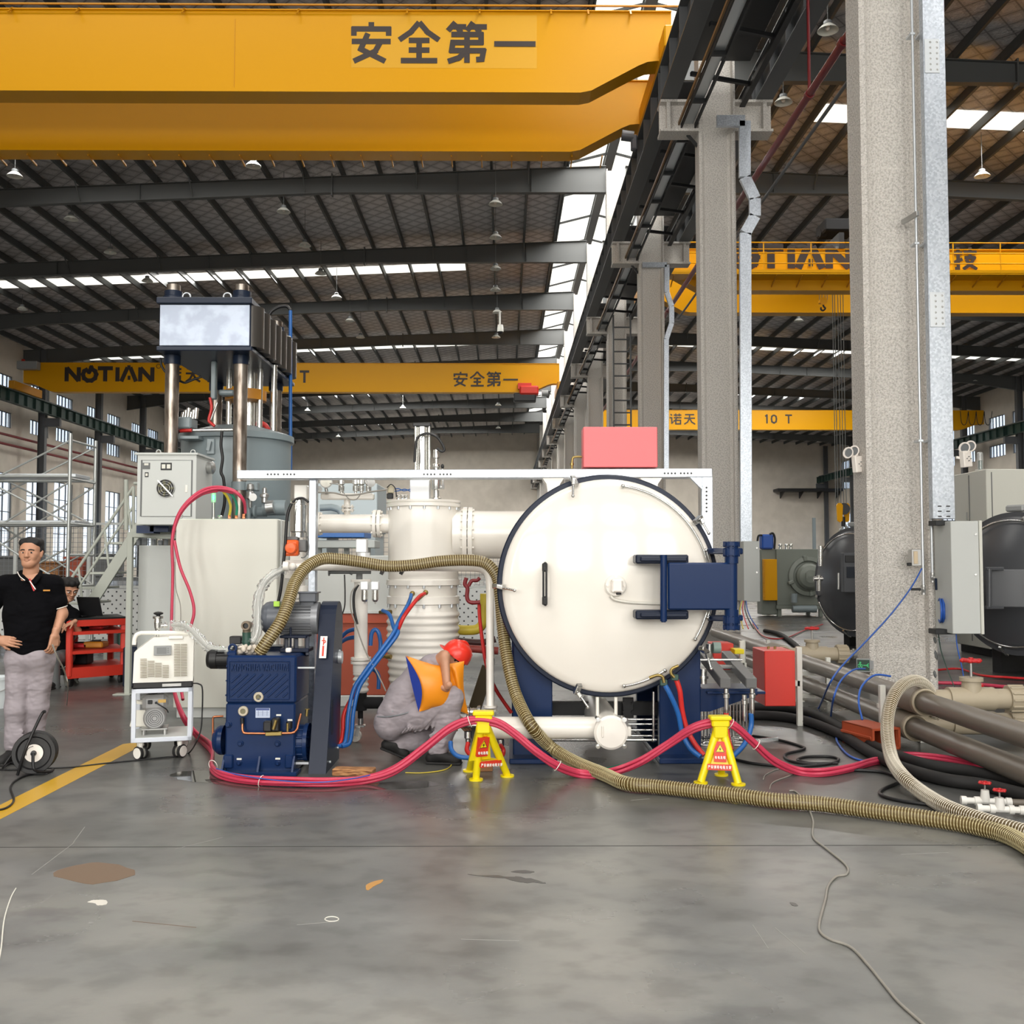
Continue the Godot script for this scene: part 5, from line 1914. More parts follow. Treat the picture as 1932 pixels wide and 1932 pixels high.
	obj("lifting_eye",s,"white_paint",t)
	s = Sh.new()
	s.box(Q.call(688,287,mz-0.105),Vector3(0.045,0.04,0.03),0.002)
	obj("energy_label",s,mat("label_green",rgb(170,214,74),0.5),mo)
	s = Sh.new()
	s.bar(Q.call(740,578,mz-0.08),Q.call(980,578,mz-0.08),0.22,0.02,0.004)
	s.bar(Q.call(740,700,mz-0.08),Q.call(1000,700,mz-0.08),0.2,0.03,0.004)
	for x in [770,860,960]:
		s.bar(Q.call(x,585,mz-0.08),Q.call(x,760,mz-0.1),0.03,0.12,0.004)
	s.cyl(Q.call(812,500,mz-0.16),Q.call(812,700,mz-0.16),0.009,-1,8)
	s.box(Q.call(540,700,mz+0.1),Vector3(0.4,0.06,0.2),0.01)
	obj("motor_base",s,"navy_dark",t)
	s = Sh.new()
	s.box(Q.call(795,708,d+0.05),Vector3(0.04,0.032,0.04),0.006)
	obj("breather",s,"sticker_white",t)
	# small booster motor at the left and inlet elbow
	s = Sh.new()
	var sm: Vector3 = Q.call(55,790,d+0.28)
	s.lathe([Vector2(0,0),Vector2(0.06,0.004),Vector2(0.074,0.03),Vector2(0.074,0.08),Vector2(0.066,0.082),Vector2(0.066,0.2)],sm,Vector3.RIGHT,28)
	for i in 18:
		var an := TAU*i/18.0
		var o := Vector3(0,cos(an),sin(an))
		s.bar(sm+Vector3(0.085,0,0)+o*0.068,sm+Vector3(0.2,0,0)+o*0.068,0.005,0.014,0,o)
	s.box(Q.call(320,615,d+0.3),Vector3(0.09,0.06,0.08),0.006)
	obj("small_motor",s,"black",t)
	s = Sh.new()
	s.cyl(Q.call(412,670,d+0.16),Q.call(412,545,d+0.16),0.032,-1,20)
	s.cyl(Q.call(412,640,d+0.16),Q.call(412,620,d+0.16),0.037,-1,20)
	obj("inlet_pipe",s,"bottle_green",t)
	s = Sh.new()
	s.cyl(Q.call(412,550,d+0.16),Q.call(414,500,d+0.16),0.03,-1,20)
	s.lathe([Vector2(0.03,-0.05),Vector2(0.034,-0.02),Vector2(0.036,0.03),Vector2(0.033,0.04),Vector2(0.021,0.04),Vector2(0.021,0.0),Vector2(0.0,0.0)],Q.call(414,484,d+0.13),Z,24)
	obj("inlet_elbow",s,mat("elbow_brown",rgb(120,106,90),0.45,0.3),t)
	s = Sh.new()
	s.cyl(Q.call(414,484,d+0.12),Q.call(414,484,d+0.115),0.02,-1,20)
	obj("elbow_bore",s,"black",t)
	s = Sh.new()
	s.torus(Q.call(284,690,d+0.1),Z,0.027,0.009,20,8)
	s.box(Q.call(284,738,d+0.1),Vector3(0.07,0.035,0.06),0.008)
	obj("eyebolt",s,"navy",t)
	# crumpled film where the hoses meet the pump
	s = Sh.new()
	var rng := RandomNumberGenerator.new()
	rng.seed = 8
	for i in 26:
		var p: Vector3 = Q.call(rng.randf_range(330,520),rng.randf_range(675,738),d+rng.randf_range(0.03,0.2))
		s.ell(p,Vector3(rng.randf_range(0.02,0.045),rng.randf_range(0.012,0.025),rng.randf_range(0.015,0.03)),Basis(Vector3(rng.randf(),rng.randf(),rng.randf()).normalized(),rng.randf()*3.0),7)
	tag(obj("wrapping_film",s,mat("wrap",rgb(202,192,178),0.35)),"crumpled pale wrapping film round the hose joint on top of the blue pump","wrapping")

func clear_hose(label: String,pts: Array,r: float) -> void:
	var t := thing("film_wrapped_hose",label,"hose",pts[0])
	var s := Sh.new()
	s.tube(spl(pts,8),r*0.55,10)
	obj("inner_hose",s,mat("silver_hose",rgb(188,186,178),0.3,0.2),t)
	s = Sh.new()
	var q := spl(pts,12)
	var rr := []
	var rng := RandomNumberGenerator.new()
	rng.seed = 12
	for i in q.size():
		rr.append(r*rng.randf_range(0.85,1.5))
	s.tube(q,rr,9)
	obj("film_sleeve",s,"film",t)

func chiller() -> void:
	var s: Sh
	var d := 8.0
	var Z := Vector3.BACK
	var Q := func(x,y,dd): return P(230.0+x/5.52,1130.0+y/5.52,dd)
	# ---- trolley
	var t := thing("trolley","white square framed trolley on castors under the cream leak detector","trolley",Vector3(P(306,1400,d).x,0,-8.0))
	t.rotation.y = 0.28
	var a: Vector3 = Q.call(110,1488,d)
	var b: Vector3 = Q.call(722,932,d)
	s = Sh.new()
	var w := 0.034
	for z in [-d-w/2,-d-0.5]:
		for x in [a.x+w/2,b.x-w/2]:
			s.box(Vector3(x,(a.y+b.y)/2,z),Vector3(w,b.y-a.y,w),0.003)
		for y in [a.y+w/2,b.y-w/2]:
			s.box(Vector3((a.x+b.x)/2,y,z),Vector3(b.x-a.x,w,w),0.003)
	for x in [a.x+w/2,b.x-w/2]:
		for y in [a.y+w/2,b.y-w/2]:
			s.box(Vector3(x,y,-d-0.26),Vector3(w,w,0.5),0.003)
	obj("frame",s,"white_frame",t)
	s = Sh.new()
	s.box(Vector3((a.x+b.x)/2,a.y+0.03,-d-0.26),Vector3(b.x-a.x-0.02,0.012,0.5))
	obj("shelf",s,"cabinet_grey",t)
	s = Sh.new()
	s.box(Vector3((a.x+b.x)/2,b.y-0.006,-d-0.26),Vector3(b.x-a.x,0.012,0.5))
	obj("shelf",s,"cabinet_grey",t)
	for x in [a.x+0.07,b.x-0.09]:
		for z in [-d-0.06,-d-0.46]:
			s = Sh.new()
			var ax := Vector3(0.78,0,0.62) if x > 0.5*(a.x+b.x) else Vector3(-0.72,0,0.7)
			for o in [-0.022,0.022]:
				s.lathe([Vector2(0.046,-0.012),Vector2(0.052,-0.009),Vector2(0.052,0.009),Vector2(0.046,0.012),Vector2(0,0.012)],Vector3(x,0.053,z)+ax*o,ax*signf(o),24)
			var ca := obj("castor",s,"rubber",t)
			s = Sh.new()
			for o in [-0.036,0.036]:
				s.cyl(Vector3(x,0.053,z)+ax*o*0.9,Vector3(x,0.053,z)+ax*o,0.042,-1,24)
			s.box(Vector3(x,0.075,z),Vector3(0.032,0.075,0.06),0.008)
			s.cyl(Vector3(x,0.1,z),Vector3(x,a.y+0.002,z),0.02,-1,12)
			obj("hub",s,"white_plastic",ca)
	# ---- roughing pump in the trolley
	var pc: Vector3 = Q.call(390,1240,d+0.12)
	var sy := a.y+0.036
	t = thing("roughing_pump","small grey rotary pump with round fan grille inside the white trolley","pump",Vector3(P(306,1400,d).x,sy,-8.0))
	t.rotation.y = 0.28
	s = Sh.new()
	s.lathe([Vector2(0.0,0.0),Vector2(0.075,0.0),Vector2(0.088,-0.02),Vector2(0.09,-0.06),Vector2(0.082,-0.07),Vector2(0.082,-0.25)],pc,Z,32)
	s.box(pc+Vector3(0.0,0.12,-0.11),Vector3(0.19,0.13,0.22),0.03)
	var pb := obj("body",s,"pump_grey",t)
	s = Sh.new()
	for r in [0.02,0.034,0.048,0.062]:
		s.torus(pc+Z*0.001,Z,r,0.0025,28,6)
	obj("fan_grille",s,"steel_dark",pb)
	s = Sh.new()
	s.box(pc+Vector3(-0.035,0.13,0.002),Vector3(0.035,0.03,0.01),0.003)
	s.cyl(pc+Vector3(0.01,0.125,0.0),pc+Vector3(0.01,0.125,0.02),0.01,-1,10)
	s.tube(spl([pc+Vector3(0.01,0.125,0.02),pc+Vector3(0.05,0.1,0.03),pc+Vector3(0.09,0.07,0.02),pc+Vector3(0.1,0.04,-0.03)]),0.005,6)
	s.box(pc+Vector3(-0.02,0.205,-0.1),Vector3(0.09,0.04,0.12),0.015)
	obj("switch",s,"black",pb)
	s = Sh.new()
	s.box(pc+Vector3(0.055,0.135,0.001),Vector3(0.06,0.026,0.004),0.001)
	obj("label_plate",s,"sheet_foil",pb)
	s = Sh.new()
	s.box(Vector3(pc.x,sy+0.045,pc.z-0.1),Vector3(0.2,0.012,0.2),0.003)
	for o in [-0.08,0.08]:
		s.cyl(Vector3(pc.x+o,sy,pc.z-0.02),Vector3(pc.x+o,sy+0.045,pc.z-0.02),0.016,-1,12)
		s.cyl(Vector3(pc.x+o,sy,pc.z-0.18),Vector3(pc.x+o,sy+0.045,pc.z-0.18),0.016,-1,12)
	obj("mounting_plate",s,"steel",t)
	s = Sh.new()
	s.bar(Q.call(185,1330,d+0.2),Q.call(230,1160,d+0.3),0.16,0.02,0.005)
	s.cyl(Q.call(190,1090,d+0.3),Q.call(195,1060,d+0.3),0.035,-1,16)
	tag(obj("folded_papers",s,"paper"),"sheaf of white papers leaning at left inside the trolley","papers")
	# ---- leak detector on top
	t = thing("leak_detector","cream vented leak detector with sloped shoulder and black base on the trolley","instrument",Vector3(P(306,1400,d).x,b.y,-8.0))
	t.rotation.y = 0.28
	var o0: Vector3 = Q.call(130,868,d)
	var pl := PackedVector2Array()
	for q in [[130,868],[145,552],[330,404],[735,400],[726,865]]:
		var p: Vector3 = Q.call(q[0],q[1],d)
		pl.append(Vector2(p.x,p.y))
	s = Sh.new()
	s.ext(pl,0.42,Transform3D(Basis.IDENTITY,Vector3(0,0,-d-0.22)))
	var body := obj("housing",s,"white_plastic",t)
	s = Sh.new()
	var k0: Vector3 = Q.call(128,930,d)
	var k1: Vector3 = Q.call(726,868,d)
	s.box(Vector3((k0.x+k1.x)/2,(k0.y+k1.y)/2+0.001,-d-0.22),Vector3(k1.x-k0.x,k1.y-k0.y,0.44),0.008)
	var bs := obj("base",s,"black",t)
	s = Sh.new()
	s.box(Q.call(515,898,d)+Z*0.002,Vector3(W(34,d),W(5.5,d),0.004),0.001)
	obj("socket_plate",s,"steel",bs)
	s = Sh.new()
	for c in [[538,600,472,805],[606,668,472,805],[206,270,616,812],[280,345,640,812],[352,415,664,812],[426,486,690,812]]:
		var y: float = c[2]
		while y < c[3]:
			s.box((Q.call(c[0],y+4,d)+Q.call(c[1],y+4,d))/2+Z*0.011,Vector3(W((c[1]-c[0])/5.52,d),W(1.3,d),0.003))
			y += 17.2
	obj("vent_slots",s,mat("slot_tan",rgb(150,142,122),0.7),body).set_meta("kind","stuff")
	s = Sh.new()
	s.box((Q.call(340,535,d)+Q.call(510,535,d))/2+Z*0.011,Vector3(W(31,d),W(18,d),0.006),0.002)
	var pn := obj("display_panel",s,"grey_plastic",body)
	s = Sh.new()
	s.box(Q.call(415,537,d)+Z*0.015,Vector3(W(17,d),W(12,d),0.002))
	for y in [515,535,555]:
		s.cyl(Q.call(480,y,d)+Z*0.014,Q.call(480,y,d)+Z*0.017,0.005,-1,8)
	obj("screen",s,mat("screen_grey",rgb(128,130,130),0.2),pn)
	s = Sh.new()
	s.tube([Q.call(182,470,d+0.1)]+spl([Q.call(185,420,d+0.1),Q.call(205,370,d+0.1),Q.call(250,350,d+0.1)])+[Q.call(560,352,d+0.1),Q.call(735,362,d+0.12)],0.016,12)
	s.box(Q.call(565,405,d+0.02),Vector3(W(27,d),W(6,d),0.05),0.006)
	obj("carry_handle",s,"white_plastic",t)
	s = Sh.new()
	s.lathe([Vector2(0.012,-0.01),Vector2(0.014,0.04),Vector2(0.03,0.042),Vector2(0.03,0.052),Vector2(0.018,0.055),Vector2(0.026,0.08),Vector2(0.03,0.12),Vector2(0.026,0.15),Vector2(0.04,0.152),Vector2(0.04,0.17),Vector2(0.02,0.172),Vector2(0.006,0.18),Vector2(0.006,0.21),Vector2(0,0.21)],Q.call(433,400,d+0.15),Vector3.UP,20)
	s.cyl(Q.call(440,275,d+0.15),Q.call(530,275,d+0.15),0.018,-1,14)
	s.cyl(Q.call(500,275,d+0.15),Q.call(515,275,d+0.15),0.03,-1,14)
	s.bar(Q.call(370,340,d+0.12),Q.call(480,340,d+0.12),0.012,0.012)
	var vv := obj("inlet_valve",s,"chrome",t)
	s = Sh.new()
	s.lathe([Vector2(0.012,-0.02),Vector2(0.014,0.01),Vector2(0.036,0.02),Vector2(0.038,0.03),Vector2(0.02,0.038),Vector2(0,0.04)],Q.call(440,182,d+0.15),Vector3.UP,20)
	obj("knob",s,"black",vv)
	s = Sh.new()
	s.tube(spl([Q.call(728,880,d+0.06),Q.call(800,885,d+0.02),Q.call(838,940,d),Q.call(835,1200,d),Q.call(820,1370,d-0.05),Q.call(770,1500,d-0.1),G(357,1420,0.008),G(340,1426,0.006),G(310,1429,0.006),G(260,1434,0.006),G(200,1440,0.006),G(140,1447,0.006),G(85,1450,0.02)],8),0.006,6)
	tag(obj("power_cord",s,"black"),"black power cord from the leak detector across the floor to the cable reel","cord")
	clear_hose("clear film wrapped hose drooping from the leak detector valve to the blue pump",[Q.call(528,272,d+0.15),Q.call(600,275,d+0.1),Q.call(700,310,d),Q.call(800,410,d-0.1),Q.call(900,500,d-0.2),Q.call(1000,535,d-0.25),Q.call(1130,545,d-0.28)],0.03)
	clear_hose("clear film wrapped hose rising from the blue pump to the white valve tower",[P(476,1214,7.6),P(484,1195,7.65),P(486,1160,7.8),P(488,1130,7.95),P(497,1104,8.1),P(515,1085,8.2),P(540,1072,8.25)],0.032)

func cabinets() -> void:
	var s: Sh
	var Z := Vector3.BACK
	var d := 10.1
	var t := thing("control_cabinet","tall plain pale grey cabinet behind the leak detector, with pink cables arching off its top","cabinet",Vector3(P(430,1350,d).x,0,-d-0.3))
	s = stand_box(332,979,524,d,0.55,0.008,0.1)
	obj("body",s,"cabinet",t)
	s = stand_box(333,1333,524,d+0.03,0.5,0.004,0.0)
	obj("plinth",s,"cabinet_grey",t)
	s = Sh.new()
	s.box((P(523,1160,d)+P(525,1160,d))/2+Vector3(0.004,0.05,-0.1),Vector3(0.012,1.8,0.02))
	obj("edge_trim",s,"cabinet_grey",t)
	for q in [[433,"yellow_tape"],[446,"green_exit"],[460,"orange_plastic"]]:
		s = Sh.new()
		s.box(P(q[0],974,d+0.15),Vector3(0.03,0.05,0.012),0.003)
		s.cyl(P(q[0],973,d+0.14),P(q[0],973,d+0.11),0.009,-1,8)
		obj("terminal_lug",s,"copper",t)
	t = thing("signal_lamp","slim clear indicator lamp glowing green on the pale grey cabinet","lamp",P(403,979,d+0.15))
	s = Sh.new()
	s.cyl(P(403,979,d+0.15),P(403,948,d+0.15),0.012,-1,12)
	s.cyl(P(403,979,d+0.15),P(403,976,d+0.15),0.026,-1,16)
	obj("stem",s,"steel",t)
	s = Sh.new()
	s.cyl(P(403,948,d+0.15),P(403,930,d+0.15),0.024,-1,20)
	obj("lens",s,"film",t)
	s = Sh.new()
	s.cyl(P(403,943,d+0.15),P(403,934,d+0.15),0.017,-1,16)
	obj("led",s,"led_green",t)
	var l := OmniLight3D.new()
	l.name = "signal_glow"
	l.light_color = Color(0.2,1.0,0.45)
	l.light_energy = 0.02
	l.omni_range = 60.0
	l.omni_attenuation = 2.0
	l.light_size = 0.02
	l.shadow_enabled = true
	add_child(l)
	l.position = P(403,938,d+0.1)
	s = Sh.new()
	s.lathe([Vector2(0.025,0),Vector2(0.028,0.02),Vector2(0.02,0.03),Vector2(0,0.03)],P(415,978,d+0.12),Vector3.UP,14)
	s.torus(P(341,974,9.9),Z,0.02,0.004,16,6)
	tag(obj("cable_fittings",s,"steel"),"small metal cable fittings on the pale grey cabinet top beside the green lamp","fitting")
	d = 11.9
	t = thing("support_frame","pale green grey steel frame with a grey panel, carrying the fan cabinet","frame",Vector3(P(290,1308,d).x,0,-d-0.4))
	var x0 := P(240,1100,d).x
	var x1 := P(345,1100,d).x
	var yt := P(240,1004,d).y
	s = Sh.new()
	for z in [-d,-d-0.8]:
		for x in [x0+0.03,x1]:
			s.box(Vector3(x,yt/2,z),Vector3(0.062,yt,0.062),0.004)
		s.box(Vector3((x0+x1)/2,yt-0.03,z),Vector3(x1-x0,0.062,0.06),0.004)
	for x in [x0+0.03,x1]:
		s.box(Vector3(x,yt-0.03,-d-0.4),Vector3(0.06,0.06,0.8))
	s.box(Vector3(x0-0.02,0.006,-d),Vector3(0.2,0.012,0.15),0.002)
	obj("frame",s,"stair_paint",t)
	s = Sh.new()
	var pa := P(257,1300,d+0.2)
	var pb := P(340,1029,d+0.2)
	s.box(Vector3((pa.x+pb.x)/2,(pa.y+pb.y)/2,-d-0.45),Vector3(pb.x-pa.x,pb.y-pa.y,0.5),0.006)
	obj("panel",s,"cabinet_grey",t)
	s = Sh.new()
	var pl := P(300,1009,d+0.1)
	for q in [[262,1024,8,12],[273,1022,10,14],[290,1023,6,12],[303,1024,8,10],[313,1023,7,13]]:
		s.box(P(q[0],q[1],d+0.3),Vector3(W(q[2],d),W(q[3],d),0.05),0.008)
	obj("stored_parts",s,"mesh_wire",t)
	d = 11.3
	t = thing("fan_cabinet","grey electrical cabinet with round cooling fan and meters, raised on a frame","cabinet",P(313,992,d+0.3))
	s = quadbox(257,857,371,990,d,0.62,0.004)
	var body := obj("body",s,"cabinet_grey",t)
	s = quadbox(254,854,373,858,d-0.02,0.68,0.003)
	obj("lid",s,"cabinet_grey",t)
	for u in [299,364]:
		s = Sh.new()
		s.torus(P(u,853,d+0.05),Z,0.025,0.006,16,6)
		obj("lifting_eye",s,"cabinet_grey",body)
	s = quadbox(267,869,361,974,d-0.008,0.02,0.002)
	var door := obj("door",s,"cabinet_grey",t)
	var seam := Sh.new()
	for e in [[266,868,362,868.8],[266,974,362,974.8],[266,868,266.8,974],[361.2,868,362,974]]:
		var p := P(e[0],e[1],d-0.004)
		var q := P(e[2],e[3],d-0.004)
		seam.box((p+q)/2,Vector3(absf(q.x-p.x),absf(p.y-q.y),0.003))
	obj("seam",seam,"steel_dark",door)
	for q in [[269,873,283,885,"steel_dark"],[273,891,280,900,"black"],[303,873,324,887,"black"]]:
		obj("meter",quadbox(q[0],q[1],q[2],q[3],d-0.014,0.02,0.002),q[4],door)
	for q in [[305,876,312,884],[314.5,876,321.5,884],[274.3,893,278.7,898],[272,874,280,878]]:
		obj("meter_face",quadbox(q[0],q[1],q[2],q[3],d-0.017,0.01,0.001),"paper",door)
	s = Sh.new()
	var fc := P(312.7,921.5,d-0.012)
	s.cyl(fc+Vector3(0,0,-0.002),fc+Vector3(0,0,0.002),0.1,-1,36)
	var fan := obj("fan_opening",s,"black",door)
	s = Sh.new()
	for i in 7:
		var an := TAU*i/7.0
		s.box(fc+Vector3(cos(an),sin(an),0)*0.062+Z*0.006,Vector3(0.055,0.03,0.004),0.0,Basis(Z,an)*Basis(Vector3.RIGHT,0.5))
	s.cyl(fc+Z*0.002,fc+Z*0.012,0.025,-1,16)
	obj("fan_blades",s,mat("fan_olive",rgb(104,102,70),0.4),fan)
	s = Sh.new()
	for r in [0.05,0.075,0.1]:
		s.torus(fc+Z*0.016,Z,r,0.003,28,5)
	s.bar(fc+Vector3(-0.085,0.09,0.018),fc+Vector3(0.085,-0.09,0.018),0.014,0.004,0,Z)
	obj("fan_guard",s,"steel",fan)
	s = quadbox(349,915,353.5,929,d-0.016,0.02,0.003)
	obj("handle",s,"sticker_white",door)
	s = Sh.new()
	for i in 6:
		for j in 16:
			s.box(Vector3(P(371.2,0,d).x,2.05+0.042*j,-d-0.09-0.085*i),Vector3(0.004,0.006,0.035))
	obj("louvre",s,"cabinet_side",body)
	s = quadbox(282,990,318,1003.6,d+0.35,0.4,0.004)
	s.box(Vector3(P(300,0,d+0.5).x,1.925,-d-0.55),Vector3(0.2,0.09,0.4))
	tag(obj("spacer_block",s,"navy"),"dark blue block under the raised fan cabinet on the frame","block")
	s = Sh.new()
	s.lathe([Vector2(0.07,0),Vector2(0.075,0.06),Vector2(0.05,0.08),Vector2(0,0.09)],Vector3(P(371,882,11.3).x,P(402,882,11.7).y,-11.72),Vector3.RIGHT,24)
	tag(obj("side_bell",s,"steel"),"domed metal bell on the right side of the raised fan cabinet","bell")

func press() -> void:
	var s: Sh
	var Z := Vector3.BACK
	var cl := P(325,700,13.0)
	var cr := P(454.5,700,13.0)
	var t := thing("hydraulic_press","tall four column hydraulic press with dark glossy crosshead over a grey round furnace","press",Vector3((cl.x+cr.x)/2,0,-14))
	var xm := (cl.x+cr.x)/2
	# crosshead
	var f := 12.72
	var a := P(299,655,f)
	var b := P(473,572,f)
	s = Sh.new()
	s.box(Vector3((a.x+b.x)/2,(a.y+b.y)/2,-f-1.25),Vector3(b.x-a.x,b.y-a.y,2.5),0.015)
	var head := obj("crosshead",s,"press_blue",t)
	for q in [[561.5,573,0.05],[654,662,0.05]]:
		var p := P(296,q[1],f-0.03)
		var r := P(476,q[0],f-0.03)
		s = Sh.new()
		s.box(Vector3((p.x+r.x)/2,(p.y+r.y)/2,-f-1.25),Vector3(r.x-p.x,r.y-p.y,2.62),0.008)
		obj("cover_plate",s,"press_blue",head)
	s = quadbox(300.5,575,471.5,652,f-0.012,0.02,0.004)
	var sheet := mat("press_sheet",Color(1,1,1),0.3,0.6)
	tri(sheet,noise_tex(0.02,[rgb(140,148,162),rgb(156,164,178)],[0.3,0.7],4,FastNoiseLite.TYPE_SIMPLEX_SMOOTH,256,41),0.6)
	obj("front_sheet",s,sheet,head)
	for i in 7:
		s = Sh.new()
		s.cyl(Vector3(b.x-0.05,a.y+0.02,-f-0.2-0.34*i),Vector3(b.x-0.05,b.y-0.02,-f-0.2-0.34*i),0.175,-1,24)
		obj("side_flute",s,mat("press_side",rgb(70,66,62),0.32,0.3),head)
	for u in [352,429]:
		s = Sh.new()
		s.torus(P(u,560,f+0.2),Z,0.05,0.012,18,8)
		obj("lifting_eye",s,"galv_plain",head)
	for q in [[cl.x,13.0],[cr.x,13.0],[cl.x,15.0],[cr.x,15.0]]:
		s = Sh.new()
		s.cyl(Vector3(q[0],0,-q[1]),Vector3(q[0],5.15,-q[1]),0.088,-1,32)
		var col := obj("press_column",s,"press_steel",t)
		s = Sh.new()
		s.cyl(Vector3(q[0],a.y-0.17,-q[1]),Vector3(q[0],a.y-0.04,-q[1]),0.105,-1,32)
		s.lathe([Vector2(0.135,0),Vector2(0.135,0.07),Vector2(0.115,0.08),Vector2(0.115,0.15),Vector2(0.09,0.15)],Vector3(q[0],b.y+0.07,-q[1]),Vector3.UP,32)
		obj("nut",s,"press_blue",col)
	s = Sh.new()
	s.cyl(Vector3(cr.x,2.47,-13),Vector3(cr.x,2.58,-13),0.1,-1,28)
	s.box(Vector3(cr.x+0.17,2.52,-13),Vector3(0.16,0.11,0.14),0.01)
	obj("clamp_collar",s,"furnace_grey",t)
	# ram, guide rods and the ochre clamp ring
	s = Sh.new()
	s.cyl(Vector3(xm+0.3,a.y,-14),Vector3(xm+0.3,2.9,-14),0.13,-1,28)
	for o in [[-0.2,0.1],[-0.05,-0.1],[0.25,0.2],[0.42,0.1]]:
		s.cyl(Vector3(xm+0.25+o[0],a.y,-14+o[1]),Vector3(xm+0.25+o[0],3.2,-14+o[1]),0.04,-1,16)
	obj("ram",s,"chrome",t)
	s = Sh.new()
	s.cyl(Vector3(xm+0.28,a.y-0.5,-13.9),Vector3(xm+0.28,a.y-0.36,-13.9),0.28,-1,32)
	obj("ochre_ring",s,"ochre",t)
	s = Sh.new()
	s.box(P(404,715,13.4),Vector3(W(9,13.4),W(78,13.4),0.1),0.01)
	s.box(P(430,742,13.6),Vector3(W(30,13.6),W(10,13.6),0.2),0.02)
	obj("guide_rail",s,"furnace_grey",t)
	# furnace body
	var fc := P(446,900,14.0)
	s = Sh.new()
	s.lathe([Vector2(0.72,0.45),Vector2(0.74,0.46),Vector2(0.74,3.2),Vector2(0.78,3.21),Vector2(0.78,3.29),Vector2(0.7,3.32),Vector2(0.35,3.42),Vector2(0,3.45)],Vector3(fc.x,0,-14.0),Vector3.UP,64)
	var fb := obj("furnace_body",s,"furnace_grey",t)
	s = Sh.new()
	s.box(Vector3(xm+0.15,0.25,-14),Vector3(2.0,0.5,2.9),0.02)
	obj("bed",s,"press_blue",t)
	s = quadbox(389,827,405,857,13.24,0.08,0.01)
	s.bar(P(392,850,13.2),P(396,832,13.2),0.02,0.04)
	obj("latch_box",s,"furnace_grey",fb)
	s = quadbox(337,822,375,828,13.1,0.3,0.006)
	s.box(P(350,800,13.3),Vector3(W(34,13.3),W(22,13.3),0.3),0.02)
	obj("lid_block",s,"furnace_grey",fb)
	s = Sh.new()
	for i in 6:
		s.cyl(P(344+i*5,790,13.3),P(346+i*5,778-(i % 3)*4,13.3),0.03,-1,10)
	s.cyl(P(365,812,13.0),P(440,811,13.0),0.025,-1,12)
	s.cyl(P(398,792,13.4),P(410,760,13.4),0.015,-1,8)
	obj("chrome_fittings",s,"chrome",fb)
	s = Sh.new()
	s.tube(spl(pp([Vector2(405,804),Vector2(398,798),Vector2(394,792),Vector2(399,770),Vector2(396,750)],13.3)),0.02,8)
	s.tube(spl(pp([Vector3(472,797,14),Vector3(490,798,14),Vector3(500,802,14),Vector3(507,812,14)],0)),0.035,8)
	s.tube(spl(pp([Vector3(340,813,13.2),Vector3(352,812,13.2),Vector3(362,812,13.2)],0)),0.025,8)
	obj("red_hose",s,"red_hose",fb)
	s = Sh.new()
	s.tube(spl(pp([Vector3(472,752,14),Vector3(476,765,14),Vector3(472,790,14),Vector3(468,805,14)],0)),0.03,8)
	obj("blue_hose",s,"blue_wire",fb)
	s = Sh.new()
	s.tube(spl(pp([Vector2(419,812),Vector2(417,840),Vector2(420,865),Vector2(417,890),Vector2(422,905),Vector2(424,945),Vector2(418,975)],13.0)),0.02,8)
	s.tube(spl(pp([Vector2(340,719),Vector2(350,722),Vector2(365,716),Vector2(380,711)],13.2)),0.015,8)
	s.tube(spl(pp([Vector2(302,675),Vector2(305,690),Vector2(312,702)],13.2)),0.015,8)
	obj("black_cable",s,"black",t)
	s = Sh.new()
	s.tube(spl(pp([Vector3(505,602,14.8),Vector3(512,588,14.8),Vector3(527,579,14.8),Vector3(541,578,14.8),Vector3(548,586,14.8)],0)),0.025,8)
	obj("black_hose",s,"black",t)
	s = Sh.new()
	s.cyl(P(548,586,14.8),P(548,895,14.8),0.026,-1,12)
	obj("blue_pipe",s,"blue_hose",t,"thin vertical blue pipe")
	s = Sh.new()
	s.box(P(538,637,14.8),Vector3(0.18,0.04,0.08),0.01)
	obj("pipe_bracket",s,"white_lamp",t)
	# piping low on its right side
	s = Sh.new()
	s.cyl(P(462,966,13.1),P(505,966,13.1),0.06,-1,20)
	s.cyl(P(497,958,13.0),P(540,958,13.0),0.1,-1,24)
	s.cyl(P(480,966,13.0),P(483,966,13.0),0.085,-1,20)
	s.cyl(P(468,950,13.0),P(470,990,13.0),0.03,-1,12)
	obj("vacuum_pipe",s,"furnace_grey",t)
	s = Sh.new()
	s.cyl(P(503,958,12.9),P(517,956,12.9),0.09,-1,24)
	s.lathe([Vector2(0.04,0),Vector2(0.04,0.06),Vector2(0.06,0.07),Vector2(0.06,0.1),Vector2(0.03,0.12),Vector2(0.03,0.18),Vector2(0,0.2)],P(499,948,12.9),Vector3.UP,16)
	s.lathe([Vector2(0.02,0),Vector2(0.03,0.1),Vector2(0.05,0.12),Vector2(0.05,0.2),Vector2(0.03,0.22),Vector2(0.05,0.24),Vector2(0.04,0.3),Vector2(0,0.32)],P(472,958,12.9),Vector3.UP,16)
	s.cyl(P(477,938,12.8),P(477,938,12.75),0.05,-1,20)
	obj("valve_body",s,"steel",t)

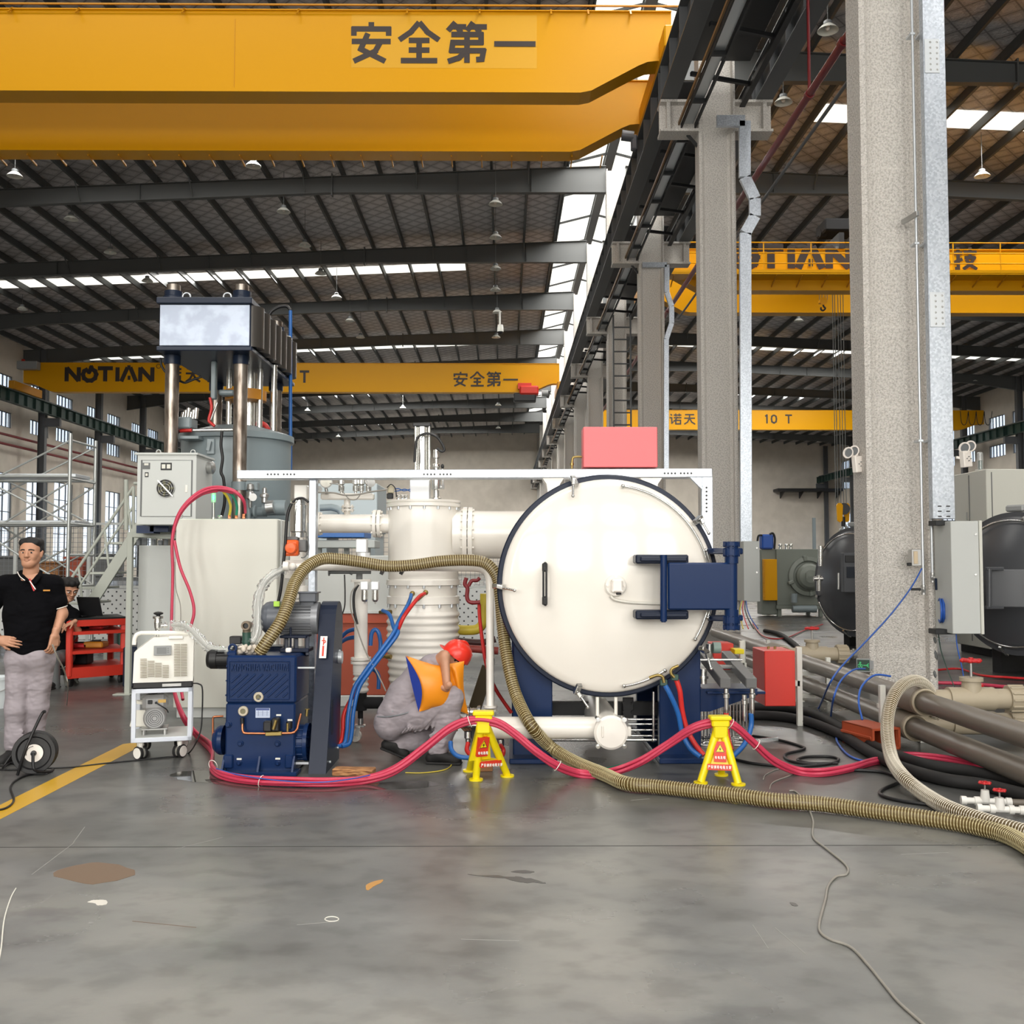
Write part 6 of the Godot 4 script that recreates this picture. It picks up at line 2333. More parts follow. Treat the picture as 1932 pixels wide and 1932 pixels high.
func yard_left() -> void:
	var s: Sh
	var Z := Vector3.BACK
	# ---- scaffold tower
	var t := thing("scaffold_tower","galvanised tube scaffold tower with plank decks in front of the windows","scaffold",Vector3(-7.2,0,-15))
	var x1 := -6.25
	var x0 := -8.6
	for x in [x0,x1]:
		s = Sh.new()
		for z in [14.5,15.4]:
			s.cyl(Vector3(x,0,-z),Vector3(x,3.4,-z),0.026,-1,10)
		for y in [0.3,0.75,1.2,1.65,2.1,2.75,3.3]:
			s.cyl(Vector3(x,y,-14.5),Vector3(x,y,-15.4),0.018,-1,8)
		obj("end_frame",s,"scaffold",t)
	s = Sh.new()
	for z in [14.5,15.4]:
		s = Sh.new()
		for q in [[0.5,1.75],[1.2,2.7],[2.1,3.3]]:
			s.cyl(Vector3(x0,q[0],-z),Vector3(x1,q[1],-z),0.014,-1,8)
			s.cyl(Vector3(x0,q[1],-z),Vector3(x1,q[0],-z),0.014,-1,8)
		for y in [2.1,2.78]:
			s.cyl(Vector3(x0,y,-z),Vector3(x1-0.0,y,-z),0.022,-1,8)
		obj("brace",s,"scaffold",t)
	for y in [2.13,2.81]:
		s = Sh.new()
		s.box(Vector3((x0+x1)/2-0.02,y,-14.95),Vector3(x1-x0+0.05,0.05,0.5),0.006)
		obj("deck_plank",s,"galv_plain",t)
	# ---- access stair with rails
	t = thing("access_stair","pale green steel access stair with handrails beside the raised fan cabinet","stair",Vector3(-5.6,0,-13.5))
	s = Sh.new()
	for dd in [13.2,14.0]:
		s.bar(P(163,1150,dd)-Vector3(0.22,0.38,0),P(243,1012,dd)+Vector3(0.25,0.3,0),0.04,0.14,0.004)
	obj("stringer",s,"stair_paint",t)
	for i in 6:
		s = Sh.new()
		var p := P(163,1150,13.6).lerp(P(243,1012,13.6),i/5.0-0.1)
		s.box(p,Vector3(0.24,0.03,0.8),0.004)
		obj("tread",s,"stair_paint",t)
	s = Sh.new()
	for dd in [13.2,14.0]:
		s.cyl(P(130,1098,dd),P(252,918,dd),0.02,-1,8)
		s.cyl(P(147,1110,dd),P(252,955,dd),0.016,-1,8)
		for k in [0.15,0.55,0.9]:
			var p := P(130,1098,dd).lerp(P(252,918,dd),k)
			s.cyl(p,p-Vector3(-0.08,0.62,0),0.016,-1,8)
	s.cyl(P(252,918,13.2),P(252,1010,13.2),0.02,-1,8)
	s.cyl(P(252,912,13.2),P(335,912,13.4),0.02,-1,8)
	s.cyl(P(238,905,13.2),P(238,1000,13.2),0.03,-1,8)
	obj("handrail",s,"stair_paint",t)
	# ---- partition of wire mesh above punched board
	t = thing("mesh_partition","partition of wire mesh over white punched boards behind the plant","partition",Vector3(-4,0,-17.3))
	for i in 8:
		var xa := -9.6+i*1.25
		s = Sh.new()
		s.box(Vector3(xa+0.625,0.66,-17.3),Vector3(1.2,0.86,0.03),0.004)
		obj("punched_board",s,"pegboard",t)
		s = Sh.new()
		s.box(Vector3(xa,1.1,-17.3),Vector3(0.05,2.2,0.05))
		for y in [0.2,1.12,2.2]:
			s.box(Vector3(xa+0.625,y,-17.3),Vector3(1.25,0.04,0.04))
		obj("post_frame",s,"cabinet_grey",t)
		s = Sh.new()
		for j in 16:
			s.box(Vector3(xa+0.078*(j+0.5),1.66,-17.3),Vector3(0.006,1.06,0.006))
		for j in 13:
			s.box(Vector3(xa+0.625,1.16+0.08*j,-17.3),Vector3(1.22,0.006,0.006))
		obj("wire_mesh",s,"mesh_wire",t)
	# ---- things stored behind it and beside it
	var rng := RandomNumberGenerator.new()
	rng.seed = 3
	for q in [[100,1058,40,26,"wooden_box","plank","brown wooden box stored behind the wire mesh at left","box"],[150,1062,34,34,"metal_block","red_brown","rusty red block stored behind the wire mesh beside the scaffold","block"],[205,1075,40,40,"tool_chest","steel_dark","dark tool chest stored behind the wire mesh under the stair","chest"],[20,1075,40,36,"crate","steel_dark","dark crate stored behind the wire mesh at the left edge","crate"]]:
		s = Sh.new()
		var cp := P(q[0],q[1],18.5)
		cp.y = 1.27+W(q[3],18.5)/2
		var yb := 1.27
		s.box(cp,Vector3(W(q[2],18.5),W(q[3],18.5),0.5),0.02)
		var leg := thing(q[4],q[6],q[7],Vector3(cp.x,yb,cp.z))
		obj("body",s,q[5],leg)
		s = Sh.new()
		s.box(cp+Vector3(0,W(q[3],18.5)/2+0.02,0),Vector3(W(q[2],18.5)+0.05,0.04,0.55),0.008)
		obj("lid",s,q[5],leg)
	s = Sh.new()
	for x in [-9.4,-7.5,-5.6]:
		for z in [18.2,18.9]:
			s.box(Vector3(x,0.65,-z),Vector3(0.06,1.3,0.06))
	s.box(Vector3(-7.5,1.24,-18.55),Vector3(4.2,0.06,0.9))
	tag(obj("storage_bench",s,"steel_dark"),"dark steel storage bench behind the wire mesh partition","bench")
	s = Sh.new()
	s.box(P(222,1222,15.4),Vector3(0.34,0.06,0.3),0.006)
	for e in [-1,1]:
		s.box(Vector3(P(222,1230,15.4).x+e*0.13,0.1,-15.4),Vector3(0.05,0.2,0.3))
	tag(obj("pallet_stand",s,"stair_paint"),"low pale stand carrying the two bottle jacks","stand")
	for q in [[228,1196,"green bottle jack with a tall neck beside the support frame"],[218,1200,"shorter dark bottle jack left of the green one"]]:
		t = thing("bottle_jack",q[2],"jack",P(q[0],1221,15.3),"bottle jacks")
		s = Sh.new()
		s.lathe([Vector2(0.07,0),Vector2(0.07,0.03),Vector2(0.05,0.04),Vector2(0.05,0.2),Vector2(0.035,0.22),Vector2(0.035,0.3),Vector2(0.025,0.31)],P(q[0],1221,15.3),Vector3.UP,18)
		obj("body",s,"bottle_green" if q[0] > 220 else "steel_dark",t)
		s = Sh.new()
		s.lathe([Vector2(0.025,0.3),Vector2(0.025,0.42 if q[0] > 220 else 0.34),Vector2(0.04,0.43 if q[0] > 220 else 0.35),Vector2(0,0.44 if q[0] > 220 else 0.36)],P(q[0],1221,15.3),Vector3.UP,18)
		obj("screw",s,"steel_dark",t)
	# ---- red tool trolley with laptop
	var d := 12.6
	t = thing("tool_trolley","orange red three shelf tool trolley on black castors, carrying a laptop","trolley",Vector3(P(150,1290,d).x,0,-13.0))
	var L := P(96,1180,d).x
	var R := P(206,1180,d).x
	var Rm := P(132,1180,d).x
	s = Sh.new()
	var ty := P(150,1172,d).y
	for q in [[L,13.3],[Rm,12.6],[R,13.1]]:
		s.box(Vector3(q[0],(ty+0.12)/2,-q[1]),Vector3(0.075,ty-0.12,0.075),0.015)
	s.box(Vector3(L+0.3,(ty+0.12)/2,-13.75),Vector3(0.07,ty-0.12,0.07),0.015)
	var top := PackedVector2Array([Vector2(L,13.35),Vector2(Rm,12.56),Vector2(R+0.04,13.05),Vector2(L+0.36,13.8)])
	for y in [[ty-0.03,0.08],[0.17,0.13]]:
		s.ext(top,y[1],Transform3D(Basis(Vector3.RIGHT,Vector3.FORWARD,Vector3.UP),Vector3(0,y[0],0)))
	obj("frame",s,"cart_red",t)
	for y in [0.42,0.66]:
		s = Sh.new()
		s.ext(top,0.04,Transform3D(Basis(Vector3.RIGHT,Vector3.FORWARD,Vector3.UP),Vector3(0,y,0)))
		obj("shelf",s,"cart_red",t)
	s = Sh.new()
	s.ext(top,0.02,Transform3D(Basis(Vector3.RIGHT,Vector3.FORWARD,Vector3.UP),Vector3(0,ty+0.02,0)))
	obj("top_mat",s,"black",t)
	for q in [[L+0.03,13.3],[Rm,12.65],[R-0.03,13.08],[L+0.34,13.7]]:
		s = Sh.new()
		s.cyl(Vector3(q[0]-0.018,0.055,-q[1]),Vector3(q[0]+0.018,0.055,-q[1]),0.055,-1,20)
		s.box(Vector3(q[0],0.09,-q[1]),Vector3(0.05,0.06,0.05),0.006)
		obj("castor",s,"rubber",t)
	var tools := [[150,1199,34,8,"dark drill case on the upper trolley shelf","tool_case","black",0.69],[186,1204,26,6,"red tool case on the upper trolley shelf","tool_case","valve_red",0.69],[181,1227,36,11,"black and yellow tool box on the lower trolley shelf","tool_case","ochre",0.45],[150,1234,40,8,"red tool tray on the lower trolley shelf","tool_case","valve_red",0.45],[150,1258,40,20,"black crate on the bottom of the tool trolley","crate","black",0.24]]
	for q in tools:
		var p := P(q[0],q[1],13.1)
		var h: float = W(q[3],13.1)
		t = thing(q[5],q[4],"case",Vector3(p.x,q[7],-13.1))
		s = Sh.new()
		s.box(Vector3(p.x,q[7]+h/2,-13.1),Vector3(W(q[2],13.1),h,0.22),0.015)
		obj("body",s,q[6],t)
		s = Sh.new()
		s.bar(Vector3(p.x-0.06,q[7]+h+0.008,-13.1),Vector3(p.x+0.06,q[7]+h+0.008,-13.1),0.03,0.016,0.004)
		obj("handle",s,"black",t)
	t = thing("laptop","open black laptop on the red tool trolley, its lid seen from behind","laptop",Vector3(P(165,1166,12.9).x,ty+0.03,-12.95))
	var tb := Basis(Vector3.UP,-0.35)
	s = Sh.new()
	s.box(Vector3(P(163,0,12.9).x,ty+0.045,-13.05),Vector3(0.36,0.02,0.25),0.005,tb)
	obj("keyboard_base",s,"black",t)
	s = Sh.new()
	var lc := P(169,1149,12.9)
	s.box(Vector3(lc.x,ty+0.17,-12.9),Vector3(0.36,0.25,0.012),0.004,tb*Basis(Vector3.RIGHT,0.3))
	obj("lid",s,"black",t)
	s = Sh.new()
	var bp := Vector3(P(130,0,12.8).x,ty+0.045,-12.95)
	s.box(bp,Vector3(0.22,0.012,0.16),0.002,Basis(Vector3.UP,0.2))
	s.box(bp+Vector3(-0.02,0.012,0.0),Vector3(0.12,0.008,0.15),0.002,Basis(Vector3.UP,0.2)*Basis(Vector3.BACK,0.12))
	tag(obj("open_notebook",s,"paper"),"open paper notebook lying on the red trolley beside the laptop","notebook")
	# ---- cable reel
	var rc := G(64,1412,0.2)+Vector3(0,0,0)
	rc = P(65,1420,7.45)
	t = thing("cable_reel","black cable reel with a white label on a bent tube stand at lower left","reel",Vector3(rc.x,0,rc.z))
	var ax := Vector3(0.28,0.05,1).normalized()
	s = Sh.new()
	s.lathe([Vector2(0.03,-0.1),Vector2(0.145,-0.1),Vector2(0.15,-0.09),Vector2(0.145,-0.075),Vector2(0.1,-0.07),Vector2(0.1,0.0),Vector2(0.145,0.005),Vector2(0.15,0.02),Vector2(0.145,0.035),Vector2(0.12,0.035),Vector2(0.11,0.02),Vector2(0.068,0.02),Vector2(0.066,0.03),Vector2(0,0.03)],rc,ax,40)
	obj("drum",s,"black",t)
	s = Sh.new()
	s.lathe([Vector2(0.064,0.031),Vector2(0.064,0.034),Vector2(0.02,0.034)],rc,ax,32)
	obj("label_disc",s,"sticker_white",t)
	s = Sh.new()
	for i in 9:
		var an := PI*0.55+i*0.2
		var Bx := s.frame_of(ax)
		s.box(rc+ax*0.035+(Bx.x*cos(an)+Bx.y*sin(an))*0.05,Vector3(0.006,0.008,0.001),0.0,Bx)
	obj("print",s,"concrete_dark",t)
	s = Sh.new()
	s.lathe([Vector2(0.018,0.03),Vector2(0.018,0.06),Vector2(0,0.065)],rc,ax,16)
	var up := rc+Vector3(0.05,0.27,0.02)
	s.tube(spl([up+Vector3(0.03,0.03,0),up,rc+Vector3(-0.01,0.06,0.1),G(33,1462,0.015)+Vector3(0,0,0)],6),0.011,8)
	s.tube(spl([rc+ax*0.06,rc+Vector3(0.06,-0.1,0.12),G(92,1456,0.012),G(100,1452,0.012)],6),0.011,8)
	obj("stand",s,"black",t)
	s = Sh.new()
	s.tube(spl([rc+Vector3(-0.14,0.0,0.04),rc+Vector3(-0.2,-0.1,0.06),G(20,1440,0.01),G(40,1450,0.008),G(10,1452,0.008),G(-30,1449,0.008)],8),0.007,6)
	s.tube(spl([G(-20,1530,0.008),G(10,1525,0.008),G(26,1510,0.008),G(20,1485,0.008),G(34,1470,0.008),G(60,1461,0.008),G(90,1460,0.008)],8),0.007,6)
	tag(obj("power_cord",s,"black"),"black cord looping off the cable reel at the left edge","cord")
	# ---- bucket at the edge
	t = thing("bucket","pale blue white plastic bucket at the left edge behind the standing man","bucket",G(-6,1335,0.0))
	var bk := G(-6,1335,0.0)
	s = Sh.new()
	s.lathe([Vector2(0,0.0),Vector2(0.125,0.0),Vector2(0.15,0.3),Vector2(0.16,0.3),Vector2(0.162,0.33),Vector2(0.148,0.33),Vector2(0.12,0.02)],bk,Vector3.UP,32)
	obj("body",s,"bucket",t)
	s = Sh.new()
	s.tube(spl([bk+Vector3(0.16,0.28,0),bk+Vector3(0.12,0.2,0.1),bk+Vector3(0,0.17,0.16),bk+Vector3(-0.12,0.2,0.1)],6),0.005,6)
	obj("bail_handle",s,"steel",t)

func backdrop_mid() -> void:
	var s: Sh
	var Z := Vector3.BACK
	var d := 10.9
	var t := thing("machine_cabinet","rust red machine with a pale grey upper case behind the standpipe","machine",Vector3(P(660,1330,d).x,0,-d-0.5))
	s = stand_box(570,1157,735,d,1.0,0.01,0.12)
	obj("lower_case",s,"red_brown",t)
	s = Sh.new()
	s.box((P(570,1174,d)+P(735,1174,d))/2+Z*0.02,Vector3(W(165,d),0.012,0.04))
	obj("ledge",s,"rust_orange",t)
	s = Sh.new()
	var a := P(570,1155,d)
	var b := P(735,1048,d)
	s.box(Vector3((a.x+b.x)/2,(a.y+b.y)/2,-d-0.5),Vector3(b.x-a.x,b.y-a.y,1.0),0.01)
	obj("upper_case",s,"cabinet_grey",t)
	s = Sh.new()
	s.box(Vector3((a.x+b.x)/2,0.06,-d-0.5),Vector3(b.x-a.x,0.12,1.04),0.01)
	s.box(Vector3((a.x+b.x)/2,a.y,-d+0.005),Vector3(b.x-a.x,0.03,0.03),0.004)
	obj("base",s,"cabinet_grey",t)
	# blue-railed bench
	t = thing("workbench","bench with a blue front rail and pale legs behind the white side pipe","bench",Vector3(P(650,1200,12.3).x,0,-12.3))
	s = Sh.new()
	s.bar(P(600,1010,12.2),P(694,1010,12.2),0.6,W(10,12.2),0.006)
	obj("blue_rail",s,"blue_hose",t)
	s = Sh.new()
	s.bar(P(600,1027,12.2),P(712,1027,12.2),0.5,W(14,12.2),0.006)
	for u in [602,654,694]:
		var p := P(u,1030,12.2)
		s.box(Vector3(p.x,p.y/2,p.z),Vector3(0.06,p.y,0.06))
	obj("frame",s,"cabinet_side",t)
	# pale furnace box with a bent duct
	t = thing("electric_furnace","pale blue grey box furnace with a bent duct behind the gauge header","furnace",Vector3(P(655,1200,12.9).x,0,-13.4))
	s = Sh.new()
	a = P(596,1004,12.9)
	b = P(712,912,12.9)
	s.box(Vector3((a.x+b.x)/2,(a.y+b.y)/2,-13.4),Vector3(b.x-a.x,b.y-a.y,1.0),0.01)
	for x in [a.x+0.08,b.x-0.08]:
		s.box(Vector3(x,a.y/2,-13.4),Vector3(0.1,a.y,0.9))
	obj("case",s,mat("pale_blue",rgb(178,190,194),0.4),t)
	s = Sh.new()
	s.tube([P(604,958,12.6)]+spl(pp([Vector2(625,957),Vector2(640,962),Vector2(646,975)],12.6))+[P(647,1010,12.6)],W(6.5,12.6),16)
	obj("duct",s,"furnace_grey",t)
	s = Sh.new()
	s.bar(P(921,1258,9.6),P(893,1345,9.5),.12,.025,.003,Z)
	s.bar(P(893,1345,9.5),G(890,1362,0.01),.12,.025,.003,Z)
	tag(obj("plank",s,mat("plank_olive",rgb(96,84,62),0.8)),"dull brown plank leaning behind the slim white pipe, right of the helmet","plank")
	t = thing("security_camera","small white dome camera hanging on a thin pole beneath the left bay's roof beams","camera",P(943,622,60))
	s = Sh.new()
	s.cyl(P(943,587,60),P(943,616,60),.06,-1,8)
	s.lathe([Vector2(.0,0),Vector2(.16,.0),Vector2(.2,.3),Vector2(.2,.42),Vector2(0,.42)],P(944,613,60),Vector3.DOWN,14)
	obj("housing",s,"white_lamp",t)
	s = Sh.new()
	s.ell(P(944,626,60),Vector3(.19,.17,.19),Basis.IDENTITY,12)
	obj("dome",s,"black",t)
	# hoses and lagged pipes at the right of the ribbed pump
	s = Sh.new()
	s.tube(spl(pp([Vector2(862,1188),Vector2(880,1189),Vector2(900,1187),Vector2(911,1175),Vector2(914,1150),Vector2(915,1120)],9.2)),0.045,14)
	tag(obj("lagged_pipe",s,"yellow_tape"),"pipe wrapped in crinkled yellow tape bending up right of the ribbed pump","pipe")
	s = Sh.new()
	s.tube(spl(pp([Vector2(862,1222),Vector2(890,1224),Vector2(918,1226),Vector2(940,1228)],9.2)),0.035,14)
	tag(obj("lagged_pipe",s,mat("red_wrap",rgb(150,62,54),0.5)),"pipe wrapped in dark red film passing above the red helmet","pipe")
	s = Sh.new()
	s.tube(spl(pp([Vector2(860,1208),Vector2(885,1211),Vector2(910,1212),Vector2(935,1206)],9.3)),0.03,12)
	tag(obj("rubber_hose",s,mat("maroon",rgb(74,44,42),0.5)),"dark maroon hose between the two wrapped pipes right of the ribbed pump","hose")
	s = Sh.new()
	s.tube(spl(pp([Vector2(880,1090),Vector2(877,1102),Vector2(882,1110),Vector2(881,1125),Vector2(884,1134),Vector2(892,1137),Vector2(906,1136)],8.8)),0.018,8)
	s.tube(spl(pp([Vector2(905,1090),Vector2(900,1095),Vector2(890,1096),Vector2(884,1106)],8.8)),0.016,8)
	tag(obj("branched_hose",s,mat("wine",rgb(128,32,40),0.4)),"wine red branched hose hanging below the neck flange","hose")
	s = Sh.new()
	s.tube(spl(pp([Vector2(904,1140),Vector2(905,1165),Vector2(911,1215),Vector2(918,1255),Vector2(935,1300),Vector2(965,1345)],8.9)),0.016,8)
	tag(obj("water_hose",s,"red_hose"),"thin red hose running down behind the slim white pipe","hose")

class Field:
	var lo: Vector3
	var nx: int
	var ny: int
	var nz: int
	var c: float
	var f: PackedFloat32Array
	var bones := []

	func add(a: Vector3,b: Vector3,ra: float,rb: float,k := 0.03) -> Field:
		bones.append([a,b,ra,rb,k])
		return self

	func chain(pts: Array,r: Array,k := 0.03) -> Field:
		for i in pts.size()-1:
			add(pts[i],pts[i+1],r[i],r[i+1],k)
		return self

	func mesh_into(s: Sh,cell: float) -> void:
		c = cell
		var mn := Vector3.ONE*1e9
		var mx := -mn
		for q in bones:
			var r: float = maxf(q[2],q[3])+3.0*c
			for p in [q[0],q[1]]:
				mn = mn.min(p-Vector3.ONE*r)
				mx = mx.max(p+Vector3.ONE*r)
		lo = mn
		nx = int((mx.x-mn.x)/c)+2
		ny = int((mx.y-mn.y)/c)+2
		nz = int((mx.z-mn.z)/c)+2
		f.resize(nx*ny*nz)
		f.fill(1.0)
		for q in bones:
			var a: Vector3 = q[0]
			var ab: Vector3 = q[1]-a
			var l2 := maxf(ab.length_squared(),1e-9)
			var k: float = q[4]
			var r: float = maxf(q[2],q[3])+k*0.6+2.0*c
			var p0: Vector3 = (a.min(q[1])-Vector3.ONE*r-lo)/c
			var p1: Vector3 = (a.max(q[1])+Vector3.ONE*r-lo)/c
			for z in range(maxi(int(p0.z),0),mini(int(p1.z)+1,nz-1)):
				for y in range(maxi(int(p0.y),0),mini(int(p1.y)+1,ny-1)):
					var row := (z*ny+y)*nx
					for x in range(maxi(int(p0.x),0),mini(int(p1.x)+1,nx-1)):
						var p := lo+Vector3(x,y,z)*c-a
						var t := clampf(p.dot(ab)/l2,0.0,1.0)
						var dd: float = (p-ab*t).length()-lerpf(q[2],q[3],t)
						var o := f[row+x]
						var h := maxf(k-absf(dd-o),0.0)/k
						f[row+x] = minf(dd,o)-h*h*k*0.25
		# surface nets
		var at := {}
		var b := s.v.size()
		var st := [1,nx,nx*ny]
		for z in nz-1:
			for y in ny-1:
				var row := (z*ny+y)*nx
				for x in nx-1:
					var i := row+x
					var g := f[i]
					if g > 1.8*c or g < -1.8*c:
						continue
					var sum := Vector3.ZERO
					var n := 0
					for e in 12:
						var ax := e >> 2
						var u := (ax+1) % 3
						var w := (ax+2) % 3
						var o := Vector3i.ZERO
						o[u] = e & 1
						o[w] = (e >> 1) & 1
						var j: int = i+o.x+o.y*nx+o.z*nx*ny
						var fa := f[j]
						var fb: float = f[j+st[ax]]
						if (fa < 0.0) != (fb < 0.0):
							var q := Vector3(o)
							q[ax] += fa/(fa-fb)
							sum += q
							n += 1
					if n == 0:
						continue
					at[i] = s.v.size()-b
					s.v.append(lo+(Vector3(x,y,z)+sum/n)*c)
					var x1 := mini(x+1,nx-1)
					var gr := Vector3(f[row+x1]-f[row+maxi(x-1,0)],f[i+nx]-f[maxi(i-nx,0)],f[mini(i+nx*ny,f.size()-1)]-f[maxi(i-nx*ny,0)])
					s.n.append(gr.normalized())
		for i in at:
			for ax in 3:
				var fa := f[i]
				var fb: float = f[i+st[ax]]
				if (fa < 0.0) == (fb < 0.0):
					continue
				var u: int = st[(ax+1) % 3]
				var w: int = st[(ax+2) % 3]
				if not (at.has(i-u) and at.has(i-w) and at.has(i-u-w)):
					continue
				var q := [b+at[i],b+at[i-u],b+at[i-u-w],b+at[i-w]]
				var nn: Vector3 = (s.v[q[2]]-s.v[q[0]]).cross(s.v[q[3]]-s.v[q[1]])
				if nn.dot(s.n[q[0]]+s.n[q[2]]) < 0.0:
					s.ix.append_array([q[0],q[1],q[2],q[0],q[2],q[3]])
				else:
					s.ix.append_array([q[0],q[2],q[1],q[0],q[3],q[2]])

func head(s: Sh,x: Transform3D,neck: Vector3) -> void:
	var f := Field.new()
	var T := func(a,b,c): return x*Vector3(a,b,c)
	f.add(T.call(0,.035,-.025),T.call(0,.032,.012),.08,.074,.02)
	f.add(T.call(0,-.02,.025),T.call(0,-.07,.04),.06,.042,.03)
	for e in [-1,1]:
		f.add(T.call(.04*e,-.035,-.005),T.call(.022*e,-.082,.045),.034,.026,.025)
		f.add(T.call(.04*e,-.012,.045),T.call(.036*e,-.03,.05),.026,.024,.02)
		f.add(T.call(.046*e,.024,.056),T.call(.012*e,.02,.075),.013,.012,.012)
		f.add(T.call(.012*e,-.027,.088),T.call(.01*e,-.025,.092),.009,.009,.008)
		f.add(T.call(.079*e,.008,-.008),T.call(.077*e,-.028,-.002),.015,.01,.008)
		f.add(T.call(.019*e,-.05,.078),T.call(0,-.047,.086),.005,.007,.006)
		f.add(T.call(.017*e,-.052,.078),T.call(0,-.059,.083),.005,.008,.006)
	f.add(T.call(0,.018,.078),T.call(0,-.022,.098),.009,.013,.012)
	f.add(T.call(0,-.088,.058),T.call(0,-.086,.06),.022,.022,.02)
	f.add(T.call(0,-.05,-.02),neck,.054,.06,.03)
	f.mesh_into(s,0.0042)

func face_parts(t: Node3D,x: Transform3D,hair_front := .04) -> void:
	var s := Sh.new()
	for e in [-1,1]:
		s.ell(x*Vector3(.03*e,.004,.0745),Vector3(.0135,.0052,.0085),x.basis,12)
	obj("eyes",s,"eyewhite",t)
	s = Sh.new()
	for e in [-1,1]:
		s.ell(x*Vector3(.03*e+.003,.004,.0825),Vector3(.0075,.0066,.0035),x.basis,10)
		s.tube(spl([x*Vector3(.013*e,.0245,.0885),x*Vector3(.03*e,.0285,.085),x*Vector3(.05*e,.022,.069)],4),.005,6)
	obj("pupils_and_brows",s,"hair",t)
	s = Sh.new()
	s.tube([x*Vector3(-.02,-.0512,.0815),x*Vector3(0,-.0518,.0905),x*Vector3(.02,-.0512,.0815)],.0035,6)
	obj("lips",s,"lip",t)
	var f := Field.new()
	f.add(x*Vector3(0,.054,-.035),x*Vector3(0,.079,hair_front-.022),.079,.05,.02)
	for e in [-1,1]:
		f.add(x*Vector3(.045*e,.045,-.035),x*Vector3(.04*e,.077,hair_front-.02),.043,.036,.015)
		f.add(x*Vector3(.052*e,.01,-.05),x*Vector3(.072*e,.04,-.005),.036,.013,.015)
	for e in [-1,1]:
		f.add(x*Vector3(.055*e,.082,-.035),x*Vector3(.05*e,.083,hair_front-.02),.034,.03,.015)
		f.add(x*Vector3(.07*e,.07,-.025),x*Vector3(.073*e,.018,.004),.018,.012,.012)
	f.add(x*Vector3(0,.0,-.055),x*Vector3(0,-.03,-.045),.062,.045,.03)
	s = Sh.new()
	f.mesh_into(s,0.006)
	obj("hair",s,"hair",t)

func hand(s: Sh,w: Vector3,y: Vector3,z: Vector3,e: int,curl: Array,spread := 0.12) -> void:
	y = y.normalized()
	z = (z-y*z.dot(y)).normalized()
	var x := y.cross(z)
	var B := Basis(x,y,z)
	var f := Field.new()
	f.add(w-y*0.03,w+y*0.015,.027,.026,.02)
	for i in 4:
		var o := (i-1.5)*0.0195
		var root := w+B*Vector3(o*e,.092-absf(i-1.3)*.004,0.002)
		f.add(w+B*Vector3(o*0.7*e,.02,0),root,.016,.0115,.014)
		var an := 0.0
		var p := root
		var l: float = [.043,.047,.044,.034][3-i]
		var dir := Vector3(o*e*spread*6.0,1,0).normalized()
		for j in 3:
			an += curl[3-i]*[0.7,1.0,0.7][j]
			var d := B*(dir*cos(an)-Vector3(0,0,1)*sin(an))
			var q: Vector3 = p+d*l*[1.0,.68,.55][j]
			f.add(p,q,.0098-j*.001,.0092-j*.001,.004)
			p = q
	var th := w+B*Vector3(.032*e,.03,-.008)
	f.add(w+B*Vector3(.012*e,.015,0),th,.018,.015,.014)
	var t2 := th+B*(Vector3(.6*e,.75,-.3).normalized()*.038)
	f.add(th,t2,.013,.011,.006)
	f.add(t2,t2+B*(Vector3(.25*e,.9,-.4).normalized()*.03),.011,.009,.004)
	f.mesh_into(s,0.0036)

func shoe(t: Node3D,heel: Vector3,toe: Vector3,up := Vector3.UP) -> void:
	var f := Field.new()
	var d := (toe-heel).normalized()
	f.add(heel+up*.045,heel+d*.05+up*.075,.042,.045,.03)
	f.add(heel+d*.06+up*.06,toe-d*.05+up*.035,.045,.04,.04)
	f.add(toe-d*.06+up*.032,toe-d*.035+up*.03,.04,.034,.02)
	var s := Sh.new()
	f.mesh_into(s,0.009)
	var o := obj("shoe",s,"shoe",t)
	s = Sh.new()
	s.bar(heel-d*.03+up*.01,toe+up*.01,.088,.018,.006,up)
	obj("sole",s,"rubber",o)

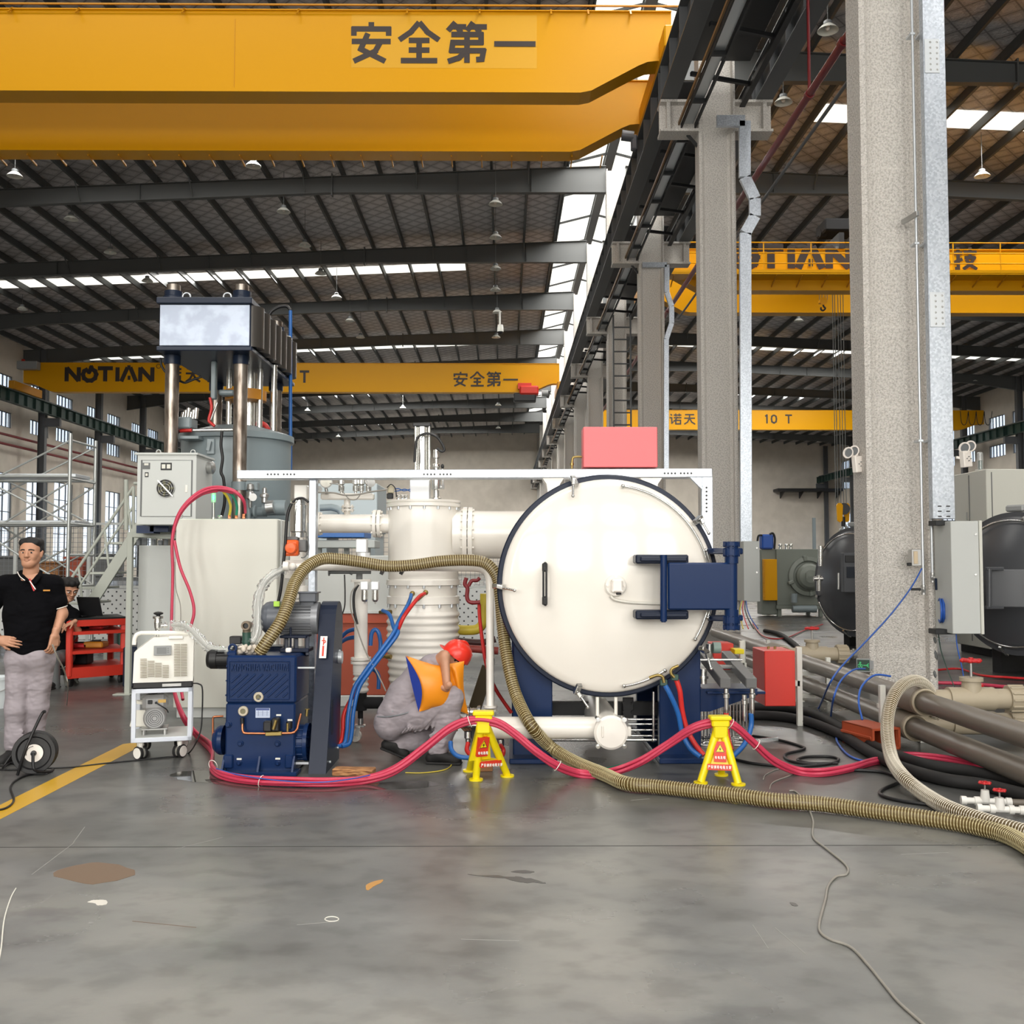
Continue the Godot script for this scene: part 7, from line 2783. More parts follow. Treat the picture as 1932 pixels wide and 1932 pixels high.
func people() -> void:
	var s: Sh
	var f: Field
	# ---- the man standing at the left, hand on hip
	var d := 7.95
	var hipl := P(36,1248,d)
	var hipr := P(78,1248,d+.02)
	var kl := P(31,1335,d-.03)
	var kr := P(70,1335,d+.05)
	var al := P(28,1412,d)
	var ar := P(62,1408,d+.12)
	var shl := P(11,1103,d)
	var shr := P(101,1103,d)
	var el := P(-30,1165,d+.04)
	var er := P(117,1158,d+.03)
	var wl := P(-1,1207,d-.12)
	var wr := P(104,1196,d-.08)
	var nb := P(58,1088,d)
	var t := thing("person","standing man in black polo shirt and grey trousers, hand on hip","person",Vector3(P(50,1400,d).x,0,-d))
	var hx := Transform3D(Basis(Vector3.UP,0.1)*Basis(Vector3.RIGHT,0.02),P(58,1043.5,d-.03))
	s = Sh.new()
	head(s,hx,nb)
	f = Field.new()
	f.chain([shl,el,wl],[.05,.041,.028]).chain([shr,er,wr],[.05,.041,.028])
	f.chain([nb,P(58,1140,d),P(57,1230,d)],[.06,.11,.11],.05)
	f.add(shl.lerp(shr,.2),shl.lerp(shr,.8),.07,.07,.05)
	f.chain([hipl,kl,al],[.088,.056,.04]).chain([hipr,kr,ar],[.088,.056,.04])
	f.mesh_into(s,0.013)
	hand(s,wl,Vector3(1,-.12,.25),Vector3(-.1,.15,1),1,[.28,.2,.12,.1],.3)
	hand(s,wr,Vector3(-.12,-1,.1),Vector3(.75,.1,.5),-1,[.5,.6,.6,.55])
	var body := obj("body",s,"skin",t)
	face_parts(t,hx)
	f = Field.new()
	f.chain([P(58,1112,d),P(58,1145,d-.01),P(57,1190,d-.02),P(56,1218,d-.01)],[.105,.125,.135,.13],.05)
	for e in [[32,30,30,1],[86,84,82,-1]]:
		f.chain([P(e[0],1112,d+.01),P(e[1]+e[3]*2,1160,d),P(e[2]+e[3]*3,1216,d)],[.09,.092,.092],.06)
	f.chain([P(38,1096,d),shl,shl.lerp(el,.58)],[.06,.07,.068],.04)
	f.chain([P(78,1096,d),shr,shr.lerp(er,.58)],[.06,.07,.068],.04)
	s = Sh.new()
	f.mesh_into(s,0.011)
	var shirt := obj("polo_shirt",s,"shirt_black",t)
	s = Sh.new()
	var f2 := Field.new()
	f2.chain([P(40,1080,d+.04),P(43,1089,d-.07),P(57,1099,d-.12)],[.016,.016,.012],.01)
	f2.chain([P(76,1080,d+.04),P(74,1089,d-.07),P(66,1101,d-.12)],[.016,.016,.012],.01)
	f2.chain([P(40,1080,d+.04),P(58,1077,d+.09),P(76,1080,d+.04)],[.016,.018,.016],.01)
	f2.mesh_into(s,0.006)
	var col := obj("collar",s,"shirt_black",shirt)
	s = Sh.new()
	s.tube(spl([P(33,1079,d-.03),P(38,1088,d-.088),P(47,1095,d-.118)],4),.0035,5)
	s.tube(spl([P(56,1096,d-.136),P(61,1103,d-.14),P(67,1112,d-.145)],4),.004,5)
	var cuff := shr.lerp(er,.58)
	s.torus(cuff+(er-shr).normalized()*.05,er-shr,.052,.0035,24,5)
	obj("white_piping",s,"sticker_white",shirt)
	s = Sh.new()
	s.ext(PackedVector2Array([Vector2(0,.02),Vector2(.012,.022),Vector2(.05,-.07),Vector2(.04,-.075)]),.006,at_xf(P(54,1097,d-.132)))
	obj("red_placket",s,"valve_red",shirt)
	s = Sh.new()
	s.box(P(88,1114,d-.118),Vector3(.05,.012,.006),.002,Basis(Vector3.UP,.35))
	obj("chest_badge",s,"ochre",shirt)
	f = Field.new()
	f.add(P(42,1238,d),P(70,1238,d),.125,.125,.05)
	f.chain([hipl,kl,P(28,1404,d)],[.1,.08,.078],.04)
	f.chain([hipr,kr,P(63,1398,d+.11)],[.1,.08,.075],.04)
	for i in 5:
		f.add(P(12+i*2,1384+i*7,d-.06),P(44,1379+i*8,d-.065),.012,.012,.02)
		f.add(P(52,1370+i*8,d+.03),P(76,1364+i*8,d+.06),.011,.011,.02)
	s = Sh.new()
	f.mesh_into(s,0.011)
	obj("trousers",s,"overall",t)
	shoe(t,Vector3(al.x,0,al.z-.04),Vector3(al.x-.02,0,al.z+.21))
	shoe(t,Vector3(ar.x,0,ar.z-.04),Vector3(ar.x+.06,0,ar.z+.2))
	s = Sh.new()
	s.tube(spl([P(99,1216,7.8),P(108,1240,7.85),P(118,1258,8.0),P(124,1275,8.2),P(128,1296,8.4),G(126,1330,.008)],6),.006,6)
	tag(obj("held_cable",s,"cable_grey"),"pale cable held in the standing man's lowered hand","cable")

	# ---- the worker crouching behind the cushion
	d = 7.95
	t = thing("person","crouching worker in grey overalls and red helmet, hugging an orange cushion","person",Vector3(P(780,1400,d).x,0,-d))
	var hip := P(735,1362,d)
	var knee := P(851,1317,d-.13)
	var ank := P(828,1420,d-.1)
	var knee2 := P(812,1376,d+.14)
	var ank2 := P(746,1408,d+.1)
	var sho := P(812,1255,d-.1)
	var sho2 := P(822,1262,d+.2)
	var elb := P(838,1238,d-.2)
	var wri := P(843,1296,d-.26)
	var elb2 := P(858,1315,d+.18)
	var wri2 := P(856,1352,d+.1)
	var hz := Vector3(-.72,.5,.45).normalized()
	var hy := Vector3(.64,.77,0)
	hy = (hy-hz*hz.dot(hy)).normalized()
	hx = Transform3D(Basis(hy.cross(hz),hy,hz),P(852,1243,d+.03))
	s = Sh.new()
	head(s,hx,P(832,1257,d+.04))
	f = Field.new()
	f.chain([P(836,1256,d+.04),P(806,1275,d+.04),P(768,1315,d+.02),hip],[.06,.12,.12,.12],.06)
	f.chain([sho,elb,wri],[.05,.041,.03]).chain([sho2,elb2,wri2],[.05,.041,.028])
	f.chain([hip,knee,ank],[.09,.06,.04]).chain([hip,knee2,ank2],[.09,.06,.04])
	f.mesh_into(s,0.013)
	hand(s,wri,Vector3(-.55,-.6,-.6),Vector3(.3,-.3,.8),1,[.5,.55,.55,.6])
	hand(s,wri2,Vector3(.8,-.6,.1),Vector3(.2,.3,1),1,[.3,.4,.4,.5])
	obj("body",s,"skin",t)
	face_parts(t,hx)
	# jacket
	f = Field.new()
	f.chain([P(822,1262,d+.04),P(795,1280,d+.04),P(764,1313,d+.03),P(744,1340,d+.02)],[.1,.13,.13,.115],.06)
	f.chain([P(800,1277,d-.04),P(768,1313,d-.06),P(748,1338,d-.06)],[.11,.115,.105],.06)
	f.chain([P(800,1265,d-.04),sho,sho.lerp(elb,.45)],[.08,.075,.062],.04)
	f.chain([P(806,1268,d+.12),sho2,sho2.lerp(elb2,.45)],[.08,.075,.062],.04)
	f.add(P(722,1346,d-.02),P(768,1341,d-.12),.045,.045,.04)
	s = Sh.new()
	f.mesh_into(s,0.011)
	var jk := obj("jacket",s,"overall",t)
	s = Sh.new()
	s.tube(spl([P(712,1352,d-.07),P(735,1352,d-.17),P(768,1345,d-.21),P(782,1335,d-.2)],4),.006,6)
	s.cyl(P(741,1342,d-.19),P(741,1342,d-.205),.007,-1,10)
	obj("hem",s,"mesh_wire",jk)
	# trousers with folds
	f = Field.new()
	f.chain([P(738,1364,d-.02),P(790,1347,d-.12),knee,P(845,1360,d-.12),P(827,1414,d-.1)],[.118,.108,.088,.084,.082],.05)
	f.chain([P(738,1366,d+.06),P(780,1372,d+.13),knee2,P(785,1395,d+.12),P(752,1404,d+.08)],[.118,.1,.085,.08,.075],.05)
	f.add(P(733,1364,d),P(736,1370,d+.02),.105,.1,.05)
	for i in 7:
		f.add(P(846-i*9,1318+i*4,d-.215),P(800-i*7,1372+i*2,d-.2),.012,.008,.014)
	for i in 5:
		f.add(P(806+i*8,1338-i*4,d-.2),P(782+i*11,1382-i*2,d-.17),.012,.01,.025)
		f.add(P(810,1388+i*8,d-.16),P(848-i*3,1372+i*9,d-.18),.012,.01,.02)
	s = Sh.new()
	f.mesh_into(s,0.011)
	obj("trousers",s,"overall",t)
	var h1 := G(808,1440,0)
	shoe(t,Vector3(h1.x+.02,0,-d+.12),Vector3(h1.x+.26,0,-d+.16))
	shoe(t,P(724,1410,d+.05)+Vector3(0,-.02,0),Vector3(P(768,1430,d).x,0.0,-d-.05),Vector3(.45,.9,0).normalized())
	# helmet: a shell with brim, set on the bowed head
	var hb := hx.basis
	s = Sh.new()
	var ho := hx*Vector3(0,.045,-.015)
	s.lathe([Vector2(.118,-.012),Vector2(.118,.0),Vector2(.116,.03),Vector2(.106,.065),Vector2(.085,.095),Vector2(.05,.114),Vector2(0,.12)],ho,hb.y,36,true)
	s.lathe([Vector2(.118,-.012),Vector2(.105,-.01),Vector2(.1,.05),Vector2(0,.1)],ho,hb.y,36,true)
	s.ell(ho+hb*Vector3(0,-.006,.075),Vector3(.1,.008,.085),hb,20)
	s.tube(spl([ho+hb*Vector3(0,.06,.1),ho+hb*Vector3(0,.124,0),ho+hb*Vector3(0,.06,-.11)],8),.012,8)
	obj("helmet",s,"helmet",t)
	# ---- cushion in his arms
	t = thing("cushion","orange vinyl cushion with a blue side, hugged by the crouching worker","cushion",P(820,1290,d-.2))
	var cs := [P(766,1237,d-.22),P(876,1247,d-.12),P(884,1348,d-.05),P(791,1343,d-.28)]
	var n := 24
	for side in 2:
		var pv := PackedVector3Array()
		var pn := PackedVector3Array()
		for i in n+1:
			for j in n+1:
				var a := i/float(n)
				var b := j/float(n)
				var p: Vector3 = cs[0].lerp(cs[1],a).lerp(cs[3].lerp(cs[2],a),b)
				var m: Vector3 = (cs[0]+cs[1]+cs[2]+cs[3])/4.0
				p = p.lerp(m,0.22*(1.0-pow(absf(2*a-1),2.0))*pow(absf(2*b-1),3.0)+0.1*(1.0-pow(absf(2*b-1),2.0))*pow(absf(2*a-1),3.0))
				var w := sin(PI*a)*sin(PI*b)
				var th := 0.115*pow(w,0.6)
				th -= 0.075*exp(-pow((a-0.74-0.1*b)/0.07,2.0))*clampf(w*2.0,0,1)
				p += Vector3(-.12,.06,1).normalized()*th*(1.0 if side == 0 else -1.0)
				pv.append(p)
				pn.append(Vector3(0,0,1 if side == 0 else -1))
		for i in n+1:
			for j in n+1:
				var e1 := pv[mini(i+1,n)*(n+1)+j]-pv[maxi(i-1,0)*(n+1)+j]
				var e2 := pv[i*(n+1)+mini(j+1,n)]-pv[i*(n+1)+maxi(j-1,0)]
				var q := e1.cross(e2).normalized()
				pn[i*(n+1)+j] = q if q.z*(1 if side == 0 else -1) > 0 else -q
		s = Sh.new()
		s.grid(n+1,n+1,pv,pn)
		obj("cover" if side == 0 else "back_panel",s,"orange_vinyl",t)
	s = Sh.new()
	var pv := PackedVector3Array()
	var pn := PackedVector3Array()
	for i in 13:
		var b := i/12.0
		var p: Vector3 = cs[0].lerp(cs[3],b)
		var w := sin(PI*b)
		for j in 2:
			pv.append(p+Vector3(.075*w*j-.005,.0,.03*w+.05*w*j-.004))
			pn.append(Vector3(-.6,0,.8))
	s.grid(13,2,pv,pn)
	obj("blue_side",s,"blue_vinyl",t)

	d = 12.75
	t = thing("person","seated young man in black shirt with black hair bending over a notebook behind the laptop","person",Vector3(P(118,1290,d).x,0,-d-.1))
	hx = Transform3D(Basis(Vector3.UP,0.75)*Basis(Vector3.RIGHT,0.42)*Basis.from_scale(Vector3.ONE*1.3),P(131,1112,d))
	s = Sh.new()
	head(s,hx,P(118,1142,d+.05))
	f = Field.new()
	var sA := P(100,1158,d+.02)
	var sB := P(139,1160,d+.06)
	f.chain([P(118,1142,d+.06),P(116,1175,d+.1),P(112,1238,d+.12)],[.07,.14,.14],.05)
	f.chain([sA,P(92,1195,d-.02),P(108,1173,d-.2)],[.05,.042,.03])
	f.chain([sB,P(147,1190,d-.02),P(138,1174,d-.16)],[.05,.042,.03])
	for e in [-1,1]:
		var hp := P(112+e*13,1240,d+.1)
		f.chain([hp,hp+Vector3(.02,.02,.42),hp+Vector3(.02,-.4,.36)],[.085,.06,.04])
	f.mesh_into(s,0.016)
	hand(s,P(108,1173,d-.2),Vector3(.8,-.3,.4),Vector3(0,1,.2),1,[.3,.4,.5,.5])
	hand(s,P(138,1174,d-.16),Vector3(-.6,-.4,.6),Vector3(0,1,.2),-1,[.3,.4,.5,.5])
	obj("body",s,"skin",t)
	face_parts(t,hx,.06)
	f = Field.new()
	f.chain([P(118,1150,d+.07),P(116,1180,d+.1),P(112,1236,d+.12)],[.1,.16,.16],.05)
	f.chain([P(108,1152,d+.05),sA,sA.lerp(P(92,1195,d-.02),.8)],[.07,.072,.06],.04)
	f.chain([P(128,1152,d+.06),sB,sB.lerp(P(147,1190,d-.02),.8)],[.07,.072,.06],.04)
	s = Sh.new()
	f.mesh_into(s,0.014)
	obj("shirt",s,"shirt_black",t)
	f = Field.new()
	for e in [-1,1]:
		var hp := P(112+e*13,1240,d+.1)
		f.chain([hp,hp+Vector3(.02,.02,.42),hp+Vector3(.02,-.38,.36)],[.11,.08,.065],.04)
	s = Sh.new()
	f.mesh_into(s,0.016)
	obj("trousers",s,"steel_dark",t)
	for e in [-1,1]:
		var hp := P(112+e*13,1240,d+.1)
		shoe(t,Vector3(hp.x+.02,0,hp.z+.3),Vector3(hp.x+.02,0,hp.z+.55))
	var sc := P(112,1258,d+.12)
	t = thing("stool","low stool with pale legs under the seated young man","stool",Vector3(sc.x,0,sc.z))
	s = Sh.new()
	s.cyl(Vector3(sc.x,sc.y-.09,sc.z),Vector3(sc.x,sc.y-.02,sc.z),.18,-1,24)
	obj("seat",s,"black",t)
	for e in [[-1,-1],[1,-1],[-1,1],[1,1]]:
		s = Sh.new()
		s.cyl(Vector3(sc.x+e[0]*.1,sc.y-.08,sc.z+e[1]*.1),Vector3(sc.x+e[0]*.17,0,sc.z+e[1]*.17),.016,-1,10)
		obj("leg",s,"stair_paint",t)

func flex(label: String,m: String,r: float,pts: Array,called := "cable",cat := "cable",grp := "") -> void:
	var s := Sh.new()
	s.tube(spl(pts,8),r,8 if r > 0.008 else 6)
	tag(obj(called,s,m),label,cat,grp)

func gpts(a: Array,h: float) -> Array:
	var o := []
	for q in a:
		o.append(G(q[0],q[1],h))
	return o

func handwheel(t: Node3D,at: Vector3,R: float) -> void:
	var s := Sh.new()
	for i in 6:
		var a := TAU*i/6.0
		s.ell(at+Vector3(cos(a),0,sin(a))*R*0.82,Vector3(R*.3,R*.22,R*.3),Basis.IDENTITY,10)
	s.torus(at,Vector3.UP,R*.8,R*.16,24,8)
	for i in 3:
		var a := TAU*i/3.0
		s.bar(at,at+Vector3(cos(a),0,sin(a))*R*.8,R*.25,R*.2)
	s.cyl(at-Vector3(0,R*.25,0),at+Vector3(0,R*.3,0),R*.22,-1,12)
	obj("handwheel",s,"valve_red",t)
	s = Sh.new()
	s.cyl(at-Vector3(0,R*1.6,0),at,R*.14,-1,10)
	obj("spindle",s,"steel",t)

func big_door(label: String,c: Vector3,ax: Vector3,R: float) -> Node3D:
	var t := thing("dark_furnace",label,"furnace",Vector3(c.x,0,c.z))
	var s := Sh.new()
	s.lathe([Vector2(0,.3*R),Vector2(.3*R,.27*R),Vector2(.6*R,.18*R),Vector2(.85*R,.06*R),Vector2(.95*R,0)],c,ax,64,true)
	var door := obj("door",s,"charcoal",t)
	s = Sh.new()
	s.lathe([Vector2(.93*R,.01),Vector2(R,0),Vector2(R,-.09),Vector2(.96*R,-.1),Vector2(.96*R,-.12),Vector2(R,-.13),Vector2(R,-.22),Vector2(.9*R,-.24),Vector2(.9*R,-1.4),Vector2(0,-1.4)],c,ax,64)
	obj("chamber",s,"charcoal",t)
	s = Sh.new()
	var B := s.frame_of(ax)
	for q in [[.4,2.7],[3.6,5.6]]:
		var pts := []
		for i in 21:
			var a := lerpf(q[0],q[1],i/20.0)
			pts.append(c+(B.x*cos(a)+B.y*sin(a))*R*.88+ax*R*.1)
		s.tube(pts,.014,6)
	for i in 6:
		var a := TAU*(i+.3)/6.0
		var o := B.x*cos(a)+B.y*sin(a)
		s.bar(c+o*R*1.03-ax*.1,c+o*R*.9+ax*.1,.04,.04)
	obj("chrome_trim",s,"chrome",door)
	s = Sh.new()
	for e in [-.5,.5]:
		s.bar(Vector3(c.x-ax.x*.3,(c.y-R*.8)/2,c.z-ax.z*.3)+B.x*e,Vector3(c.x-ax.x*1.2,(c.y-R*.8)/2,c.z-ax.z*1.2)+B.x*e,.14,c.y-R*.8+.3)
	obj("support",s,"steel_black",t)
	s = Sh.new()
	var tp := c+Vector3(0,R+.02,0)-ax*.1
	s.box(tp+Vector3(0,.03,0),Vector3(.26,.09,.2),.02,Basis(B.x,Vector3.UP,ax))
	obj("lifting_lug",s,"grey_plastic",t)
	return t

func right_side() -> void:
	var s: Sh
	var Z := Vector3.BACK
	var X := Vector3.RIGHT
	var t: Node3D
	# ---- the two big grey floor pipes
	for q in [[.4,"upper",8.52,12.7],[.16,"lower",8.72,-1.0]]:
		t = thing("water_main","%s of the two thick grey plastic pipes running down the hall at right" % q[1],"pipe",Vector3(3.45,q[0],-9))
		s = Sh.new()
		s.cyl(Vector3(3.45,q[0],-4.4),Vector3(3.45,q[0],-16.5),.083,-1,32)
		obj("pipe",s,"ppr",t)
		for d in [q[2],q[3]]:
			if d < 0:
				continue
			s = Sh.new()
			s.lathe([Vector2(.084,-.28),Vector2(.116,-.27),Vector2(.116,.2),Vector2(.11,.21)],Vector3(3.45,q[0],-d),Z,36)
			obj("coupling",s,"ppr_coupling",t)
			s = Sh.new()
			s.lathe([Vector2(.11,.21),Vector2(.112,.24),Vector2(.1,.25),Vector2(.084,.225)],Vector3(3.45,q[0],-d),Z,36)
			obj("weld_bead",s,"ppr_fitting",t)
	# pipe stand: angle posts and rails
	for d in [8.78,11.3,13.85]:
		t = thing("pipe_stand","pale steel angle stand carrying the thick grey pipes, %s along" % {8.78: "nearest one",11.3: "middle one",13.85: "farthest one"}[d],"stand",Vector3(3.4,0,-d),"stands under the grey pipes")
		s = Sh.new()
		for x in [3.28,3.62]:
			s.box(Vector3(x,.24,-d),Vector3(.05,.48,.05),.003)
			s.box(Vector3(x,.006,-d+.03),Vector3(.1,.012,.12),.002)
		obj("post",s,"white_lamp",t)
		s = Sh.new()
		for y in [.3,.055]:
			s.box(Vector3(3.45,y,-d-.03),Vector3(.4,.04,.045),.003)
		obj("rail",s,"white_lamp",t)
	# branch valves
	for q in [[8.5,.4,1832,1268,"big beige branch valve with red handwheel in front of the column, right end",1.0],[12.6,.4,1532,1203,"beige branch valve with red handwheel on the far pipe, left of the nearest column",1.0],[8.75,.16,1838,1400,"beige branch valve low between the thick grey pipes at right",.9]]:
		var d: float = q[0]
		t = thing("branch_valve",q[4],"valve",Vector3(3.9,q[1],-d))
		var e := P(q[2],q[3],d)
		s = Sh.new()
		s.cyl(Vector3(3.5,q[1],-d),Vector3(e.x-.2,q[1],-d),.078,-1,28)
		s.cyl(Vector3(e.x-.2,q[1],-d),Vector3(e.x+.18,q[1],-d),.098,-1,28)
		s.cyl(Vector3(e.x+.18,q[1],-d),Vector3(e.x+.4,q[1],-d),.085,-1,28)
		s.cyl(Vector3(e.x,q[1],-d),Vector3(e.x,q[1]+.15,-d),.085,.075,24)
		s.cyl(Vector3(e.x,q[1]+.15,-d),Vector3(e.x,q[1]+.18,-d),.095,-1,24)
		obj("body",s,"ppr_fitting",t)
		s = Sh.new()
		s.cyl(Vector3(e.x+.3,q[1],-d),Vector3(e.x+.44,q[1],-d),.108,-1,28)
		for i in 12:
			var a := TAU*i/12.0
			s.box(Vector3(e.x+.37,q[1]+cos(a)*.108,-d+sin(a)*.108),Vector3(.13,.02,.02),.004,Basis(X,a))
		obj("union_nut",s,"ppr_fitting",t)
		s = Sh.new()
		s.cyl(Vector3(e.x+.44,q[1],-d),Vector3(e.x+.56,q[1],-d),.05,-1,20)
		s.cyl(Vector3(e.x+.5,q[1],-d),Vector3(e.x+.53,q[1],-d),.065,-1,20)
		obj("hose_tail",s,"steel",t)
		handwheel(t,Vector3(e.x,q[1]+.32,-d),.085)
	# ---- red guard boxes
	t = thing("guard_box","large orange red metal guard box in front of the grey pipes right of the manifold","box",P(1470,1330,9.2))
	s = Sh.new()
	s.box(Vector3(2.51,.49,-9.42),Vector3(.28,.5,.44),.006)
	obj("shell",s,"red_box",t)
	s = Sh.new()
	s.box(Vector3(2.72,.4,-9.6),Vector3(.16,.05,.05))
	s.box(Vector3(2.8,.37,-9.6),Vector3(.05,.74,.05),.003)
	obj("bracket",s,"white_lamp",t)
	s = Sh.new()
	for o in [-.04,.02]:
		s.cyl(Vector3(2.5+o,.74,-9.4),Vector3(2.5+o,.765,-9.4),.012,-1,8)
	obj("bolt",s,"brass",t)
	t = thing("guard_box","smaller open red guard box behind the furnace's right clamp","box",P(1365,1262,10.8))
	s = quadbox(1346,1214,1384,1264,10.8,.3,.006)
	obj("shell",s,"red_box",t)
	s = Sh.new()
	var gp := P(1400,1262,10.9)
	s.box(Vector3(gp.x,gp.y/2+.15,gp.z),Vector3(.05,gp.y+.3,.05),.003)
	s.box(P(1392,1255,10.9),Vector3(.18,.05,.05))
	obj("post",s,"white_lamp",t)
	s = Sh.new()
	s.box(P(1391,1228,10.7),Vector3(.1,.05,.2),.005)
	s.box(P(1390,1259,10.7),Vector3(.12,.05,.2),.005)
	tag(obj("foam_pad",s,"stand_yellow"),"yellow foam pads beside the smaller red guard box","pad")
	# ---- open rust-coloured steel box on the floor
	var b0 := G(1646,1416)
	var bx := (G(1695,1413)-b0).normalized()
	var bz := (b0-G(1590,1400)).normalized()
	bz = (bz-bx*bz.dot(bx)).normalized()
	var B := Basis(bx,Vector3.UP,bz)
	t = thing("steel_box","open rust orange steel box lying on the floor under the grey pipes","box",b0)
	var w := .25
	var L := .42
	var h := .18
	s = Sh.new()
	for q in [[Vector3(w/2,h-.006,-L/2),Vector3(w,.012,L)],[Vector3(w/2,.006,-L/2),Vector3(w,.012,L)],[Vector3(.006,h/2,-L/2),Vector3(.012,h,L)],[Vector3(w-.006,h/2,-L/2),Vector3(.012,h,L)],[Vector3(w/2,h/2,-L+.006),Vector3(w,h,.012)]]:
		s.box(b0+B*q[0],q[1],.002,B)
	obj("shell",s,"rust_orange",t)
	s = Sh.new()
	s.box(b0+B*Vector3(-.008,h*.55,-L/2),Vector3(.016,.022,L),.003,B)
	for q in [[Vector3(0,h-.01,.006),0],[Vector3(0,.01,.006),0],[Vector3(-w/2,h/2,.006),1],[Vector3(w/2,h/2,.006),1]]:
		s.box(b0+B*(q[0]+Vector3(w/2,0,0)),Vector3(.02,h,.03) if q[1] else Vector3(w+.02,.02,.03),.002,B)
	obj("flange",s,"rust_orange",t)
	s = Sh.new()
	s.cyl(b0+B*Vector3(w,h*.5,-.05),b0+B*Vector3(w+.03,h*.5,-.05),.022,-1,14)
	obj("grommet",s,"rust_orange",t)
	# ---- thick black hoses and thin cables on the floor
	flex("upper thick black hose curving across the floor under the orange red box","rubber",.042,gpts([[1380,1338],[1430,1333],[1490,1336],[1550,1352],[1600,1380],[1660,1412],[1740,1440],[1830,1455],[1940,1478],[2040,1500]],.042),"rubber_hose","hose")
	flex("lower thick black hose curving across the floor toward the white valves","rubber",.045,gpts([[1380,1350],[1450,1350],[1520,1360],[1585,1385],[1640,1418],[1700,1447],[1780,1470],[1860,1482],[1960,1506],[2040,1520]],.045),"rubber_hose","hose")
	flex("thin black cable looping on the floor between the second yellow stand and the rust box","black",.011,gpts([[1385,1432],[1420,1440],[1480,1446],[1530,1445],[1570,1440],[1582,1432],[1560,1427],[1520,1428],[1505,1434],[1530,1440],[1580,1440]],.011))
	flex("black cable bending across the floor right of the looped cable","black",.011,gpts([[1420,1388],[1470,1396],[1512,1408],[1515,1414],[1484,1422],[1482,1430],[1500,1438],[1540,1443]],.011))
	flex("black cable zigzagging on the floor beside the pale ribbed hose","black",.012,gpts([[1600,1452],[1660,1456],[1690,1465],[1697,1475],[1668,1488],[1660,1497],[1678,1506],[1720,1514],[1780,1521]],.012))
	flex("pale grey wire snaking across the open floor toward the camera at right","cable_grey",.006,gpts([[1489,1492],[1502,1494],[1521,1517],[1534,1548],[1534,1579],[1559,1601],[1596,1632],[1597,1649],[1577,1654],[1562,1672],[1557,1697],[1546,1741],[1549,1760],[1568,1773],[1605,1787],[1639,1822],[1674,1865],[1698,1893],[1742,1932],[1790,1975]],.006).slice(0),"floor_wire","wire")
	flex("thin pale wire curling beside the second yellow stand","cable_grey",.004,gpts([[1440,1470],[1447,1460],[1475,1450],[1500,1458],[1460,1475],[1452,1488]],.004),"floor_wire","wire")
	flex("white flexible conduit end lying right of the second yellow stand","film",.02,gpts([[1425,1398],[1448,1396],[1466,1394]],.022),"flexible_conduit","conduit")
	flex("thin white wire trailing along the floor at the left edge","paper",.003,gpts([[30,1676],[20,1695],[8,1735],[2,1790],[-6,1830]],.003),"floor_wire","wire")
	# blue cables from the column socket
	flex("long blue cable sloping from the column socket down to the floor","blue_wire",.009,pp([Vector3(1739,1073,11.95),Vector3(1718,1110,11.6),Vector3(1680,1160,11.0),Vector3(1632,1212,10.3),Vector3(1590,1255,9.6),Vector3(1565,1290,9.2)],0)+gpts([[1545,1335],[1528,1352]],.01))
	flex("blue cable looping over the upper grey pipe left of the exit sign","blue_wire",.009,pp([Vector3(1632,1262,9.8),Vector3(1610,1264,9.5),Vector3(1586,1285,9.2),Vector3(1572,1320,9.0)],0)+gpts([[1567,1358]],.01))
	flex("blue cable looping over the upper grey pipe and into the rust box","blue_wire",.009,pp([Vector3(1680,1276,9.0),Vector3(1650,1274,8.9),Vector3(1626,1295,8.7),Vector3(1620,1325,8.6),Vector3(1627,1358,8.5)],0))
	flex("blue cable curling on the floor left of the rust box","blue_wire",.009,gpts([[1592,1374],[1580,1384],[1580,1400],[1600,1424],[1632,1436],[1660,1432]],.01))
	flex("tangle of red cables crossing the floor behind the grey pipes","valve_red",.014,gpts([[1420,1175],[1440,1200],[1480,1204],[1520,1188],[1552,1178]],.03))
	flex("black hose crossing the floor behind the grey pipes","rubber",.045,gpts([[1443,1190],[1470,1196],[1495,1212],[1512,1228]],.05),"rubber_hose","hose")
	flex("red cable bundle lying on the floor right of the nearest column","pink_hose",.022,gpts([[1765,1288],[1830,1290],[1900,1296],[1960,1300]],.03))
	flex("dark red hoses lying behind the red cable bundle at right","valve_red",.016,gpts([[1768,1264],[1810,1262],[1850,1274],[1900,1278],[1960,1282]],.03))
	for q in [["red","valve_red",0],["black","black",5],["yellow","yellow_tape",-5],["blue","blue_wire",9]]:
		flex("loose %s wire hanging in the tangle behind the furnace hinge" % q[0],q[1],.012,pp([Vector3(1403+q[2]*.5,1134,20.5),Vector3(1401+q[2],1150,20),Vector3(1405+q[2]*1.4,1168,19.5),Vector3(1412+q[2]*2,1186,19)],0),"loose_wire","wire")
	# ---- pair of small white valves at the right edge
	for q in [[1818,1510,1896,1510,1854,"small white valve with red handle by the black hose, rear of the pair"],[1848,1525,1919,1524,1877,"small white valve with red handle, nearer of the pair at the right edge"]]:
		var a := G(q[0],q[1],.04)
		var b := G(q[2],q[3],.04)
		b.z = a.z+.05
		t = thing("pipe_valve",q[5],"valve",Vector3(a.x,0,a.z))
		s = Sh.new()
		s.cyl(a,b,.02,-1,16)
		for k in [0.0,.3,.75,1.0]:
			var m := a.lerp(b,k)
			s.cyl(m-(b-a)*.06,m+(b-a)*.06,.028,-1,16)
		var m2 := a.lerp(b,.48)
		s.cyl(m2,m2+Vector3(0,.07,0),.03,.024,16)
		obj("body",s,"pvc_white",t)
		s = Sh.new()
		s.cyl(b,b+(b-a).normalized()*.9,.021,-1,14)
		obj("pipe",s,"ppr",t)
		handwheel(t,m2+Vector3(0,.115,0),.038)
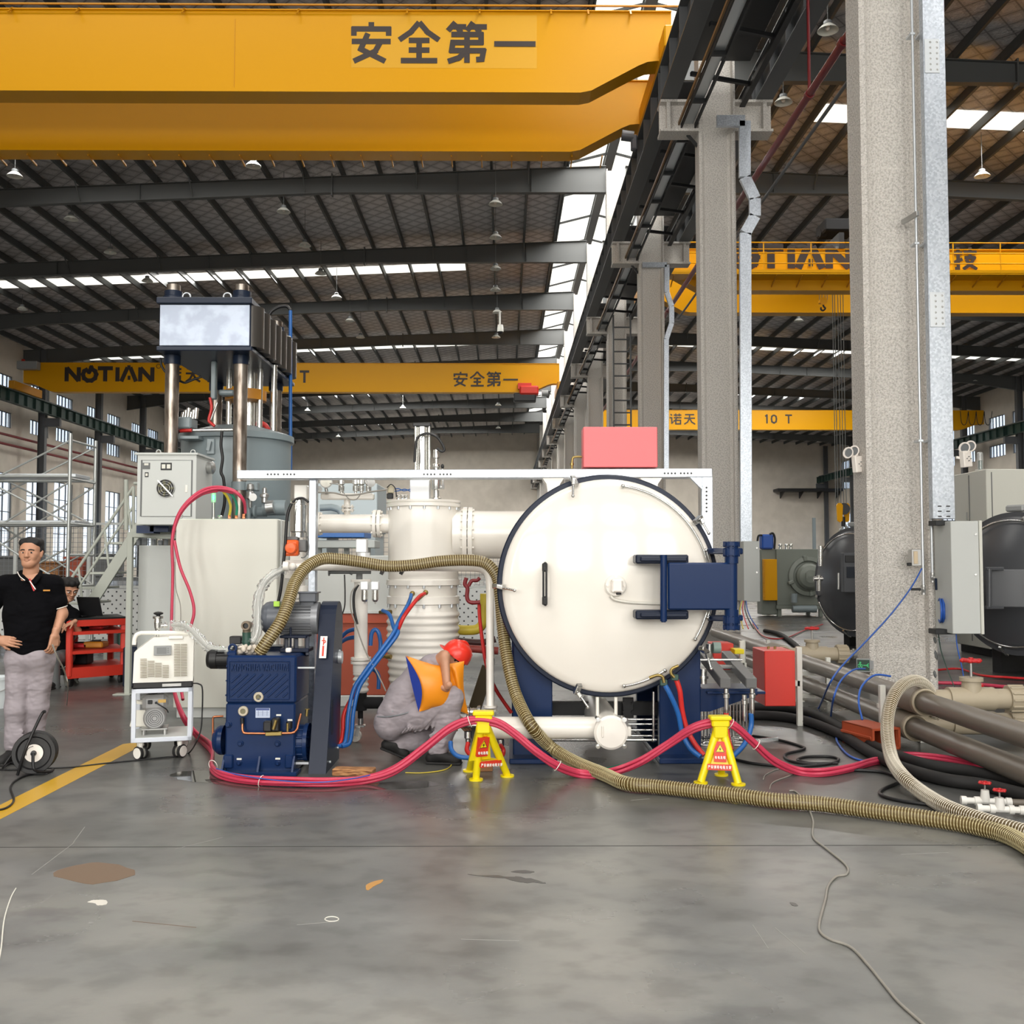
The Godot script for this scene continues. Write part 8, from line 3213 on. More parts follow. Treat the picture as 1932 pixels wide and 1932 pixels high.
	# ---- fixtures on the nearest column
	for q in [[1619,876,1603,855,12.3,"twin emergency lamp fixed on the nearest column's left side"],[1822,866,1822,846,12.1,"twin emergency lamp just right of the galvanised tray"]]:
		var c := P(q[0],q[1],q[4])
		t = thing("emergency_lamp",q[5],"lamp",c)
		s = Sh.new()
		s.box(c,Vector3(.15,.2,.07),.008,Basis(Vector3.UP,.5)*Basis(Z,.12))
		s.bar(c,c+Vector3(.11 if q[0] < 1700 else -.12,.02,0),.03,.03)
		var hb := obj("housing",s,"sticker_white",t)
		s = Sh.new()
		for k in 4:
			s.cyl(c+Vector3(.02+cos(k*1.57)*.025,sin(k*1.57)*.025,.04),c+Vector3(.02+cos(k*1.57)*.025,sin(k*1.57)*.025,.052),.007,-1,8)
		obj("speaker_holes",s,"steel_dark",hb)
		for k in 2:
			s = Sh.new()
			var lp := P(q[2]+k*11,q[3]-k*3,q[4])
			s.lathe([Vector2(0,0),Vector2(.06,.01),Vector2(.07,.03),Vector2(.072,.036),Vector2(.055,.036),Vector2(.052,.02),Vector2(0,.02)],lp,Vector3(-.75,.1,.65),24)
			s.bar(lp,c+Vector3(0,.09,0),.018,.018)
			var lh := obj("lamp_head",s,"sticker_white",t)
			s = Sh.new()
			s.lathe([Vector2(.052,.022),Vector2(0,.026)],lp,Vector3(-.75,.1,.65),24)
			obj("lens",s,"lamp_grey",lh)
	t = thing("exit_sign","green running man exit sign low on the nearest column","sign",P(1629,1255,12.05))
	var xb := Basis(Vector3.UP,-.35)
	s = Sh.new()
	s.box(P(1629,1255,12.05),Vector3(.16,.16,.02),.004,xb)
	s.box(P(1629,1255,12.05)+Vector3(.08,0,-.1),Vector3(.1,.1,.16))
	obj("plate",s,"grey_plastic",t)
	s = Sh.new()
	var xc := P(1629,1255,12.05)+xb*Vector3(0,0,.011)
	s.box(xc,Vector3(.14,.13,.003),0,xb)
	obj("green_field",s,mat("exit_dark",rgb(24,60,44),0.4),t)
	s = Sh.new()
	for q in [[.03,0,.06,.012,0],[.05,.014,.03,.01,.7],[.05,-.014,.03,.01,-.7],[-.035,.03,.02,.02,0],[-.035,.0,.014,.04,.3],[-.045,-.03,.012,.04,.5],[-.022,-.03,.012,.04,-.5],[-.05,.008,.03,.01,.6],[-.018,.004,.03,.01,-.4]]:
		s.box(xc+xb*Vector3(q[0],q[1],.003),Vector3(q[2],q[3],.003),0,xb*Basis(Z,q[4]))
	obj("pictogram",s,mat("exit_green",rgb(70,190,120),0.5),t)
	for q in [[1742,1106,1741,"left one of two slim steel conduits on the nearest column, ending in a black lever"],[1759,1083,1757,"right one of two slim steel conduits down the nearest column, beside the galvanised duct"]]:
		var a := P(q[0],q[1],11.98)
		t = thing("conduit",q[3],"pipe",a)
		s = Sh.new()
		s.cyl(a,Vector3(a.x,11.2,a.z),.016,-1,12)
		for y in [3.0,5.4,8.0]:
			s.box(Vector3(a.x,y,a.z-.05),Vector3(.06,.03,.14),.003)
		obj("pipe",s,"galv_plain",t)
		s = Sh.new()
		s.lathe([Vector2(.015,0),Vector2(.028,.005),Vector2(.028,.03),Vector2(.022,.035),Vector2(.03,.06),Vector2(.022,.09),Vector2(.028,.1),Vector2(.028,.12),Vector2(0,.12)],a+Vector3(0,.02,0),Vector3.DOWN,14)
		s.cyl(a+Vector3(0,-.04,0),a+Vector3(-.05 if q[0] < 1750 else 0.0,-.04,.05),.012,-1,8)
		obj("ball_valve",s,"steel",t)
		s = Sh.new()
		if q[0] < 1750:
			s.box(a+Vector3(-.11,-.035,.05),Vector3(.12,.03,.014),.005)
		else:
			s.box(a+Vector3(.025,-.12,.04),Vector3(.03,.14,.014),.005)
		obj("lever",s,"black" if q[0] < 1750 else "press_blue",t)
	var j := P(1727,1052,12.0)
	t = thing("socket_box","small steel socket box on the nearest column with a blue cable","box",j)
	s = Sh.new()
	s.box(j+Vector3(.02,0,-.04),Vector3(.14,.2,.1),.005)
	obj("body",s,"steel",t)
	s = Sh.new()
	s.box(j+Vector3(.0,0,.012),Vector3(.05,.15,.01),.003)
	obj("cover",s,mat("cover_tan",rgb(196,178,150),0.4,0.4),t)
	s = Sh.new()
	s.box(j+Vector3(-.08,-.08,.01),Vector3(.05,.04,.03),.006)
	obj("plug",s,"black",t)
	s = Sh.new()
	s.bar(P(1702,420,12.15),P(1732,402,11.9),.04,.06,.004)
	tag(obj("wall_bracket",s,"steel"),"short steel bracket stub high on the nearest column face","bracket")
	# cable tray and panel box on the column's right
	t = thing("cable_duct","tall galvanised cable duct on the right side of the nearest column","duct",P(1785,980,11.85))
	var ty := P(1785,979,11.85).y
	s = Sh.new()
	s.box(Vector3(5.2,(ty+11.2)/2,-11.9),Vector3(.27,11.2-ty,.1),.006)
	obj("body",s,"galv",t)
	for y in [ty+2.5,ty+5.6]:
		s = Sh.new()
		s.box(Vector3(5.17,y,-11.846),Vector3(.18,.42,.008),.002)
		obj("splice_plate",s,"galv_plain",t)
		s = Sh.new()
		for e in [-1,1]:
			for k in 6:
				s.ell(Vector3(5.19+e*.04,y-.17+k*.068,-11.842),Vector3(.013,.013,.006),Basis.IDENTITY,8)
		obj("rivets",s,"steel",t)
	s = Sh.new()
	for k in 3:
		for e in [-1,1]:
			s.box(Vector3(5.2+e*.05,ty+.03+k*.06,-11.849),Vector3(.045,.014,.003))
	obj("slots",s,"black",t)
	t = thing("panel_box","pale grey wall mounted panel box on the right side of the nearest column","box",P(1820,1196,11.6))
	s = Sh.new()
	var p0 := P(1798,1196,11.6)
	var p1 := P(1846,983,11.6)
	s.box(Vector3((p0.x+p1.x)/2,(p0.y+p1.y)/2,-11.83),Vector3(p1.x-p0.x,p1.y-p0.y,.46),.006)
	obj("body",s,"cabinet_grey",t)
	s = Sh.new()
	s.box(Vector3(p1.x+.02,(p0.y+p1.y)/2,-11.8),Vector3(.035,p1.y-p0.y+.01,.42),.004)
	obj("door",s,"cabinet",t)
	s = Sh.new()
	for v in [1008,1084]:
		s.cyl(P(1841,v,11.6),P(1841,v,11.585),.012,-1,12)
	obj("lock",s,"steel",t)
	s = Sh.new()
	for v in [987,1191]:
		s.box(P(1782,v,11.85)+Vector3(-.03,0,0),Vector3(.24,.06,.2),.005)
	obj("mounting_arm",s,"steel_black",t)
	s = Sh.new()
	for k in 5:
		s.torus(P(1773,1152,11.9)+Vector3(.01*k,0,0),Vector3(1,0,.3),.14-.008*(k % 3),.01,24,6)
	tag(obj("cable_coil",s,"blue_wire"),"coil of blue cable hanging between the column and the panel box","coil")
	flex("thin blue cable dropping from the panel box to the floor","blue_wire",.007,pp([Vector3(1804,1196,11.7),Vector3(1806,1220,11.7),Vector3(1815,1260,11.7),Vector3(1822,1300,11.7)],0))
	flex("thin green wire slanting down behind the pale panel box","bottle_green",.006,pp([Vector3(1770,1190,12.0),Vector3(1776,1230,11.8),Vector3(1794,1280,11.2),Vector3(1803,1300,11.0)],0))
	# ducts and boxes on the columns further back
	for q in [[[[1352,229],[1405,229],[1405,335],[1424,375],[1424,408],[1406,440],[1407,1022]],21.75,.25,"galvanised duct bending round the red pipe on the second column"],[[[1212,500],[1258,500],[1258,552],[1267,578],[1267,610],[1257,640],[1257,900]],32.26,.16,"narrow galvanised duct bending down the third column"]]:
		s = Sh.new()
		for i in q[0].size()-1:
			s.bar(P(q[0][i][0],q[0][i][1],q[1]),P(q[0][i+1][0],q[0][i+1][1],q[1]),q[2],.1,.004,Z)
		tag(obj("cable_duct",s,"galv"),q[3],"duct")
	t = thing("panel_box","pale grey panel box low on the second column behind the hinge post","box",P(1415,1134,21.4))
	s = quadbox(1404,1021,1433,1135,21.4,.85,.006)
	s.box(Vector3(5.0,1.4,-22.2),Vector3(.5,.1,.1))
	obj("body",s,"cabinet_grey",t)
	s = Sh.new()
	for v in [1034,1080]:
		s.cyl(P(1428,v,21.4),P(1428,v,21.37),.02,-1,10)
	obj("lock",s,"steel",t)
	# ---- machines in the right bay
	var fa := big_door("dark grey furnace with round domed door, left of the nearest column",P(1612,1098,18),Vector3(-.89,0,.45).normalized(),.98)
	s = quadbox(1592,1043,1622,1118,17.3,.15,.01)
	var cp := obj("control_panel",s,mat("panel_dark",rgb(72,74,78),0.4),fa)
	s = quadbox(1598,1069,1616,1090,17.28,.02,.002)
	obj("screen",s,mat("screen_dim",rgb(52,56,62),0.15),cp)
	s = quadbox(1595,1048,1618,1061,17.28,.02,.002)
	obj("meter",s,"black",cp)
	s = Sh.new()
	s.cyl(P(1582,1081,17.3),P(1582,1112,17.3),.02,-1,8)
	obj("grab_handle",s,"steel",fa)
	s = Sh.new()
	for q in [[1548,1045,1548,1068],[1545,1085,1545,1115],[1535,1092,1552,1092],[1548,1030,1548,1045]]:
		s.cyl(P(q[0],q[1],17.2),P(q[2],q[3],17.2),.04,-1,12)
	obj("chrome_valves",s,"chrome",fa)
	var fb := big_door("dark grey furnace with round domed door at the right edge beyond the panel box",P(1916,1101,13.6),Vector3(-.86,0,.5).normalized(),.97)
	s = Sh.new()
	s.box(P(1905,1110,12.8),Vector3(.55,.48,.05),.01,Basis(Vector3.UP,-.5))
	s.cyl(P(1866,1073,12.7),P(1866,1145,12.7),.03,-1,14)
	for v in [1073,1146]:
		s.bar(P(1860,v,12.7),P(1892,v,12.75),.05,.04,.005)
	obj("hinge_plate",s,"charcoal",fb)
	t = thing("electrical_cabinet","tall pale grey electrical cabinet standing behind the right edge furnace","cabinet",Vector3(8.9,0,-17))
	s = Sh.new()
	s.box(Vector3(9.4,1.6,-17.0),Vector3(3.0,2.94,1.2),.01)
	obj("body",s,"cabinet",t)
	s = Sh.new()
	s.box(Vector3(9.4,.07,-17.0),Vector3(2.9,.14,1.1))
	obj("plinth",s,"steel_black",t)
	s = Sh.new()
	s.box(Vector3(7.99,1.62,-16.395),Vector3(.012,2.8,.01))
	s.box(Vector3(7.895,1.62,-17.0),Vector3(.01,2.8,.012))
	obj("door_seam",s,"steel_dark",t)
	s = Sh.new()
	for v in [1000,1001]:
		s.box(P(1825+(v-1000)*8,974,17.1),Vector3(.03,.14,.03),.005)
	obj("door_handle",s,"steel",t)
	t = thing("beacon","small clear green signal beacon on top of the tall right hand cabinet","lamp",P(1849,884,16.8))
	s = Sh.new()
	s.lathe([Vector2(.08,0),Vector2(.08,.03),Vector2(.05,.04),Vector2(.05,.3),Vector2(.03,.32),Vector2(0,.32)],Vector3(8.0,3.07,-16.8),Vector3.UP,18)
	obj("body",s,"film",t)
	s = Sh.new()
	s.cyl(Vector3(8.0,3.1,-16.8),Vector3(8.0,3.25,-16.8),.03,-1,12)
	obj("core",s,"bottle_green",t)
	# far olive furnace, yellow guard and blue motor
	var d := 28.5
	t = thing("box_furnace","olive grey furnace with a small round domed door deep in the right bay","furnace",Vector3(P(1510,1160,d).x,0,-d-.6))
	s = quadbox(1466,1036,1555,1142,d,1.4,.01)
	s.box(P(1510,1142,d)+Vector3(0,-.05,-.7),Vector3(1.35,.1,1.4))
	for u in [1472,1550]:
		var p := P(u,1142,d)
		for z in [.1,1.3]:
			s.box(Vector3(p.x,p.y/2,-d-z),Vector3(.1,p.y,.1))
	obj("case",s,"furnace_olive",t)
	s = Sh.new()
	s.lathe([Vector2(.55,0),Vector2(.55,.12),Vector2(.44,.14),Vector2(.44,.06),Vector2(.36,.1),Vector2(.36,.22),Vector2(.3,.3),Vector2(.18,.36),Vector2(0,.38)],P(1523,1087,d),Z,40)
	var od := obj("domed_door",s,"furnace_olive",t)
	s = Sh.new()
	for a in [.6,1.7,3.5,4.9]:
		s.box(P(1523,1087,d-.1)+Vector3(cos(a),sin(a),0)*.5,Vector3(.16,.1,.14),.02,Basis(Z,a))
	s.bar(P(1522,1081,d-.42),P(1522,1092,d-.42),.05,.05)
	obj("clamps",s,"furnace_olive",od)
	s = Sh.new()
	s.cyl(P(1495,1149,d-.3),P(1540,1149,d-.3),.1,-1,16)
	s.cyl(P(1498,1120,d-.3),P(1498,1137,d-.3),.09,-1,16)
	s.box(P(1536,1010,d+.2),Vector3(.08,1.0,.08))
	obj("pipework",s,"furnace_grey",t)
	s = Sh.new()
	for u in [1472,1484,1492]:
		s.lathe([Vector2(.05,0),Vector2(.05,.06),Vector2(.03,.07),Vector2(.06,.1),Vector2(.06,.14),Vector2(0,.15)],P(u,1036,d+.4),Vector3.UP,12)
	obj("fittings",s,"chrome",t)
	t = thing("press_unit","ochre yellow guarded press unit with a blue motor beside the olive furnace","machine",Vector3(P(1452,1160,d).x,0,-d-.2))
	s = quadbox(1437,1036,1466,1160,d+.1,.5,.02)
	obj("frame",s,"furnace_olive",t)
	s = quadbox(1442,1055,1466,1133,d-.1,.18,.01)
	var gd := obj("guard",s,"yellow",t)
	s = Sh.new()
	for i in 20:
		s.box(P(1442.5,1058+i*3.8,d-.11),Vector3(.05,.02,.02))
	obj("guard_slots",s,"yellow_dark",gd)
	s = quadbox(1438,1008,1460,1036,d,.35,.04)
	obj("motor",s,"blue_wire",t)
	s = Sh.new()
	s.tube(spl(pp([Vector2(1429,1022),Vector2(1431,1011),Vector2(1438,1010)],d)),.03,6)
	s.tube(spl(pp([Vector2(1452,1008),Vector2(1458,1006),Vector2(1462,1016),Vector2(1461,1036)],d)),.03,6)
	obj("cable",s,"black",t)
	# big yellow hook block on its ropes
	d = 41.0
	t = thing("hook_block","large yellow hook block hanging on steel ropes over the dark furnace","hook",P(1590,970,d))
	s = Sh.new()
	for u in [1577,1581,1587,1592,1597]:
		s.cyl(P(u,955,d)+Vector3(0,10.2,0),P(u,955,d),.016,-1,6)
	s.box(Vector3(P(1587,0,d).x,14.04,-41.4),Vector3(.6,.1,4.1))
	obj("rope",s,"steel_dark",t)
	for q in [[1584,0.25],[1597,-.1]]:
		s = Sh.new()
		var c := P(q[0],957,d-q[1])
		s.ext(PackedVector2Array([Vector2(-.13,.08),Vector2(-.06,.17),Vector2(.06,.17),Vector2(.13,.08),Vector2(.1,-.55),Vector2(0,-.62),Vector2(-.1,-.55)]),.06,at_xf(c))
		obj("cheek_plate",s,"yellow",t)
	s = Sh.new()
	s.cyl(P(1592,960,d-.1),P(1592,960,d+.25),.24,-1,24)
	s.cyl(P(1591,975,d),P(1591,993,d),.08,-1,12)
	obj("sheave",s,"black",t)
	s = Sh.new()
	s.tube(spl(pp([Vector2(1591,990),Vector2(1597,995),Vector2(1592,1002),Vector2(1585,998)],d)),.06,8)
	obj("hook",s,"grey_plastic",t)
	# ledge on the back wall
	t = thing("wall_canopy","long dark canopy on brackets across the back wall in the right bay","canopy",P(1540,925,133.5))
	s = Sh.new()
	s.bar(P(1463,925,132.6),P(1640,925,132.6),2.4,W(5,133),.02)
	obj("deck",s,"steel_black",t)
	for u in [1472,1508,1542,1577,1612]:
		s = Sh.new()
		s.ext(PackedVector2Array([Vector2(0,0),Vector2(2.2,0),Vector2(0,-.9)]),.12,Transform3D(Basis(Z,Vector3.UP,Vector3.LEFT),P(u,928,133.9)))
		obj("bracket",s,"steel_black",t)

func cables() -> void:
	var path := pp([Vector3(463,968,10.2),Vector3(459,946,10.1),Vector3(440,928,10.05),Vector3(410,922,10.0),Vector3(380,930,9.9),Vector3(352,952,9.85),Vector3(334,980,9.8),Vector3(325,1020,9.75),Vector3(326,1080,9.7),Vector3(324,1160,9.6),Vector3(323,1240,9.5),Vector3(328,1300,9.3),Vector3(345,1350,8.9)],0)+gpts([[370,1385],[398,1412]],.04)
	path += gpts([[401,1432],[400,1448],[420,1462],[470,1471],[540,1475],[620,1476],[690,1470]],.035)
	path += pp([Vector3(745,1452,7.12),Vector3(800,1412,7.14),Vector3(845,1377,7.15),Vector3(880,1361,7.15),Vector3(910,1358,7.15),Vector3(942,1365,7.15),Vector3(975,1388,7.15),Vector3(1010,1418,7.15),Vector3(1050,1444,7.2)],0)
	path += gpts([[1090,1458],[1130,1460],[1165,1454]],.035)
	path += pp([Vector3(1210,1436,7.35),Vector3(1260,1404,7.3),Vector3(1305,1375,7.22),Vector3(1340,1364,7.2),Vector3(1360,1362,7.2),Vector3(1385,1370,7.2),Vector3(1420,1400,7.25),Vector3(1460,1435,7.3)],0)
	path += gpts([[1505,1455],[1550,1458],[1600,1450],[1650,1436],[1710,1426],[1780,1432],[1850,1446],[1930,1452]],.03)
	for i in 5:
		var a := TAU*i/5.0
		var off := Vector3(.006*cos(a),.021*sin(a),.021*cos(a))
		var pts := []
		for k in path.size():
			var o := off
			if k > 13 and k < 16:
				o = off*2.0
			pts.append(path[k]+o+Vector3(0,.004*sin(k*1.3+i*2.0),.004*cos(k*1.7+i)))
		if i > 2:
			pts = pts.slice(2+(i-3))
		flex("pink cable in the bundle of five looping from the grey cabinet over both yellow stands","pink_hose",.0135,seat(pts,.0135),"pink_cable","cable","pink cable bundle")
	var loop := pp([Vector3(329,1020,9.66),Vector3(340,1070,9.64),Vector3(358,1115,9.62),Vector3(366,1150,9.6),Vector3(361,1178,9.58),Vector3(348,1210,9.56),Vector3(338,1260,9.5),Vector3(345,1320,9.2)],0)
	flex("single pink cable looping out to the right in front of the grey cabinet","pink_hose",.015,loop,"pink_cable")
	flex("short yellow cable end bolted on top of the grey cabinet","yellow_tape",.014,pp([Vector3(433,972,10.15),Vector3(435,955,10.13),Vector3(429,938,10.1),Vector3(420,926,10.05)],0),"cable_tail")
	flex("short green cable end bolted on top of the grey cabinet",mat("teal",rgb(40,140,110),0.4).resource_name,.014,pp([Vector3(446,972,10.15),Vector3(447,956,10.13),Vector3(442,940,10.1),Vector3(430,926,10.06)],0),"cable_tail")
	flex("thin grey wire hanging in front of the grey cabinet beside the pink cables","cable_grey",.004,pp([Vector3(330,1060,9.9),Vector3(332,1110,9.9),Vector3(340,1140,9.9),Vector3(341,1175,9.85)],0),"wire","wire")
	flex("thin blue wire strand riding on the pink cable bundle by the pump","blue_wire",.004,gpts([[408,1450],[450,1462],[520,1472],[600,1476],[660,1470],[700,1462]],.065),"wire","wire")
	for q in [[402,1444,.05],[493,1474,.035]]:
		var s := Sh.new()
		var g := G(q[0],q[1],q[2])
		s.torus(g,Vector3(1,-.2,.25) if q[0] > 410 else Vector3(.5,.3,-1),.04,.003,20,5)
		tag(obj("cable_tie",s,"sticker_white"),"white tie round the pink cables %s" % ("at the blue pump's left corner" if q[0] < 410 else "in front of the blue pump's feet"),"tie")
	for q in [[886,1361,7.15,"just left of the nearer yellow stand"],[1052,1445,7.2,"where the bundle meets the floor hose"],[1378,1366,7.2,"just right of the second yellow stand"],[1427,1405,7.25,"sloping down right of the second yellow stand"]]:
		var s := Sh.new()
		s.torus(P(q[0],q[1],q[2]),Vector3(.8,-.55 if q[0] > 900 else .3,0),.04,.003,20,5)
		tag(obj("cable_tie",s,"sticker_white"),"white tie round the pink cables "+q[3],"tie")
	# ---- red and blue water hoses
	for q in [["blue hose sweeping from the ribbed pump's brass coupling down to the blue pump's base","blue_hose",0.0,0],["second blue hose beside the first, down past the white standpipe","blue_hose",0.03,1],["red hose from the ribbed pump joining the blue hoses down to the floor","red_hose",0.062,2]]:
		var o := Vector3(q[2],0,.02*q[3])
		var st: Array = [[Vector3(776,1122,8.6),Vector3(771,1138,8.5),Vector3(752,1172,8.4)],[Vector3(722,1152,8.6),Vector3(735,1160,8.5),Vector3(743,1185,8.42)],[Vector3(801,1120,8.6),Vector3(789,1128,8.5),Vector3(763,1162,8.38)]][q[3]]
		var pts := pp(st+[Vector3(742,1195,8.35),Vector3(715,1232,8.3),Vector3(688,1268,8.25),Vector3(668,1300,8.2),Vector3(658,1345,8.15),Vector3(655,1380,8.1),Vector3(650,1402,8.05),Vector3(636,1408,8.0)],0)
		for k in range(3,pts.size()):
			pts[k] += [Vector3(.0,.0,.02),Vector3(.038,.0,.01),Vector3(-.036 if k > 6 else .02,0,-.01 if k > 6 else -.04)][q[3]]
		flex(q[0],q[1],.017,seat(pts,.02),"water_hose","hose")
	var s := Sh.new()
	for q in [[778,1120,770,1140],[803,1118,788,1131]]:
		s.cyl(P(q[0],q[1],8.62),P(q[2],q[3],8.5),.017,-1,12)
		s.ell(P(q[0],q[1],8.62),Vector3.ONE*.024,Basis.IDENTITY,10)
	tag(obj("hose_coupling",s,"brass"),"pair of brass couplings where the hoses meet the ribbed pump","coupling")
	flex("blue hose hooped over beside the white standpipe","blue_hose",.018,pp([Vector3(699,1218,8.6),Vector3(701,1196,8.6),Vector3(708,1188,8.6),Vector3(715,1196,8.6),Vector3(718,1220,8.6),Vector3(712,1245,8.55),Vector3(690,1275,8.4),Vector3(668,1312,8.3)],0),"water_hose","hose")
	flex("lower blue hose hooped over beside the white bellows","blue_hose",.017,pp([Vector3(714,1300,8.6),Vector3(714,1275,8.6),Vector3(706,1264,8.55),Vector3(695,1265,8.5),Vector3(680,1282,8.4)],0),"water_hose","hose")
	flex("blue hose coming out behind the belt guard at the height of its slot","blue_hose",.018,pp([Vector3(640,1206,8.9),Vector3(655,1192,8.8),Vector3(670,1187,8.75)],0),"water_hose","hose")
	flex("second short blue hose behind the belt guard, just below the first","blue_hose",.018,pp([Vector3(640,1214,8.9),Vector3(655,1205,8.8),Vector3(672,1202,8.75)],0),"water_hose","hose")
	flex("red hose from the furnace door rim down to the second yellow stand","red_hose",.02,pp([Vector3(1276,1282,7.68),Vector3(1283,1305,7.68),Vector3(1287,1340,7.7),Vector3(1296,1375,7.7),Vector3(1310,1402,7.65),Vector3(1328,1425,7.6)],0),"water_hose","hose")
	flex("blue hose from the furnace door rim down to the second yellow stand","blue_hose",.02,pp([Vector3(1255,1293,7.66),Vector3(1265,1312,7.66),Vector3(1279,1345,7.68),Vector3(1288,1385,7.68),Vector3(1302,1412,7.62),Vector3(1322,1428,7.56)],0),"water_hose","hose")
	flex("red hose hanging from the manifold's left coupling behind the second yellow stand","red_hose",.02,pp([Vector3(1370,1345,7.8),Vector3(1371,1370,7.8),Vector3(1374,1395,7.75),Vector3(1380,1415,7.7)],0),"water_hose","hose")
	flex("blue hose hanging from the manifold's right coupling behind the second yellow stand","blue_hose",.02,pp([Vector3(1417,1346,7.8),Vector3(1417,1370,7.8),Vector3(1407,1400,7.75),Vector3(1385,1425,7.7),Vector3(1370,1434,7.65)],0),"water_hose","hose")
	flex("blue hose on the floor between the worker's shoe and the nearer yellow stand","blue_hose",.018,pp([Vector3(850,1400,7.7),Vector3(852,1415,7.65),Vector3(865,1427,7.6),Vector3(890,1430,7.6),Vector3(912,1428,7.7)],0),"water_hose","hose")
	flex("short red hose under the chrome fitting behind the nearer yellow stand","red_hose",.018,pp([Vector3(883,1402,7.85),Vector3(881,1415,7.8),Vector3(888,1424,7.75),Vector3(900,1428,7.75)],0),"water_hose","hose")
	flex("short red hose right of the nearer yellow stand's leg","red_hose",.016,pp([Vector3(944,1406,7.85),Vector3(950,1415,7.8),Vector3(948,1425,7.8),Vector3(940,1430,7.8)],0),"water_hose","hose")
	flex("yellow green earth wire on the floor from the pump to the worker's shoe","yellow_tape",.004,gpts([[765,1458],[800,1458],[840,1452],[853,1440],[850,1425]],.006),"wire","wire")
	flex("thin green wire on the floor under the furnace end cover","teal",.004,gpts([[1140,1450],[1180,1440],[1220,1428],[1260,1412]],.006),"wire","wire")
	s = Sh.new()
	for q in [[1252,1288],[1273,1278]]:
		s.box(P(q[0],q[1],7.67),Vector3(.055,.045,.04),.005)
	tag(obj("hose_clamp",s,"bottle_green"),"pair of dark green hose clamps at the furnace door's lower right rim","clamp")
	s = Sh.new()
	s.tube(spl(pp([Vector2(1225,1279),Vector2(1240,1274),Vector2(1250,1277),Vector2(1253,1288)],7.64)),.012,8)
	s.tube(spl(pp([Vector2(1280,1256),Vector2(1268,1262),Vector2(1266,1270),Vector2(1272,1278)],7.64)),.012,8)
	tag(obj("elbow_pipe",s,"brass"),"pair of brass elbow pipes above the dark green hose clamps","elbow")
	# ---- yellow tripod cable stands
	yellow_stand("yellow tripod cable stand with red warning stickers, left of the two, beside the worker",912,1343,[[898,1472],[957,1465],[886,1455]])
	yellow_stand("yellow tripod cable stand with red warning stickers, right of the two, under the furnace",1358,1352,[[1322,1478],[1393,1481],[1361,1463]])
	# ---- loose timber
	var wb := G(668,1462)
	s = Sh.new()
	s.box(wb+Vector3(0,.025,0),Vector3(.3,.05,.11),.006,Basis(Vector3.UP,-.12))
	tag(obj("timber_block",s,"plank"),"rough brown timber block on the floor right of the belt guard","timber")
	wb = G(915,1452)
	s = Sh.new()
	s.box(wb+Vector3(0,.04,-.02),Vector3(.1,.08,.2),.006,Basis(Vector3.UP,.1))
	tag(obj("timber_block",s,"wood"),"pale timber block standing between the legs of the left yellow stand","timber")

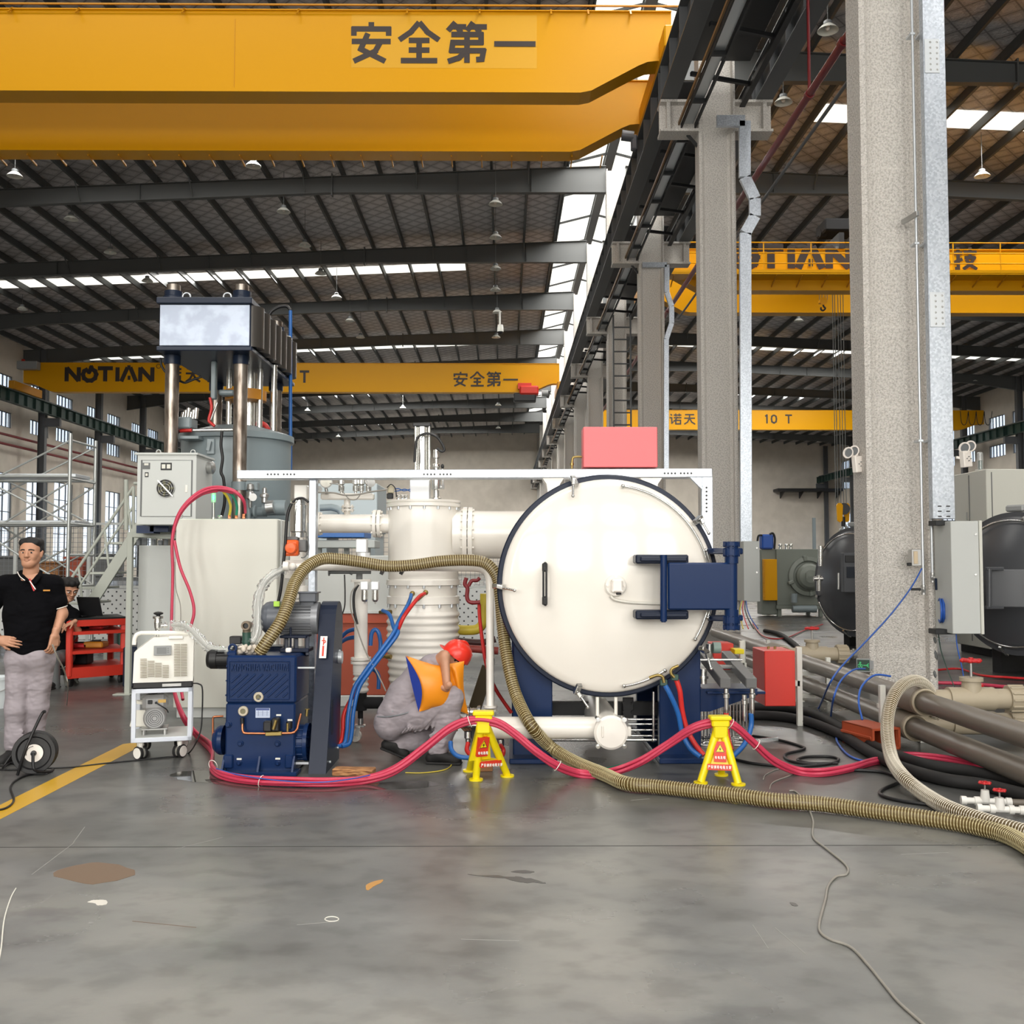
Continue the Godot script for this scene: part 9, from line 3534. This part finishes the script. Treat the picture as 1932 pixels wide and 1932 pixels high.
func yellow_stand(label: String,u: float,v: float,feet: Array) -> void:
	var d := 7.17
	var top := P(u,v+8,d)
	var t := thing("cable_stand",label,"stand",Vector3(top.x,0,top.z),"yellow cable stands")
	var s := Sh.new()
	var hub := top-Vector3(0,.1,0)
	var f := []
	for q in feet:
		f.append(G(q[0],q[1]))
	s = Sh.new()
	s.box(top+Vector3(0,-.015,0),Vector3(.125,.05,.09),.01)
	s.box(top+Vector3(0,.022,0),Vector3(.15,.03,.1),.008)
	s.box(hub+Vector3(0,.03,0),Vector3(.1,.1,.08),.01)
	obj("cradle",s,"stand_yellow",t)
	for i in 3:
		s = Sh.new()
		var a: Vector3 = hub+(f[i]-hub)*.02+Vector3(signf(f[i].x-hub.x)*.02,.03,0)
		s.cyl(a,f[i]+Vector3(0,.01,0),.03,.026,14)
		s.cyl(f[i],f[i]+Vector3(0,.012,0),.05,-1,16)
		obj("leg",s,"stand_yellow",t)
	var l0: Vector3 = hub.lerp(f[0],.0)
	var mid: Vector3 = (hub.lerp(f[0],.48)+hub.lerp(f[1],.48))/2.0
	var yb: Vector3 = mid-hub
	var nz: Vector3 = (f[1]-f[0]).cross(yb).normalized()
	if nz.z < 0:
		nz = -nz
	var xb: Vector3 = (f[1]-f[0]).normalized()
	var B := Basis(xb,nz.cross(xb),nz)
	s = Sh.new()
	s.ext(PackedVector2Array([Vector2(-.045,0),Vector2(.045,0),Vector2(.085,-.22),Vector2(-.085,-.22)]),.008,Transform3D(B,hub+nz*.0))
	obj("web",s,"stand_yellow",t)
	s = Sh.new()
	var c1 := hub+B*Vector3(0,-.115,.026)
	s.box(c1,Vector3(.085,.14,.003),.0,B)
	s.box(c1+B*Vector3(0,0,-.011),Vector3(.085,.14,.02),.0,B)
	var st := obj("upper_sticker",s,"sticker_red",t)
	s = Sh.new()
	s.ext(PackedVector2Array([Vector2(-.032,-.028),Vector2(.032,-.028),Vector2(0,.03)]),.002,Transform3D(B,c1+B*Vector3(0,.024,.003)))
	obj("warning_triangle",s,"stand_yellow",st)
	s = Sh.new()
	s.ext(PackedVector2Array([Vector2(.004,.018),Vector2(-.009,-.004),Vector2(.0,-.003),Vector2(-.004,-.02),Vector2(.009,.004),Vector2(.0,.003)]),.002,Transform3D(B,c1+B*Vector3(0,.018,.005)))
	for e in [[-.029,-.026,.029,-.026],[-.029,-.026,0,.026],[.029,-.026,0,.026]]:
		s.bar(c1+B*Vector3(e[0],e[1]+.024,.0045),c1+B*Vector3(e[2],e[3]+.024,.0045),.003,.001,0,nz)
	obj("lightning_mark",s,"black",st)
	obj("lettering",write(["you","dian","wei","xian"],Transform3D(B,c1+B*Vector3(-.037,-.05,.003)),.015,.02,.0195,.0025),"sticker_white",st)
	s = Sh.new()
	var c2: Vector3 = (hub.lerp(f[0],.66)+hub.lerp(f[1],.66))/2.0
	s.box(c2,Vector3(.17,.03,.012),.003,B)
	s.bar(hub.lerp(f[0],.66),hub.lerp(f[2],.66),.02,.03)
	s.bar(hub.lerp(f[1],.66),hub.lerp(f[2],.66),.02,.03)
	obj("cross_bar",s,"stand_yellow",t)
	s = Sh.new()
	s.box(c2+B*Vector3(0,0,.03),Vector3(.17,.042,.003),.0,B)
	s.box(c2+B*Vector3(0,0,.018),Vector3(.17,.03,.024),.0,B)
	st = obj("lower_sticker",s,"sticker_red",t)
	obj("lettering",write(["yan","jin","nuo2","yong","dian","lan","zhi","jia"],Transform3D(B,c2+B*Vector3(-.08,-.011,.033)),.016,.022,.0203,.0025),"sticker_white",st)

func _ready() -> void:
	setup()
	materials()
	hall()
	lights()
	cranes()
	press()
	cabinets()
	yard_left()
	backdrop_mid()
	furnace()
	pump()
	chiller()
	right_side()
	cables()
	people()
